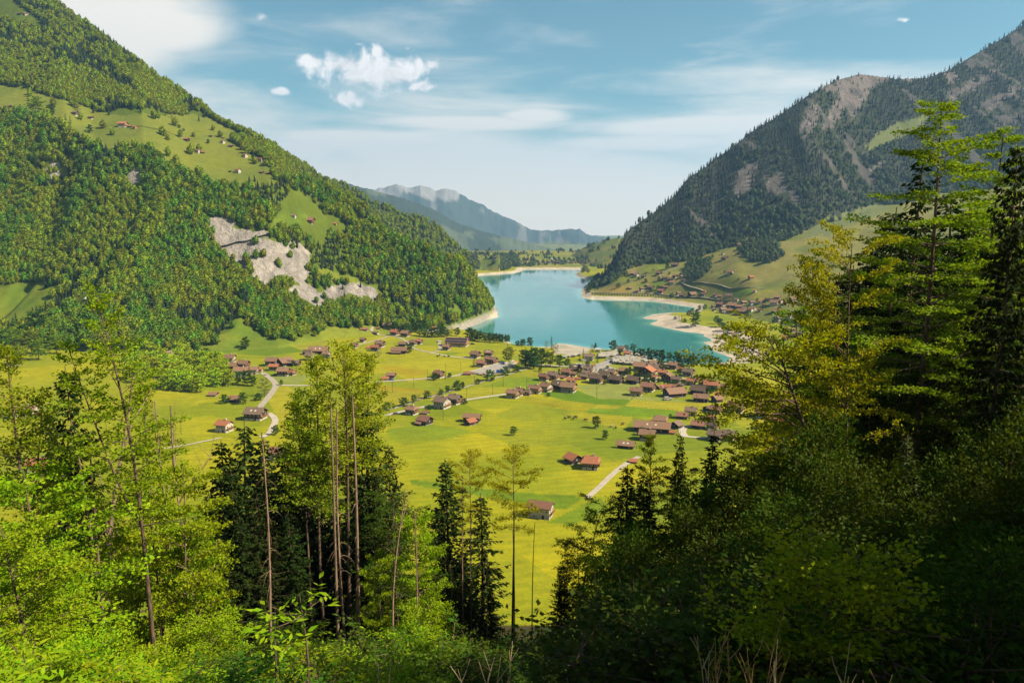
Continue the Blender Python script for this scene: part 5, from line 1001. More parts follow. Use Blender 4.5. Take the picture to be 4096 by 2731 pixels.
for zm, x, y, k, lb in [('C',418,1118,0,'brown cow at the left end of the grazing line'),('C',462,1104,0,'brown cow highest of the left meadow herd'),('C',506,1120,0,'brown cow in the middle of the meadow herd'),('C',527,1104,0,'brown cow beside the middle one, further up'),('C',630,1134,0,'brown cow nearest the round dark tree'),('C',905,1198,1,'pale cow on the worn grass near the farm'),('C',950,1214,0,'dark cow lying low near the farm'),('C',1020,1176,0,'brown cow beside the farm yard'),('A',1140,508,0,'dark cow at the left of the herd by the lane'),('A',1165,494,0,'dark cow highest of the herd by the lane'),('A',1222,512,0,'dark cow in the middle of the herd by the lane'),('A',1266,510,0,'dark cow at the right of the herd by the lane')]:
    g = ground(zm, x, y); o = link('cow', CWM[k], None, label=lb, category='cow', group='cows grazing in the meadows'); o.location = g; o.rotation_euler = (0, 0, random.Random(x).uniform(0, 6)); o.scale = (1.35,)*3
# ------------------------------------------------------------------ poles
POLE = solid('grey_wood_pole', (.14, .11, .085), rough=.9)
pm = MB(); pm.tube([(0, 0, -.5), (0, 0, 9)], [.17, .12], 6); pm.box(-.8, .8, -.07, .07, 8.3, 8.45); pme = pm.mesh('power_pole', POLE)
for zm, x, y, lb in [('A',628,910,'pole in the yellow flower meadow'),('A',870,858,'pole below the lane in the pale field'),('A',1030,765,'pole at the lane left of the garden house'),('A',1236,690,'pole behind the garden house'),('A',1406,672,'pole left of the low car park shed'),('A',1563,815,'pole at the stream near the car park'),('A',1475,985,'pole beside the village road'),('A',1768,935,'pole in the pale strip by the village road'),('A',1890,845,'pole in the deep green field'),('A',1206,1225,'pole between the white house and old barn'),('A',1168,975,'pole beside the stream shrubs'),('A',592,1150,'pole at the left lane end'),('C',750,888,'pole at the deep green field corner'),('C',1118,915,'pole where the field fences meet'),('C',1454,930,'pole in front of the large brown barn'),('C',1790,948,'pole left of the brown roofed barn'),('C',28,590,'pole beside the round trees'),('C',18,800,'pole left of the yellow house'),('H',1545,1010,'pole behind the beech crown'),('A',1940,420,'pole in the lakeside meadow'),('A',2100,470,'pole near the lakeside round tree'),('B',1210,1400,'pole in the left meadow')]:
    g = ground(zm, x, y); o = link('power_pole', pme, None, label='thin wooden '+lb, category='power pole', group='wooden power poles across the meadows'); o.location = g
# field fences: posts and wire, each run one thing
def fence(zm, a, b, label):
    p, q = ground(zm, *a), ground(zm, *b); n = min(60, int(np.hypot(*(q-p)[:2])/3.2)); r = empty('field_fence', tuple(p), 0, label=label, category='fence'); m0 = MB(); m0.box(-.07, .07, -.07, .07, -.2, 1.25); me = m0.mesh('post', POLE); tops = []
    for i in range(n+1):
        c = p+(q-p)*i/n; c[2] = float(hz(c[:1], c[1:2])[0]); o = link('post', me, r); o.location = tuple(c-p); tops.append(tuple(c-p+np.array([0, 0, 1.1])))
    m = MB(); m.tube(tops, [.03]*len(tops), 4); m.build('wire', POLE, r)
fence('C', (20,925), (620,1046), 'post and wire fence along the lower edge of the yellow meadow'); fence('C', (760,900), (1115,912), 'post and wire fence under the pale field'); fence('C', (1000,975), (1590,1030), 'post and wire fence left of the orange barn'); fence('C', (640,1048), (1130,1085), 'post and wire fence above the cow pasture')
# ================================================================== single trees of the valley (copies of a few grown forms)
def plant_proto(name, gen, leafm, barkm=None, crown='crown', trunk='trunk', H=1.0):
    (tv, tf), (lv, lf) = gen
    return (mesh_np(trunk, tv, tf, mat=barkm or BARK, smooth=True), mesh_np(crown, lv, lf, mat=leafm), H)
def plant(name, pr, loc, s, rz, label, cat, group=None, crown='crown', trunk='trunk', sxy=1.0):
    o = empty(name, loc, rz, label=label, category=cat, group=group); o.scale = (s*sxy, s*sxy, s)
    link(trunk, pr[0], o); link(crown, pr[1], o); return o
vr = dict(limbs=26, subs=5, per=18, leaf=1.05, layer=.2, tr=.3, tumble=1.6)
VT = {'round': [plant_proto('t', broadleaf(s, H=12, cb=.16, R=5.0, prof='round', up=.7, **vr), GREENL, H=12) for s in (11, 12, 13)],
      'wide': [plant_proto('t', broadleaf(s, H=12, cb=.22, R=7.0, prof='round', up=.8, **vr), BEECH, H=12) for s in (14, 15)],
      'col': [plant_proto('t', broadleaf(s, H=12, cb=.08, R=2.7, prof='col', up=1.0, **vr), GREENL, H=12) for s in (16, 17)],
      'brightround': [plant_proto('t', broadleaf(s, H=12, cb=.08, R=5.4, prof='round', up=.7, **vr), VBRIGHT, H=12) for s in (31, 32, 33)],
      'pale': [plant_proto('t', broadleaf(s, H=12, cb=.12, R=5.2, prof='round', up=.8, limbs=24, subs=4, per=7, leaf=.75, layer=.3, tr=.3, tumble=1.6), M_GREY, H=12) for s in (18,)],
      'con': [plant_proto('t', spruce(s, H=14, R=3.0, dens=.45), NEEDLE2, H=14) for s in (19, 20)],
      'copper': [plant_proto('t', broadleaf(21, H=12, cb=.12, R=4.2, prof='round', up=.8, **vr), PURPLE, H=12)],
      'yellow': [plant_proto('t', broadleaf(23, H=12, cb=.12, R=6, prof='round', up=.8, **vr), leafmat('yellow_bloom', (.45, .30, .01), (.5, .36, .02), .3, (1, 1, .3)), H=12)],
      'shrub': [plant_proto('t', broadleaf(s, H=6, cb=.02, R=4.0, prof='round', up=.8, limbs=26, subs=4, per=16, leaf=.78, layer=.3, tr=.16, tumble=1.6), GREENL, H=6) for s in (24, 25)]}
KN = {'brightround': 'bright rounded tree', 'round': 'round green tree', 'wide': 'broad spreading bright green tree', 'col': 'narrow upright green tree', 'pale': 'pale thinly leaved tree', 'con': 'dark pointed conifer', 'copper': 'copper leaved tree', 'yellow': 'yellow flowering bush', 'shrub': 'rounded green shrub'}
def vtree(zm, x, y, hpx, kind, where, group=None, rmin=262, label=None, seed=None, sxy=1.0):
    g = ground(zm, x, y, rmin); dep = g[1]*CP-(g[2]-CAMZ)*SP; hm = hpx/ZOOMS[zm][2]*dep/FP*1.04
    rr = random.Random(int(x*7+y)); pr = rr.choice(VT[kind])
    nm = {'con': 'conifer_tree', 'shrub': 'shrub', 'yellow': 'shrub'}.get(kind, 'broadleaf_tree'); ct = 'shrub' if nm == 'shrub' else 'tree'
    plant(nm, pr, (g[0], g[1], g[2]-.15), hm/pr[2], rr.uniform(0, 6.28), label or (KN[kind]+' '+where), ct, group, sxy=sxy)
for q in [('A',2005,1400,98,'round','alone in the near meadow below the village'),('C',740,1207,110,'round','larger of the two in the cow meadow'),('C',840,1326,90,'round','smaller of the two in the cow meadow','') ,('B',1640,826,72,'round','alone on the steep notch meadow with long shadow'),('B',250,740,145,'round','beside the sloping meadow at far left'),('B',1765,1142,105,'pale','beside the lane junction'),
 ('A',1255,912,72,'round','at the stream between two paler shrubs'),('A',1303,895,52,'pale','at the stream beside the round green tree'),('A',1368,886,85,'shrub','widest along the middle of the stream'),('A',1433,860,66,'col','at the stream right of the widest shrub'),('A',1595,815,48,'shrub','at the stream beside a pole'),('A',1735,778,98,'shrub','tallest at the stream by the car park'),('A',1912,716,75,'shrub','beside the blue truck at the stream'),('A',1958,690,78,'pale','at the stream behind the blue truck'),('A',2042,682,72,'shrub','at the stream end by the market tents'),
 ('A',872,1026,82,'round','at the stream left of the white chalet'),('A',928,1006,70,'pale','at the stream beside a round green tree'),('A',1022,978,72,'shrub','at the stream above the white chalet'),('A',1180,938,52,'shrub','at the stream above the balcony chalet'),('A',757,1066,80,'shrub','at the stream near the lane end'),('A',560,1110,74,'shrub','at the left end of the stream'),('A',640,1085,40,'shrub','low at the stream near its left end'),
 ('A',1557,622,132,'con','beside the red brown chalet at the car park'),('A',1793,505,34,'con','behind the red hall'),('A',1955,568,138,'wide','at the car park beside the hall'),('A',2140,632,185,'round','in the clump right of the car park, leftmost'),('A',2195,640,160,'round','in the clump right of the car park, low middle'),('A',2235,640,210,'round','in the clump right of the car park, tallest'),('C',175,560,165,'round','at the right end of the car park clump'),('C',265,566,130,'wide','between the clump and the parked cars'),('C',362,572,115,'round','in front of the parked cars'),('C',440,552,58,'shrub','between tree and yellow vans'),
 ('A',2195,378,92,'round','broadest at the shore behind the meadow'),('A',2110,377,60,'shrub','beside the broad shore tree'),('A',2052,372,42,'shrub','at the shore near the gravel spit'),('A',822,460,96,'round','beside the long brown barn'),('A',470,507,76,'pale','left of the long brown barn'),('A',1230,762,66,'con','right of the garden house'),('A',1276,736,40,'shrub','right of the garden conifer'),('A',1110,768,70,'shrub','in the garden of the red brown roofed house'),('A',1455,1040,50,'shrub','beside the balcony chalet'),('A',1045,1106,46,'shrub','above the small brown hut'),('A',2145,935,36,'shrub','behind the white outbuilding'),
 ('C',610,492,116,'con','taller of two left of the white house'),('C',572,506,80,'con','shorter of two left of the white house'),('C',278,392,145,'con','tall at the delta beside the lake'),('C',225,378,72,'pale','left of the tall delta conifer'),('C',322,422,92,'pale','right of the tall delta conifer'),('C',923,402,100,'round','alone at the lakeside campsite beach'),('C',705,412,70,'pale','at the campsite beach by the hut'),('C',737,388,62,'col','at the campsite beach by the hut'),('C',756,522,100,'con','right of the white house'),('C',652,582,68,'round','behind the grey brown roofed street house'),
 ('C',1125,412,78,'round','right of the lakeside houses'),('C',1085,397,64,'con','behind the lakeside houses'),('C',1056,387,42,'shrub','behind the lakeside houses'),('C',270,850,1,'shrub','x'),('C',245,876,36,'shrub','in the field right of the yellow house'),('C',1270,850,84,'con','in front of the maroon roofed chalet'),('C',825,624,45,'pale','on the asphalt square corner'),('C',1065,655,66,'round','in front of the chalet with dormer'),('C',1096,650,76,'col','in front of the chalet with dormer'),('C',1165,662,52,'shrub','left of the broad orange eaved chalet'),('C',1456,608,64,'round','right of the grey brown chalet with terrace'),('C',765,648,42,'con','near the square'),('C',930,742,72,'con','slim beside the first white corner post'),('C',566,645,92,'copper','among the reddish chalets'),('C',1420,805,34,'yellow','behind the large brown barn'),('C',1150,882,22,'yellow','beside the tan corner house'),('C',1130,742,60,'col','beside the second white corner post'),('C',1290,722,70,'shrub','in the village centre'),('C',1240,742,44,'shrub','at the field edge of the village'),('C',1518,1107,46,'round','in the meadow left of the orange barn'),('C',1712,1127,50,'pale','right of the orange barn'),('C',2100,922,100,'pale','beside the small orange roofed house'),('C',1640,590,52,'shrub','by the lakeside trees'),('C',1680,808,30,'col','behind the large barn'),('C',990,450,46,'copper','beside the lakeside houses'),('C',1215,1280,70,'shrub','dark at the farm yard'),('C',480,600,48,'shrub','at the street bend'),('C',860,590,30,'shrub','on the grass square'),('C',700,745,36,'shrub','at the low wide house'),('C',830,748,30,'shrub','between the low houses')]:
    if q[3] > 5: vtree(*q[:6])
for i, (x, y, h) in enumerate([(1140,472,80),(1190,478,92),(1235,484,96),(1288,486,104),(1335,502,102),(1400,512,108),(1440,514,112),(1505,518,92),(1580,532,108),(1610,534,98),(1648,545,92),(1735,560,92),(1760,568,80),(1700,552,70)]):
    vtree('C', x, y, h, 'round' if i % 3 else 'col', '', 'dense row of trees along the near lake shore', label='grey green shore tree in the dense row between campsite and lake')
for x, y, h, k in [(545,1240,75,'round'),(520,1215,60,'round'),(600,1245,55,'shrub'),(640,1250,60,'round'),(680,1248,70,'round'),(720,1245,50,'shrub'),(700,1225,60,'round'),(760,1230,50,'pale'),(800,1240,50,'round'),(880,1270,75,'round'),(910,1270,60,'shrub'),(945,1275,60,'round'),(980,1280,55,'round'),(1015,1282,55,'round'),(1050,1285,55,'round'),(1090,1285,50,'round'),(1125,1285,46,'round'),(560,1190,50,'round'),(470,1225,55,'shrub'),(430,1220,50,'round'),(390,1200,45,'shrub'),(340,1195,40,'shrub')]:
    vtree('L', x, y, h, k, '', 'hedge of trees along the shore left of the bay', label=('pale tree in the shore hedge' if k == 'pale' else 'low shrub in the shore hedge' if k == 'shrub' else 'dark green tree in the shore hedge')+' right of the forest edge')
for x in (1012, 1040, 1062, 1080, 1100, 1122, 1142): vtree('L', x, 1268+(x-1012)*.1, 44, 'col', '', 'poplars on the wooded point', label='slim poplar in the row on the wooded point')
for x, y, h, k in [(1120,905,64,'con'),(1095,895,36,'pale'),(1150,915,30,'shrub'),(1060,890,26,'shrub'),(1245,955,115,'round'),(1265,860,60,'round'),(1190,850,40,'shrub'),(1450,930,70,'round'),(1480,960,70,'round'),(1510,995,70,'round'),(1550,1060,90,'round'),(1560,1000,60,'pale'),(1290,800,40,'round'),(1340,790,36,'shrub'),(1650,1080,50,'round')]:
    vtree('E', x, y, h, k, '', 'trees on the sandy spit and bay shore', 700, label={'con': 'pointed conifer on the sandy spit', 'pale': 'pale sapling beside the bay sand', 'shrub': 'low shrub on the sandy spit', 'round': 'dark round tree along the sandy bay shore'}[k])
for x, y, h, k in [(1405,455,60,'con'),(1520,235,42,'con'),(1470,250,45,'con'),(1930,150,60,'col'),(1170,420,50,'round'),(1200,400,60,'round'),(1280,400,70,'round'),(1340,380,60,'round'),(1380,360,60,'round'),(985,415,50,'round'),(1180,365,24,'shrub'),(1410,310,30,'round'),(1525,450,18,'shrub'),(1655,518,16,'shrub'),(715,518,30,'round'),(620,540,24,'shrub'),(785,540,28,'shrub'),(905,525,34,'round'),(1005,470,28,'round'),(940,520,50,'con'),(505,520,22,'shrub'),(525,590,36,'shrub'),(330,605,20,'shrub'),(900,615,40,'round'),(830,630,30,'shrub'),(1025,690,46,'round'),(1520,683,50,'con'),(1545,680,46,'con'),(1600,735,50,'con'),(1590,470,20,'shrub'),(245,640,50,'round'),(260,605,60,'round'),(280,580,60,'round'),(300,555,60,'round'),(320,530,60,'round'),(340,505,50,'round'),(225,645,40,'round'),(1300,665,30,'round'),(1220,820,30,'shrub'),(1735,870,60,'round'),(1680,840,50,'con'),(2115,720,60,'con'),(2210,1010,50,'con'),(2150,950,60,'round'),(2060,960,50,'round'),(2040,800,30,'shrub'),(1650,770,30,'shrub'),(1830,720,30,'round'),(1900,730,24,'shrub'),(2130,1070,50,'round'),(1990,930,60,'round'),(1960,1000,50,'round'),(2080,1030,40,'round'),(2250,1000,50,'round'),(190,455,50,'round'),(210,445,60,'round'),(240,455,40,'round'),(560,450,30,'shrub'),(600,470,30,'shrub')]:
    vtree('E', x, y, h, k, '', 'scattered trees on the right lakeside meadows', 700, label={'con': 'dark conifer among the right lakeside chalets', 'pale': 'pale tree on the right meadows', 'shrub': 'low shrub dotted on the right lakeside meadows', 'round': 'round tree between chalets on the right lakeside meadows', 'col': 'slim tree high on the right meadows'}[k])
for i in range(30): vtree('E', 280+i*26, 655+i*.9+(6 if i > 22 else 0), 14, 'shrub', '', 'hedge above the pale shore band', 700, label='low bush in the hedge above the pale shore band')
for x, y, h, k in [(1690,1075,36,'round'),(1780,1100,40,'round'),(350,770,50,'round'),(440,830,70,'con'),(470,830,60,'con'),(240,760,90,'wide'),(600,890,50,'round'),(1195,855,18,'shrub'),(1225,875,14,'shrub'),(1390,960,26,'round'),(1805,1110,30,'pale'),(1590,1040,26,'con'),(1615,1040,30,'con'),(1145,790,30,'pale'),(1105,775,30,'pale'),(520,745,50,'pale'),(1645,878,26,'con')]:
    vtree('F', x, y, h, k, '', 'scattered trees on the terrace meadow', 1000, label={'con': 'dark conifer', 'round': 'round tree', 'pale': 'pale thin tree', 'shrub': 'small shrub', 'wide': 'bright broad tree'}[k]+' standing on the left terrace meadow')
# bright wood below the hamlet
wr = random.Random(8); wood_poly = [(870,900),(960,880),(1100,890),(1280,890),(1380,920),(1460,960),(1530,1010),(1560,1080),(1520,1118),(1380,1118),(1240,1122),(1100,1100),(940,1060),(860,1040),(820,990)]
n = 0; tries = 0; placed = []
while n < 62 and tries < 4000:
    tries += 1; x = wr.uniform(820, 1560); y = wr.uniform(880, 1122)
    if not inpoly(np.array([x]), np.array([y]), wood_poly)[0] or any(abs(x-a)+1.6*abs(y-b) < 34 for a, b in placed): continue
    placed.append((x, y)); n += 1; vtree('B', x, y, wr.uniform(85, 115), 'brightround', '', 'bright rounded wood below the left hamlet', label='bright green tree of the dense rounded wood below the left hamlet')
for x, y, h, k in [(1620,1195,70,'round'),(1500,1190,50,'shrub'),(1650,1070,90,'round'),(1690,1075,60,'round'),(1720,1170,40,'shrub'),(1590,1060,70,'round'),(1310,885,60,'round'),(1360,890,50,'round'),(1375,870,40,'shrub'),(30,800,90,'round'),(90,830,110,'wide'),(150,800,80,'round'),(210,860,120,'wide'),(30,890,110,'round'),(130,930,100,'wide'),(260,900,110,'wide'),(320,840,90,'round'),(60,760,60,'round'),(380,860,100,'wide'),(780,870,70,'round'),(1140,855,26,'con'),(1840,1400,60,'round'),(1960,1420,80,'con')]:
    vtree('B', x, y, h, k, '', 'trees around the left hamlet and far left meadow', label={'con': 'dark young conifer', 'round': 'round green tree', 'shrub': 'garden shrub', 'wide': 'bright spreading tree'}[k]+' near the left hamlet and far left meadows')
for x, y in [(690,950),(770,955),(800,965),(1400,850),(560,1300)]: vtree('H', x, y, 90, 'round', '', 'garden trees of the left hillside farms', label='dark round tree in front of the left hillside farms')
# hedges in the chalet garden
HEDGE = leafmat('hedge_leaves', (.03, .06, .008), (.06, .09, .01), .2, (1, 1, .4))

rv = random.Random(12)
for i in range(58):
    x, y = rv.choice([(rv.uniform(150, 900), rv.uniform(610, 750)), (rv.uniform(960, 1900), rv.uniform(560, 760)), (rv.uniform(1220, 2000), rv.uniform(720, 860))]); k = rv.choice(['shrub', 'shrub', 'round', 'col', 'pale'])
    vtree('C', x, y, rv.uniform(28, 58), k, '', 'garden trees between the village houses', label={'shrub': 'rounded garden shrub between the village houses', 'round': 'small garden tree between the village houses', 'col': 'slim garden tree between the village houses', 'pale': 'pale garden tree between the village houses'}[k])
# ================================================================== the wood in front: every tree its own thing
FP_ = {}
def fproto(key, gen, leafm, barkm=None):
    (tv, tf), (lv, lf) = gen
    FP_[key] = (mesh_np('trunk', tv, tf, mat=barkm or BARK, smooth=True), mesh_np('crown', lv, lf, mat=leafm), float(max(tv[:, 2].max(), lv[:, 2].max())))
def fsite(px, topy, r, refy=None):
    a, t = azte(*to_s('D', px, topy)); a = float(a); t = float(t)
    x, y = r*math.sin(a), r*math.cos(a); z = float(hz(np.array([x]), np.array([y]))[0]); return x, y, z, CAMZ+t*r-z
def ftree(key, px, topy, r, label, name='broadleaf_tree', cat='tree', rz=None, sxy=1.0, group=None):
    x, y, z, h = fsite(px, topy, r)
    rr = random.Random(int(px*13+topy)); pr = FP_[key]; s = h/pr[2]
    ref = {'bush': 1}.get(cat)
    k = sxy/s if False else sxy
    return plant(name, pr, (x, y, z-.15), s, rr.uniform(0, 6.28) if rz is None else rz, label, cat, group, sxy=k)
fproto('tiered', broadleaf(101, H=26, cb=.40, R=5.8, limbs=68, subs=9, per=52, leaf=.18, tier=14, prof='cone', up=.32, layer=.92, tr=.24, droop=-.35, wig=.15), BEECH)
fproto('spread', broadleaf(102, H=18, cb=.22, R=5.4, limbs=46, subs=9, per=40, leaf=0.2, prof='round', up=.55, layer=.85, tr=.2, bias=(math.pi, .4), lean=(-.6, 0)), GOLD)
fproto('leaning', broadleaf(103, H=12, cb=.35, R=5.0, limbs=34, subs=9, per=40, leaf=0.188, prof='round', up=.35, layer=.88, tr=.22, bias=(math.pi, .6), lean=(-5.2, 0), droop=-.55), GOLD)
fproto('forked', broadleaf(104, H=25, cb=.50, R=3.6, limbs=34, subs=8, per=27, leaf=0.2, prof='cone', up=.8, layer=.8, tr=.14, fork=(.5, -3.4, .6, 9.5), lean=(-1.7, 0), wig=.5), BEECH)
fproto('slender', broadleaf(105, H=26, cb=.68, R=3.0, limbs=36, subs=8, per=17, leaf=0.213, prof='col', up=1.0, layer=.6, tr=.2, wig=.2), GOLD)
fproto('slender_b', broadleaf(106, H=25, cb=.62, R=3.2, limbs=38, subs=8, per=18, leaf=0.213, prof='cone', up=.9, layer=.65, tr=.18, wig=.3, fork=(.6, 1.6, .4, 7)), BEECH)
fproto('vase', broadleaf(107, H=22, cb=.70, R=4.2, limbs=22, subs=8, per=34, leaf=0.213, prof='vase', up=.62, layer=.75, tr=.17, wig=.15), GOLD)
fproto('young', broadleaf(108, H=12, cb=.07, R=3.0, limbs=52, subs=8, per=40, leaf=0.188, tier=9, prof='col', up=.3, layer=.92, tr=.11, droop=-.4), BRIGHT)
fproto('young_b', broadleaf(109, H=10, cb=.05, R=3.0, limbs=48, subs=8, per=38, leaf=0.188, prof='round', up=.4, layer=.85, tr=.10, droop=-.4), BRIGHT)
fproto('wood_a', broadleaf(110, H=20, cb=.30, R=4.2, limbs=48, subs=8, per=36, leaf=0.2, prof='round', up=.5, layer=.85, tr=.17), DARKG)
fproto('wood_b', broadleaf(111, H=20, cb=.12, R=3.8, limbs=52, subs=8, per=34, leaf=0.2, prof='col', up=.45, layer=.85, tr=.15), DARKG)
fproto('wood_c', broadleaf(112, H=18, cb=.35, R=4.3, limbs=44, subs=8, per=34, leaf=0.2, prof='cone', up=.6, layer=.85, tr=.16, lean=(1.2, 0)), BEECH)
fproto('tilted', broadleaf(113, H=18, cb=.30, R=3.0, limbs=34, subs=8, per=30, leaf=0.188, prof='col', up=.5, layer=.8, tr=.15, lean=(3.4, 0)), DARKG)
fproto('spruce_a', spruce(120, H=23, R=3.3, cb=.06, dens=1.25), NEEDLE)
fproto('spruce_b', spruce(121, H=23, R=2.8, cb=.12, dens=1.2, ragged=.4), NEEDLE)
fproto('spruce_c', spruce(122, H=20, R=2.3, cb=.10, dens=1.1, ragged=.5), NEEDLE)
fproto('spruce_d', spruce(123, H=22, R=3.6, cb=.05, dens=1.3, hang=.8), NEEDLE)
fproto('spruce_e', spruce(124, H=20, R=3.1, cb=.08, dens=1.2), NEEDLE2)
for i in range(3): fproto('thicket_%d' % i, broadleaf(160+i, H=6, cb=.03, R=2.5, limbs=46, subs=7, per=26, leaf=.17, prof='round', up=.8, layer=.4, tr=.06, tumble=1.2), DARKG); fproto('thicket_bright_%d' % i, broadleaf(160+i, H=6, cb=.03, R=2.5, limbs=46, subs=7, per=26, leaf=.17, prof='round', up=.8, layer=.4, tr=.06, tumble=1.2), BRIGHT)
def dproto(key, g): FP_[key] = (mesh_np('trunk', g[0], g[1], mat=BARK_PALE, smooth=True), None, float(g[0][:, 2].max()))
dproto('dead_a', dead_tree(130, H=20, tr=.17, stubs=46, sl=1.6)); dproto('dead_b', dead_tree(131, H=20, tr=.13, stubs=34, sl=1.9, lean=(-.8, 0))); dproto('dead_fork', dead_tree(132, H=14, tr=.12, stubs=8, sl=.6, fork=[(.72, .9, .8, 4.5), (.8, -.5, .9, 3)], wig=.35))
dproto('mast', dead_tree(136, H=20, tr=.2, stubs=22, sl=.8, wig=.08, c0=.3)); dproto('pole', dead_tree(133, H=14, tr=.11, stubs=8, sl=.25, lean=(.7, 0), wig=.12)); dproto('crooked', dead_tree(134, H=15, tr=.15, stubs=12, sl=.9, lean=(1.9, 0), fork=[(.8, .5, .9, 3.5)], wig=.5)); dproto('crooked_b', dead_tree(135, H=15, tr=.14, stubs=10, sl=.8, lean=(-1.9, 0), wig=.5))
def dead(key, px, topy, r, label, rz=0.0, sxy=1.0):
    x, y, z, h = fsite(px, topy, r); pr = FP_[key]; s = h/pr[2]
    o = link('dead_tree', pr[0], None, label=label, category='dead tree', group='bare dead trunks in the front wood'); o.location = (x, y, z-.2); o.rotation_euler = (0, 0, rz); o.scale = (s*sxy*.6, s*sxy*.6, s)
B = 'broadleaf_tree'; S = 'spruce_tree'
# left
ftree('forked', 300, 634, 37, 'tall forked beech with curved pinkish trunk, tallest on the left', rz=.0)
ftree('slender_b', 20, 775, 40, 'crooked beech with sparse leaves cut by the left picture edge', rz=1.0)
ftree('wood_c', 330, 870, 50, 'beech with pale leaves filling the gap right of the forked beech', rz=2.0, sxy=.8)
ftree('spruce_d', 150, 835, 56, 'dark drooping spruce behind the broken trunk on the left', S); ftree('spruce_b', 112, 960, 62, 'second dark spruce left of the broken trunk', S)
dead('crooked', 190, 850, 47, 'broken grey trunk with a snapped curved top on the left', .2, 1.2); dead('pole', 205, 1030, 48, 'slanting brown trunk right of the broken one', 3.0, 1.3); dead('dead_b', 247, 1060, 46, 'thin reddish trunk in the bright young leaves', 0, .9)
ftree('young', 408, 1050, 40, 'young bright beech with layered leaves around a pale trunk', sxy=.66); ftree('young_b', 345, 1110, 43, 'bright young beech left of the layered one', sxy=.6); ftree('young_b', 442, 1200, 41, 'bright young beech bulging towards the dark spruces', sxy=.5)
ftree('young', 50, 1060, 37, 'bright green beech filling the left edge', sxy=1.1); ftree('young', 20, 1180, 31, 'young bright beech low at the left edge'); ftree('young_b', 105, 1230, 35, 'young bright beech beside the lowest trunk at left', sxy=.6); ftree('young_b', 262, 1230, 43, 'young beech between the two left trunks', sxy=.55); 
ftree('young_b', 468, 1395, 27, 'small bright beech at the foot of the layered one', sxy=1.3)
dead('dead_fork', 357, 905, 44, 'thin bare whitish trunk against the left meadow', 1.2, .8); dead('dead_fork', 404, 915, 43, 'bare forked branch with white tips against the left meadow', 0, .9)
dead('mast', 205, 1020, 40, 'dark straight trunk left of the forked beech', 2.0, 1.0)
for i, (x, y, r, k, lb) in enumerate([(505,1005,62,'spruce_a','leftmost dark spruce of the left centre group'),(560,962,60,'spruce_e','topmost broad spruce of the left centre group'),(605,1000,68,'spruce_a','dark spruce behind the bare curved-twig trunk'),(650,1012,64,'spruce_d','dark spruce with hanging boughs left of the twin trunks'),(695,1040,66,'spruce_b','ragged spruce just left of the twin trunks'),(528,1075,56,'spruce_d','low wide spruce at the edge of the bright young beeches'),(480,1120,70,'spruce_a','shaded spruce behind the bright young beeches'),(735,1000,70,'spruce_a','dark spruce behind the twin trunks'),(590,1130,54,'spruce_d','black looking spruce in the deepest shade'),(660,1170,56,'spruce_a','lower black spruce in the deepest shade'),(630,1090,58,'spruce_d','broad black spruce filling the shade behind the bare trunk'),(705,1150,62,'spruce_a','shaded spruce between bare trunk and twin trunks'),(550,1180,53,'spruce_a','low black spruce beside the layered bright beech'),(760,1130,64,'spruce_d','black spruce behind the foot of the twin trunks'),(500,1230,52,'spruce_d','lowest black spruce beside the layered bright beech'),(830,1120,62,'spruce_a','dark spruce right of the thick straight trunk')]): ftree(k, x, y, r, lb, S, sxy=1.3)
dead('dead_a', 600, 985, 48, 'bare trunk with arching dead twigs in front of the dark spruces', .3, 1.1)
# centre left pair
ftree('slender', 783, 762, 58, 'tallest slender beech of the central clump', rz=.2, sxy=1.1); ftree('slender_b', 835, 800, 60, 'slender beech right of the tallest one in the central clump', rz=2.2, sxy=.9); ftree('slender_b', 718, 805, 59, 'slender beech left of the tallest one in the central clump', rz=3.6, sxy=.95); ftree('slender_b', 688, 890, 58, 'lower beech spreading left of the central clump', sxy=.9)

dead('mast', 758, 915, 51, 'left one of the twin dead trunks with drooping twigs', 1.0, 1.0); dead('dead_a', 772, 935, 53, 'right one of the twin dead trunks with drooping twigs', 2.5, 1.0); dead('mast', 808, 900, 52, 'straight thick trunk right of the twin dead trunks', 0, 1.2)
ftree('spruce_e', 845, 930, 60, 'lit green spruce right of the straight thick trunk', S, sxy=1.1); ftree('spruce_a', 893, 1015, 64, 'lit green spruce at the right edge of the central clump', S, sxy=1.1); ftree('spruce_d', 800, 1000, 66, 'dark spruce inside the central clump', S); ftree('spruce_a', 860, 1080, 58, 'shaded spruce below the central clump', S)
ftree('wood_b', 905, 1120, 56, 'green beech below the lit spruces', sxy=1.1); ftree('young', 955, 1165, 50, 'bright beech behind the crossing trunks', sxy=.6); ftree('young_b', 872, 1260, 50, 'green beech left of the crossing trunks', sxy=.5); ftree('young_b', 975, 1370, 32, 'small bright maple under the crossing trunks', sxy=1.2); 
dead('crooked', 888, 1110, 45, 'crossing dead trunk that bends to the right', .1, .9); dead('crooked_b', 975, 1165, 46, 'crossing dead trunk that leans to the left', .3, .9)
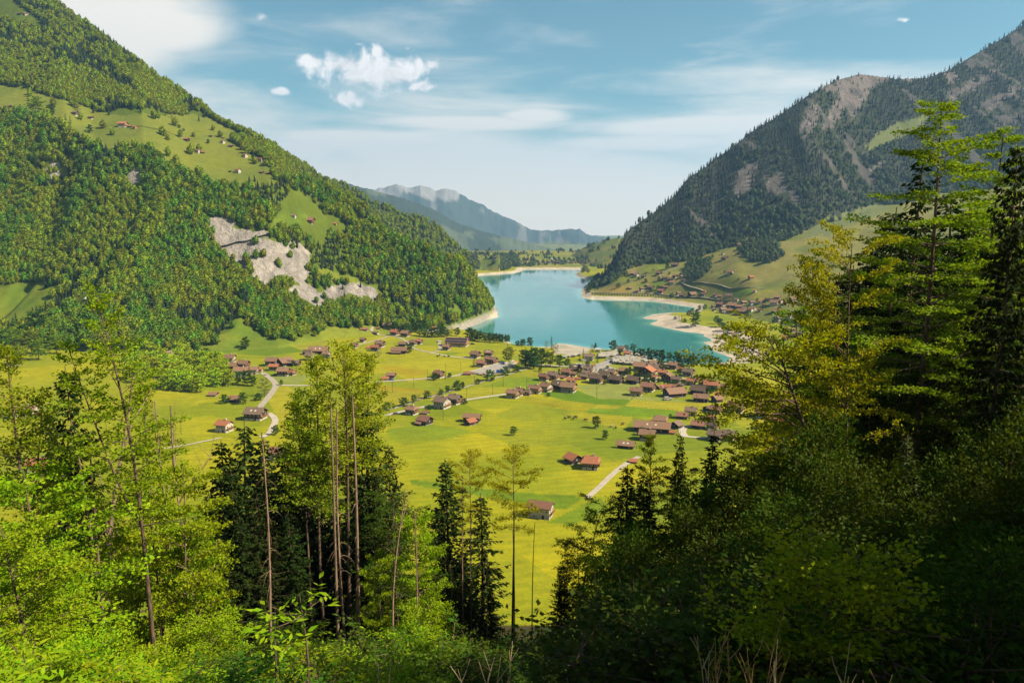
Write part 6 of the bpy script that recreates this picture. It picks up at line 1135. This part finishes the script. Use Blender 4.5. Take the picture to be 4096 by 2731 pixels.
# centre
ftree('spruce_b', 1022, 1048, 72, 'tall dark spruce left of centre', S, sxy=1.45); ftree('spruce_c', 1105, 1128, 70, 'narrow young spruce with open tiers at the centre', S, sxy=1.45); ftree('spruce_a', 1000, 1165, 78, 'dark spruce behind the tall one left of centre', S, sxy=1.45); ftree('spruce_d', 1062, 1260, 64, 'low dark spruce between the centre trunks', S, sxy=1.45); ftree('spruce_c', 1128, 1345, 60, 'small dark spruce at the foot of the slender vase shaped beech', S, sxy=1.4); ftree('spruce_a', 1035, 1300, 58, 'low black spruce at the centre', S)
ftree('vase', 1078, 1040, 74, 'thin beech top rising behind the centre spruce', sxy=.75); dead('dead_a', 1062, 1085, 62, 'bare trunk with short stubs at the centre', 1.7, .7); dead('dead_a', 1081, 1165, 63, 'thinner bare trunk right of the stubbed one', 2.9, .55); dead('crooked_b', 1105, 1265, 57, 'small leaning dead trunk at the centre', 3.3, .8)
ftree('vase', 1178, 1033, 62, 'slender vase shaped beech alone against the meadow', rz=.5, sxy=.95); dead('pole', 1186, 1212, 58, 'left one of two thin bare poles against the meadow', 3.1, .75); dead('pole', 1219, 1194, 60, 'right one of two thin bare poles against the meadow', 0, .8)
# right of centre
ftree('tilted', 1305, 1120, 55, 'dark beech leaning right over the meadow edge', rz=0, sxy=1.0); ftree('wood_a', 1330, 1215, 54, 'shaded beech behind the leaning one', sxy=.8); ftree('spruce_d', 1292, 1290, 50, 'low dark spruce at the right meadow edge', S, sxy=1.2); ftree('spruce_a', 1345, 1340, 47, 'black spruce under the leaning beech', S, sxy=1.2)
ftree('spruce_b', 1440, 1062, 60, 'dark spruce at the end of the farm road', S, sxy=1.5); ftree('wood_c', 1505, 990, 60, 'yellow green beech in front of the long farm roof', sxy=.75); ftree('spruce_e', 1562, 985, 62, 'pointed spruce in front of the grey gabled barn', S, sxy=.7); ftree('spruce_c', 1642, 985, 50, 'narrow black spruce in front of the grey dark chalet', S, sxy=1.5); ftree('spruce_a', 1478, 1085, 56, 'dark spruce behind the green bushes', S, sxy=1.5); ftree('wood_a', 1575, 1060, 56, 'dark beech left of the narrow black spruce', sxy=.8); ftree('wood_a', 1700, 1025, 47, 'beech in shade right of the narrow black spruce', sxy=.8); ftree('wood_b', 1480, 1180, 44, 'green beech above the shaded thicket', sxy=1.0); ftree('young_b', 1420, 1240, 42, 'bright topped young tree at the thicket edge'); ftree('wood_b', 1590, 1150, 42, 'dark beech in the middle of the thicket', sxy=1.0)
# right
ftree('leaning', 1992, 718, 34, 'leaning beech reaching left over the lake shore', rz=0.0, sxy=.8); ftree('spread', 1815, 900, 39, 'yellow beech in front of the red roofed house', sxy=.6, rz=.3); ftree('wood_c', 1815, 935, 40, 'shaded beech behind the leaning trunk', sxy=.8); ftree('spread', 1775, 1005, 41, 'low yellow beech left of the shaded thicket', sxy=.55, rz=1.0)
ftree('spread', 1985, 492, 34, 'broad sunlit beech with limbs reaching left above the village', rz=0.0, sxy=.62); ftree('wood_c', 1895, 560, 38, 'sunlit beech left of the broad one', sxy=.55, rz=3.0)
ftree('tiered', 2168, 216, 38, 'tallest tiered beech with golden top on the right', rz=.6); ftree('spruce_c', 2122, 318, 45, 'slim dark spruce behind the tallest beech', S, sxy=.9)
ftree('tiered', 2300, 285, 40, 'tall golden beech at the right edge', rz=2.6, sxy=.9); ftree('spruce_d', 2340, 312, 33, 'black drooping spruce at the right edge', S, sxy=.75)
for x, y, r, k in [(1905,690,58,'spruce_a'),(1960,600,62,'spruce_d'),(2030,560,60,'spruce_b'),(2075,520,66,'spruce_a'),(2150,560,54,'spruce_d'),(2215,540,58,'spruce_a'),(2262,520,62,'spruce_b'),(2318,560,56,'spruce_d'),(2350,600,48,'spruce_a'),(2000,660,50,'spruce_b'),(2100,680,48,'spruce_d'),(2190,700,46,'spruce_a'),(2400,420,50,'spruce_a'),(2420,560,42,'spruce_d'),(1870,790,52,'spruce_a'),(1935,800,46,'spruce_d'),(2060,470,56,'spruce_d'),(2185,430,60,'spruce_a'),(2240,470,52,'spruce_d'),(2005,540,58,'spruce_a'),(1930,620,54,'spruce_d'),(2130,520,50,'spruce_a'),(2300,480,56,'spruce_d'),(2345,430,58,'spruce_a'),(1890,740,50,'spruce_a'),(2060,700,46,'spruce_a')]: ftree(k, x, y, r, 'dark spruce in the shaded stand behind the tallest beech on the right', S, sxy=1.45, group='dark spruces of the shaded stand on the right')
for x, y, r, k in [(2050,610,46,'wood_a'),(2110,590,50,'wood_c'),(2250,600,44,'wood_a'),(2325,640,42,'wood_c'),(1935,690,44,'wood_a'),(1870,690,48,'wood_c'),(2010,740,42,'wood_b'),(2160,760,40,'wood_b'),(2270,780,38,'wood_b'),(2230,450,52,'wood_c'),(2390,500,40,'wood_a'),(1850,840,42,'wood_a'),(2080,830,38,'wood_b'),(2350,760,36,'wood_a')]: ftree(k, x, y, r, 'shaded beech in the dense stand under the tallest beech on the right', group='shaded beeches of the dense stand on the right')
ftree('spruce_e', 2085, 985, 25, 'small fir sapling above the sunlit bush on the right', S, sxy=1.3)
# unseen trees added past the right edge of the view to shade the corner
for i, (az_, r, h, k) in enumerate([(44,17,19,'spruce_d'),(52,20,22,'wood_b'),(56,14,20,'spruce_d'),(60,32,25,'spruce_a'),(50,38,25,'spruce_d'),(66,14,20,'spruce_d'),(70,20,23,'spruce_a'),(74,13,19,'wood_b'),(78,18,22,'spruce_d'),(84,14,20,'spruce_a'),(72,28,25,'wood_a'),(82,26,24,'spruce_d'),(90,20,23,'spruce_a'),(96,16,20,'wood_b'),(66,24,24,'spruce_a')]):
    a = rad(az_); x, y = r*math.sin(a), r*math.cos(a); z = float(hz(np.array([x]), np.array([y]))[0]); pr = FP_[k]
    plant(S if 'spruce' in k else B, pr, (x, y, z-.2), h/pr[2], i*1.3, 'unseen tree added past the right edge to shade the corner', 'tree', 'unseen trees added past the right edge')
# ------------------------------------------------------------------ thicket of bushes along the bottom
BP = {}
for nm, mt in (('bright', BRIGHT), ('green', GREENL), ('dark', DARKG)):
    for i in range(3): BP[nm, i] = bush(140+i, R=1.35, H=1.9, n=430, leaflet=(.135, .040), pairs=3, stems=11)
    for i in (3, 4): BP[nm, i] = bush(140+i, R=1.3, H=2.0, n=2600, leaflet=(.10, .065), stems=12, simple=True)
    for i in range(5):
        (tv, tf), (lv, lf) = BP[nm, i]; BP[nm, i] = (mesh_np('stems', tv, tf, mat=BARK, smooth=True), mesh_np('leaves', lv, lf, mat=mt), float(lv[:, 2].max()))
TX = [-120, 0, 100, 250, 400, 520, 620, 720, 850, 950, 1050, 1150, 1300, 1380, 1450, 1520, 1600, 1700, 1800, 1900, 2000, 2100, 2200, 2300, 2352, 2500]
TY = [1440, 1445, 1420, 1440, 1480, 1450, 1450, 1410, 1470, 1420, 1450, 1445, 1430, 1340, 1200, 1130, 1090, 1050, 985, 905, 930, 1010, 1000, 905, 880, 860]
rb = random.Random(31)
for row, (r, dy, st) in enumerate([(31, 0, .62), (25, 22, .62), (20, 50, .6), (16, 85, .6), (13, 120, .58), (10.5, 150, .55), (8, 200, .5)]):
    x = -110+rb.uniform(0, 60)
    while x < 2480:
        ty = np.interp(x, TX, TY)+dy*(1 if x < 1350 else 1.75)+rb.uniform(-28, 28); rr_ = r*rb.uniform(.93, 1.07)
        if ty < 1640 and not (r < 9 and x > 1300):
            X_, Y_, Z_, h = fsite(x, ty, rr_)
            if h > .5:
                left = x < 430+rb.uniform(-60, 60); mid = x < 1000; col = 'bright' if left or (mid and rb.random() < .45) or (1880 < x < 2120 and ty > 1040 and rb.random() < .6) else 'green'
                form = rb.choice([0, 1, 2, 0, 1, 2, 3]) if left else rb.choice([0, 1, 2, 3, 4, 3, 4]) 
                if h > 3.4:
                    fk = 'thicket_%s%d' % ('bright_' if col == 'bright' else '', rb.randrange(3)); pr = FP_[fk]
                    plant('shrub', pr, (X_, Y_, Z_-.2), h/pr[2], rb.uniform(0, 6.28), ('bright' if col == 'bright' else 'deep green')+' tall leafy shrub in the '+('bottom centre' if x < 1400 else 'shaded right' if x < 1880 else 'far right')+' thicket', 'shrub', 'tall shrubs of the thicket', sxy=max(.8, min(1.3, 5/h))); x += 3.2*1804/r*st*rb.uniform(.75, 1.2); continue
                pr = BP['dark' if col == 'green' and x > 1080+rb.uniform(-120, 120) else col, form]; s = min(h/pr[2], 2.6); wd = max(.85, min(1.25, 1.5/s)) if s > 0 else 1  # bushes towards the right take the leaf colour with shade in it
                zone = 'lower left' if x < 480 else 'bottom centre left' if x < 950 else 'bottom centre' if x < 1400 else 'shaded right' if x < 1880 else 'far right'
                lb = ('bright yellow green feathery bush' if col == 'bright' and form < 3 else 'bright round leaved bush' if col == 'bright' else 'dark green feathery bush' if form < 3 else 'green round leaved bush')+' in the '+zone+' thicket'
                plant('bush', pr, (X_, Y_, CAMZ+0 if False else Z_+max(0, h-pr[2]*s)*.0-.1), s, rb.uniform(0, 6.28), lb, 'bush', 'bushes of the thicket below the viewpoint', crown='leaves', trunk='stems', sxy=wd)
        x += 2.2*1804/r*st*rb.uniform(.75, 1.2)
# ash seedling with large leaves
g_ = bush(150, R=.7, H=2.2, n=34, leaflet=(.17, .055), pairs=3, stems=2, flat=.5); pr = (mesh_np('stems', *g_[0], mat=BARK, smooth=True), mesh_np('leaves', *g_[1], mat=BRIGHT), float(g_[1][0][:, 2].max()))
x, y, z, h = fsite(672, 1385, 15); plant('ash_sapling', pr, (x, y, z-.1), h/pr[2], .4, 'ash sapling with large bright leaves left of the twin trunks foot', 'sapling', crown='leaves', trunk='stems')
# dry stalks
STALK = solid('dry_stalk', (.70, .50, .27), rough=.8, scale=6); STALKR = solid('rusty_dry_stalk', (.50, .27, .11), rough=.8, scale=6)
def stalks(px, topy, r, n, mat, label, sp=.25):
    x, y, z, h = fsite(px, topy, r); rg = np.random.default_rng(int(px)); ln = []
    for i in range(n):
        hh = h*rg.uniform(.55, 1) if i else h; lp, _ = curve_pts((rg.normal(0, sp*.5), rg.normal(0, sp*.5), 0), (rg.normal(0, sp*.5), rg.normal(0, sp*.5), 1), hh, 7, -.02, rg, .06); ln.append((lp, np.linspace(.008, .003, 8)))
        for j in range(4):
            q = rg.integers(3, 7); a = rg.uniform(0, 6.28); l2, _ = curve_pts(lp[q], (math.cos(a)*.5, math.sin(a)*.5, 1), hh*rg.uniform(.1, .25), 4, .1, rg, .08); ln.append((l2, np.linspace(.006, .003, 5)))
    tv, tf = tubes_np(ln, 4); o = link('dry_stalks', mesh_np('dry_stalks', tv, tf, mat=mat), None, label=label, category='dry plant', group='dry stalks along the bottom edge'); o.location = (x, y, z)
for px, ty, r, n, mt, lb in [(1742,1412,7.5,7,STALKR,'tallest rusty dry stalks at the bottom right of centre'),(1690,1440,7.8,5,STALKR,'rusty dry stalks left of the tallest ones'),(1615,1480,8,4,STALK,'pale dry stalks with seed heads left of the rusty ones'),(1832,1462,7.5,3,STALK,'white dry forked stalk in front of the black shade'),(1892,1485,7.5,3,STALK,'pale dry stalks right of the white forked one'),(1972,1525,7.2,2,STALKR,'short dry stalk with a withered leaf'),(2145,1520,7.2,6,STALK,'fan of dry stalks near the right corner'),(1092,1520,7.5,3,STALK,'dry forked stalk at the bottom centre'),(1165,1490,7.6,5,STALK,'fan of bent dry stalks at the bottom centre'),(885,1480,9,2,STALK,'single dry stalk left of the bottom centre'),(1560,1530,7.5,3,STALK,'low dry stalks left of the seed heads')]: stalks(px, ty, r, n, mt, lb)
# boulders at the lower left
ROCKM_ = solid('pale_limestone', (.46, .42, .37), rough=.9, scale=2.5, col2=(.28, .25, .21), bump=.6)
for i, (px, py_, r, s, lb) in enumerate([(62,1560,10.5,.2,'pale limestone boulder in the lower left corner'),(225,1566,9.6,.2,'flat pale stone at the bottom left edge')]):
    v, f = ico(3); rg = np.random.default_rng(i+60); v = v*(1+.22*np.sin(v @ rg.normal(0, 2.5, 3))[:, None]+.12*np.sin(v @ rg.normal(0, 6, 3)+1)[:, None])*np.array([1, .8, .55])*s*.45
    a, t_ = azte(*to_s('D', px, py_)); x, y = r*math.sin(a), r*math.cos(a); z = float(hz(np.array([x]), np.array([y]))[0]); o = link('boulder', mesh_np('boulder', v, f, mat=ROCKM_, smooth=False), None, label=lb, category='rock'); o.location = (x, y, max(z, CAMZ+t_*r-.1)-.1)
# undergrowth on the slope
rg = np.random.default_rng(5); n = 30000; a = rg.uniform(rad(-38), rad(40), n); r = 7+(rg.random(n)**1.3)*110; x = r*np.sin(a); y = r*np.cos(a); z = hz(x, y); P = np.stack([x, y, z+rg.uniform(0, .35, n)], 1)
Dv = rg.normal(0, 1, (n, 3)); Dv[:, 2] = np.abs(Dv[:, 2])*.6+.1; lv, lf = leaf_quads(P, Dv, rg.normal(0, .6, (n, 3))+np.array([0, 0, 1.]), np.clip(r/60, .25, 1)*rg.uniform(.15, .4, n), np.clip(r/60, .25, 1)*rg.uniform(.06, .14, n))
link('undergrowth', mesh_np('undergrowth', lv, lf, mat=GREENL), None, kind='stuff', label='low leafy undergrowth on the slope below the viewpoint', category='undergrowth')
HAZE_D = 6.6e-5
# ================================================================== light, sky, haze, camera
SUN_AZ, SUN_EL = rad(106), rad(43)
sv = Vector((math.cos(SUN_EL)*math.sin(SUN_AZ), math.cos(SUN_EL)*math.cos(SUN_AZ), math.sin(SUN_EL)))
sl = bpy.data.lights.new('sun', 'SUN'); sl.energy = 5.0; sl.angle = rad(.55); sl.color = (1, .90, .69)
so = bpy.data.objects.new('sun', sl); COL.objects.link(so); so.rotation_euler = sv.to_track_quat('Z', 'Y').to_euler(); so.location = (400, -200, 600)
W = bpy.data.worlds.new('World'); SC.world = W; W.use_nodes = True; t = W.node_tree; t.nodes.clear()
wo = N(t, 'ShaderNodeOutputWorld'); bg = N(t, 'ShaderNodeBackground'); L(t, bg.outputs[0], wo.inputs[0])
sky = N(t, 'ShaderNodeTexSky', sky_type='NISHITA', sun_disc=False); sky.sun_elevation = SUN_EL; sky.sun_rotation = SUN_AZ; sky.altitude = 800; sky.air_density = 1.0; sky.dust_density = 1.2; sky.ozone_density = 2.0
SKY_S = .05
tc = N(t, 'ShaderNodeTexCoord'); sep = N(t, 'ShaderNodeSeparateXYZ'); L(t, tc.outputs['Generated'], sep.inputs[0])
azn = mth(t, 'ARCTAN2', sep.outputs[0], sep.outputs[1]); eln = mth(t, 'ARCSINE', sep.outputs[2])
cmb = N(t, 'ShaderNodeCombineXYZ'); L(t, azn, cmb.inputs[0]); L(t, eln, cmb.inputs[1])
blue = mixc(t, 1.0, sky.outputs[0], (.70, .96, .80), 'MULTIPLY')
# thin high cloud in streaks, denser towards the horizon
mp = N(t, 'ShaderNodeMapping'); mp.inputs['Scale'].default_value = (1.6, 9.5, 1); mp.inputs['Rotation'].default_value = (0, 0, rad(-9)); L(t, cmb.outputs[0], mp.inputs['Vector'])
n1 = noise(t, mp.outputs[0], 2.2, 7, .58, .5)
mp2 = N(t, 'ShaderNodeMapping'); mp2.inputs['Scale'].default_value = (2.2, 5, 1); mp2.inputs['Rotation'].default_value = (0, 0, rad(-14)); mp2.inputs['Location'].default_value = (3.3, 1.7, 0); L(t, cmb.outputs[0], mp2.inputs['Vector'])
n2 = noise(t, mp2.outputs[0], 1.4, 5, .55, .3)
lowc = ramp(t, eln, rad(11.5), rad(1.0))
streak = mth(t, 'ADD', mth(t, 'MULTIPLY', n1, .75), mth(t, 'MULTIPLY', n2, .45))
cir = ramp(t, mth(t, 'ADD', streak, mth(t, 'MULTIPLY', lowc, .34)), .55, .90)
def dirs(zm, x, y):
    a, te = azte(*to_s(zm, x, y)); return float(a), math.atan(float(te))
def blob(zm, x, y, sx, sy):
    a, e = dirs(zm, x, y); sxr = sx/1804; syr = sy/1804
    dx = mth(t, 'MULTIPLY', mth(t, 'SUBTRACT', azn, a), 1/sxr); dy = mth(t, 'MULTIPLY', mth(t, 'SUBTRACT', eln, e), 1/syr)
    return mth(t, 'SUBTRACT', 1.0, mth(t, 'SQRT', mth(t, 'ADD', mth(t, 'MULTIPLY', dx, dx), mth(t, 'MULTIPLY', dy, dy))))
# broad bright cloud bank upper left + a long streak
bank = None
for q in [(200,-20,260,110),(330,60,190,60),(160,110,220,80),(60,-60,300,140)]:
    b_ = blob('D', *q); bank = b_ if bank is None else mth(t, 'MAXIMUM', bank, b_)
bank = ramp(t, mth(t, 'ADD', bank, mth(t, 'MULTIPLY_ADD', n2, 1.2, -.6)), -.12, .55)
st = None
for q in [(820,320,300,22),(1080,285,240,20),(1230,268,90,18),(620,345,220,30),(1700,290,420,26),(1900,330,420,60),(1500,330,300,24)]:
    b_ = blob('D', *q); st = b_ if st is None else mth(t, 'MAXIMUM', st, b_)
st = mth(t, 'MULTIPLY', ramp(t, mth(t, 'ADD', st, mth(t, 'MULTIPLY_ADD', n1, 1.9, -.95)), -.45, .5), 1.0)
cir = mth(t, 'MAXIMUM', mth(t, 'MAXIMUM', cir, bank), st, clamp=True)
horiz = ramp(t, eln, rad(6.0), rad(-.5))
base_sky = mixc(t, mth(t, 'MULTIPLY', cir, .93), blue, (8.6, 8.0, 7.1))
base_sky = mixc(t, mth(t, 'MULTIPLY', horiz, .9), base_sky, (10.4, 9.2, 7.4))
# fair-weather puffs
cu = None
for q in [(848,165,118,50),(905,172,92,44),(790,150,60,30),(712,140,40,15),(960,160,40,25),(992,148,20,13),(955,200,45,14),(968,195,25,13),(865,118,22,22),(795,230,40,20),(805,225,24,24),(645,211,28,11),(600,40,30,16),(930,112,34,14),(822,102,24,10),(2068,46,30,9)]:
    b_ = blob('D', *q)
    if q[0] in (600, 930, 822, 2068): b_ = mth(t, 'SUBTRACT', b_, .48)
    cu = b_ if cu is None else mth(t, 'MAXIMUM', cu, b_)
n3 = noise(t, cmb.outputs[0], 26, 6, .6, .6); n4 = noise(t, cmb.outputs[0], 60, 4, .6)
cf = mth(t, 'ADD', cu, mth(t, 'ADD', mth(t, 'MULTIPLY_ADD', n3, 2.6, -1.3), mth(t, 'MULTIPLY_ADD', n4, 1.2, -.6)))
puff = ramp(t, cf, .0, .75)
pc = mixc(t, ramp(t, n3, .35, .62), (7.0, 6.7, 6.6), (9.2, 8.9, 8.6))
fin = mixc(t, mth(t, 'MULTIPLY', puff, .96), base_sky, pc)
L(t, fin, bg.inputs[0]); bg.inputs[1].default_value = SKY_S
# haze
hm, t, o = nt('haze_air'); pv = N(t, 'ShaderNodeVolumePrincipled'); pv.inputs['Density'].default_value = HAZE_D; pv.inputs['Color'].default_value = (.27, .52, .86, 1); pv.inputs['Anisotropy'].default_value = .25; L(t, pv.outputs[0], o.inputs['Volume'])
if HAZE_D > 0:
    b = MB(); b.box(-13800, 13800, -120, 13900, float(Z.min())-4, float(Z.max())+60); h = b.build('haze', hm, None, kind='stuff', label='thin blue haze filling the valley air', category='haze')
cd = bpy.data.cameras.new('camera'); cam = bpy.data.objects.new('camera', cd); COL.objects.link(cam); SC.camera = cam
cam.location = (0, 0, CAMZ); cam.rotation_euler = (rad(90)-PITCH, 0, 0); cd.sensor_width = 36; cd.lens = 36*FP/4096; cd.clip_start = .1; cd.clip_end = 60000
SC.view_settings.view_transform = 'Standard'; SC.view_settings.look = 'None'; SC.view_settings.exposure = 1.42; SC.view_settings.gamma = 1
SC.cycles.max_bounces = 7; SC.cycles.transmission_bounces = 4; SC.cycles.diffuse_bounces = 3; SC.cycles.glossy_bounces = 2; SC.cycles.use_denoising = True; SC.cycles.sample_clamp_indirect = 4; SC.cycles.use_adaptive_sampling = True
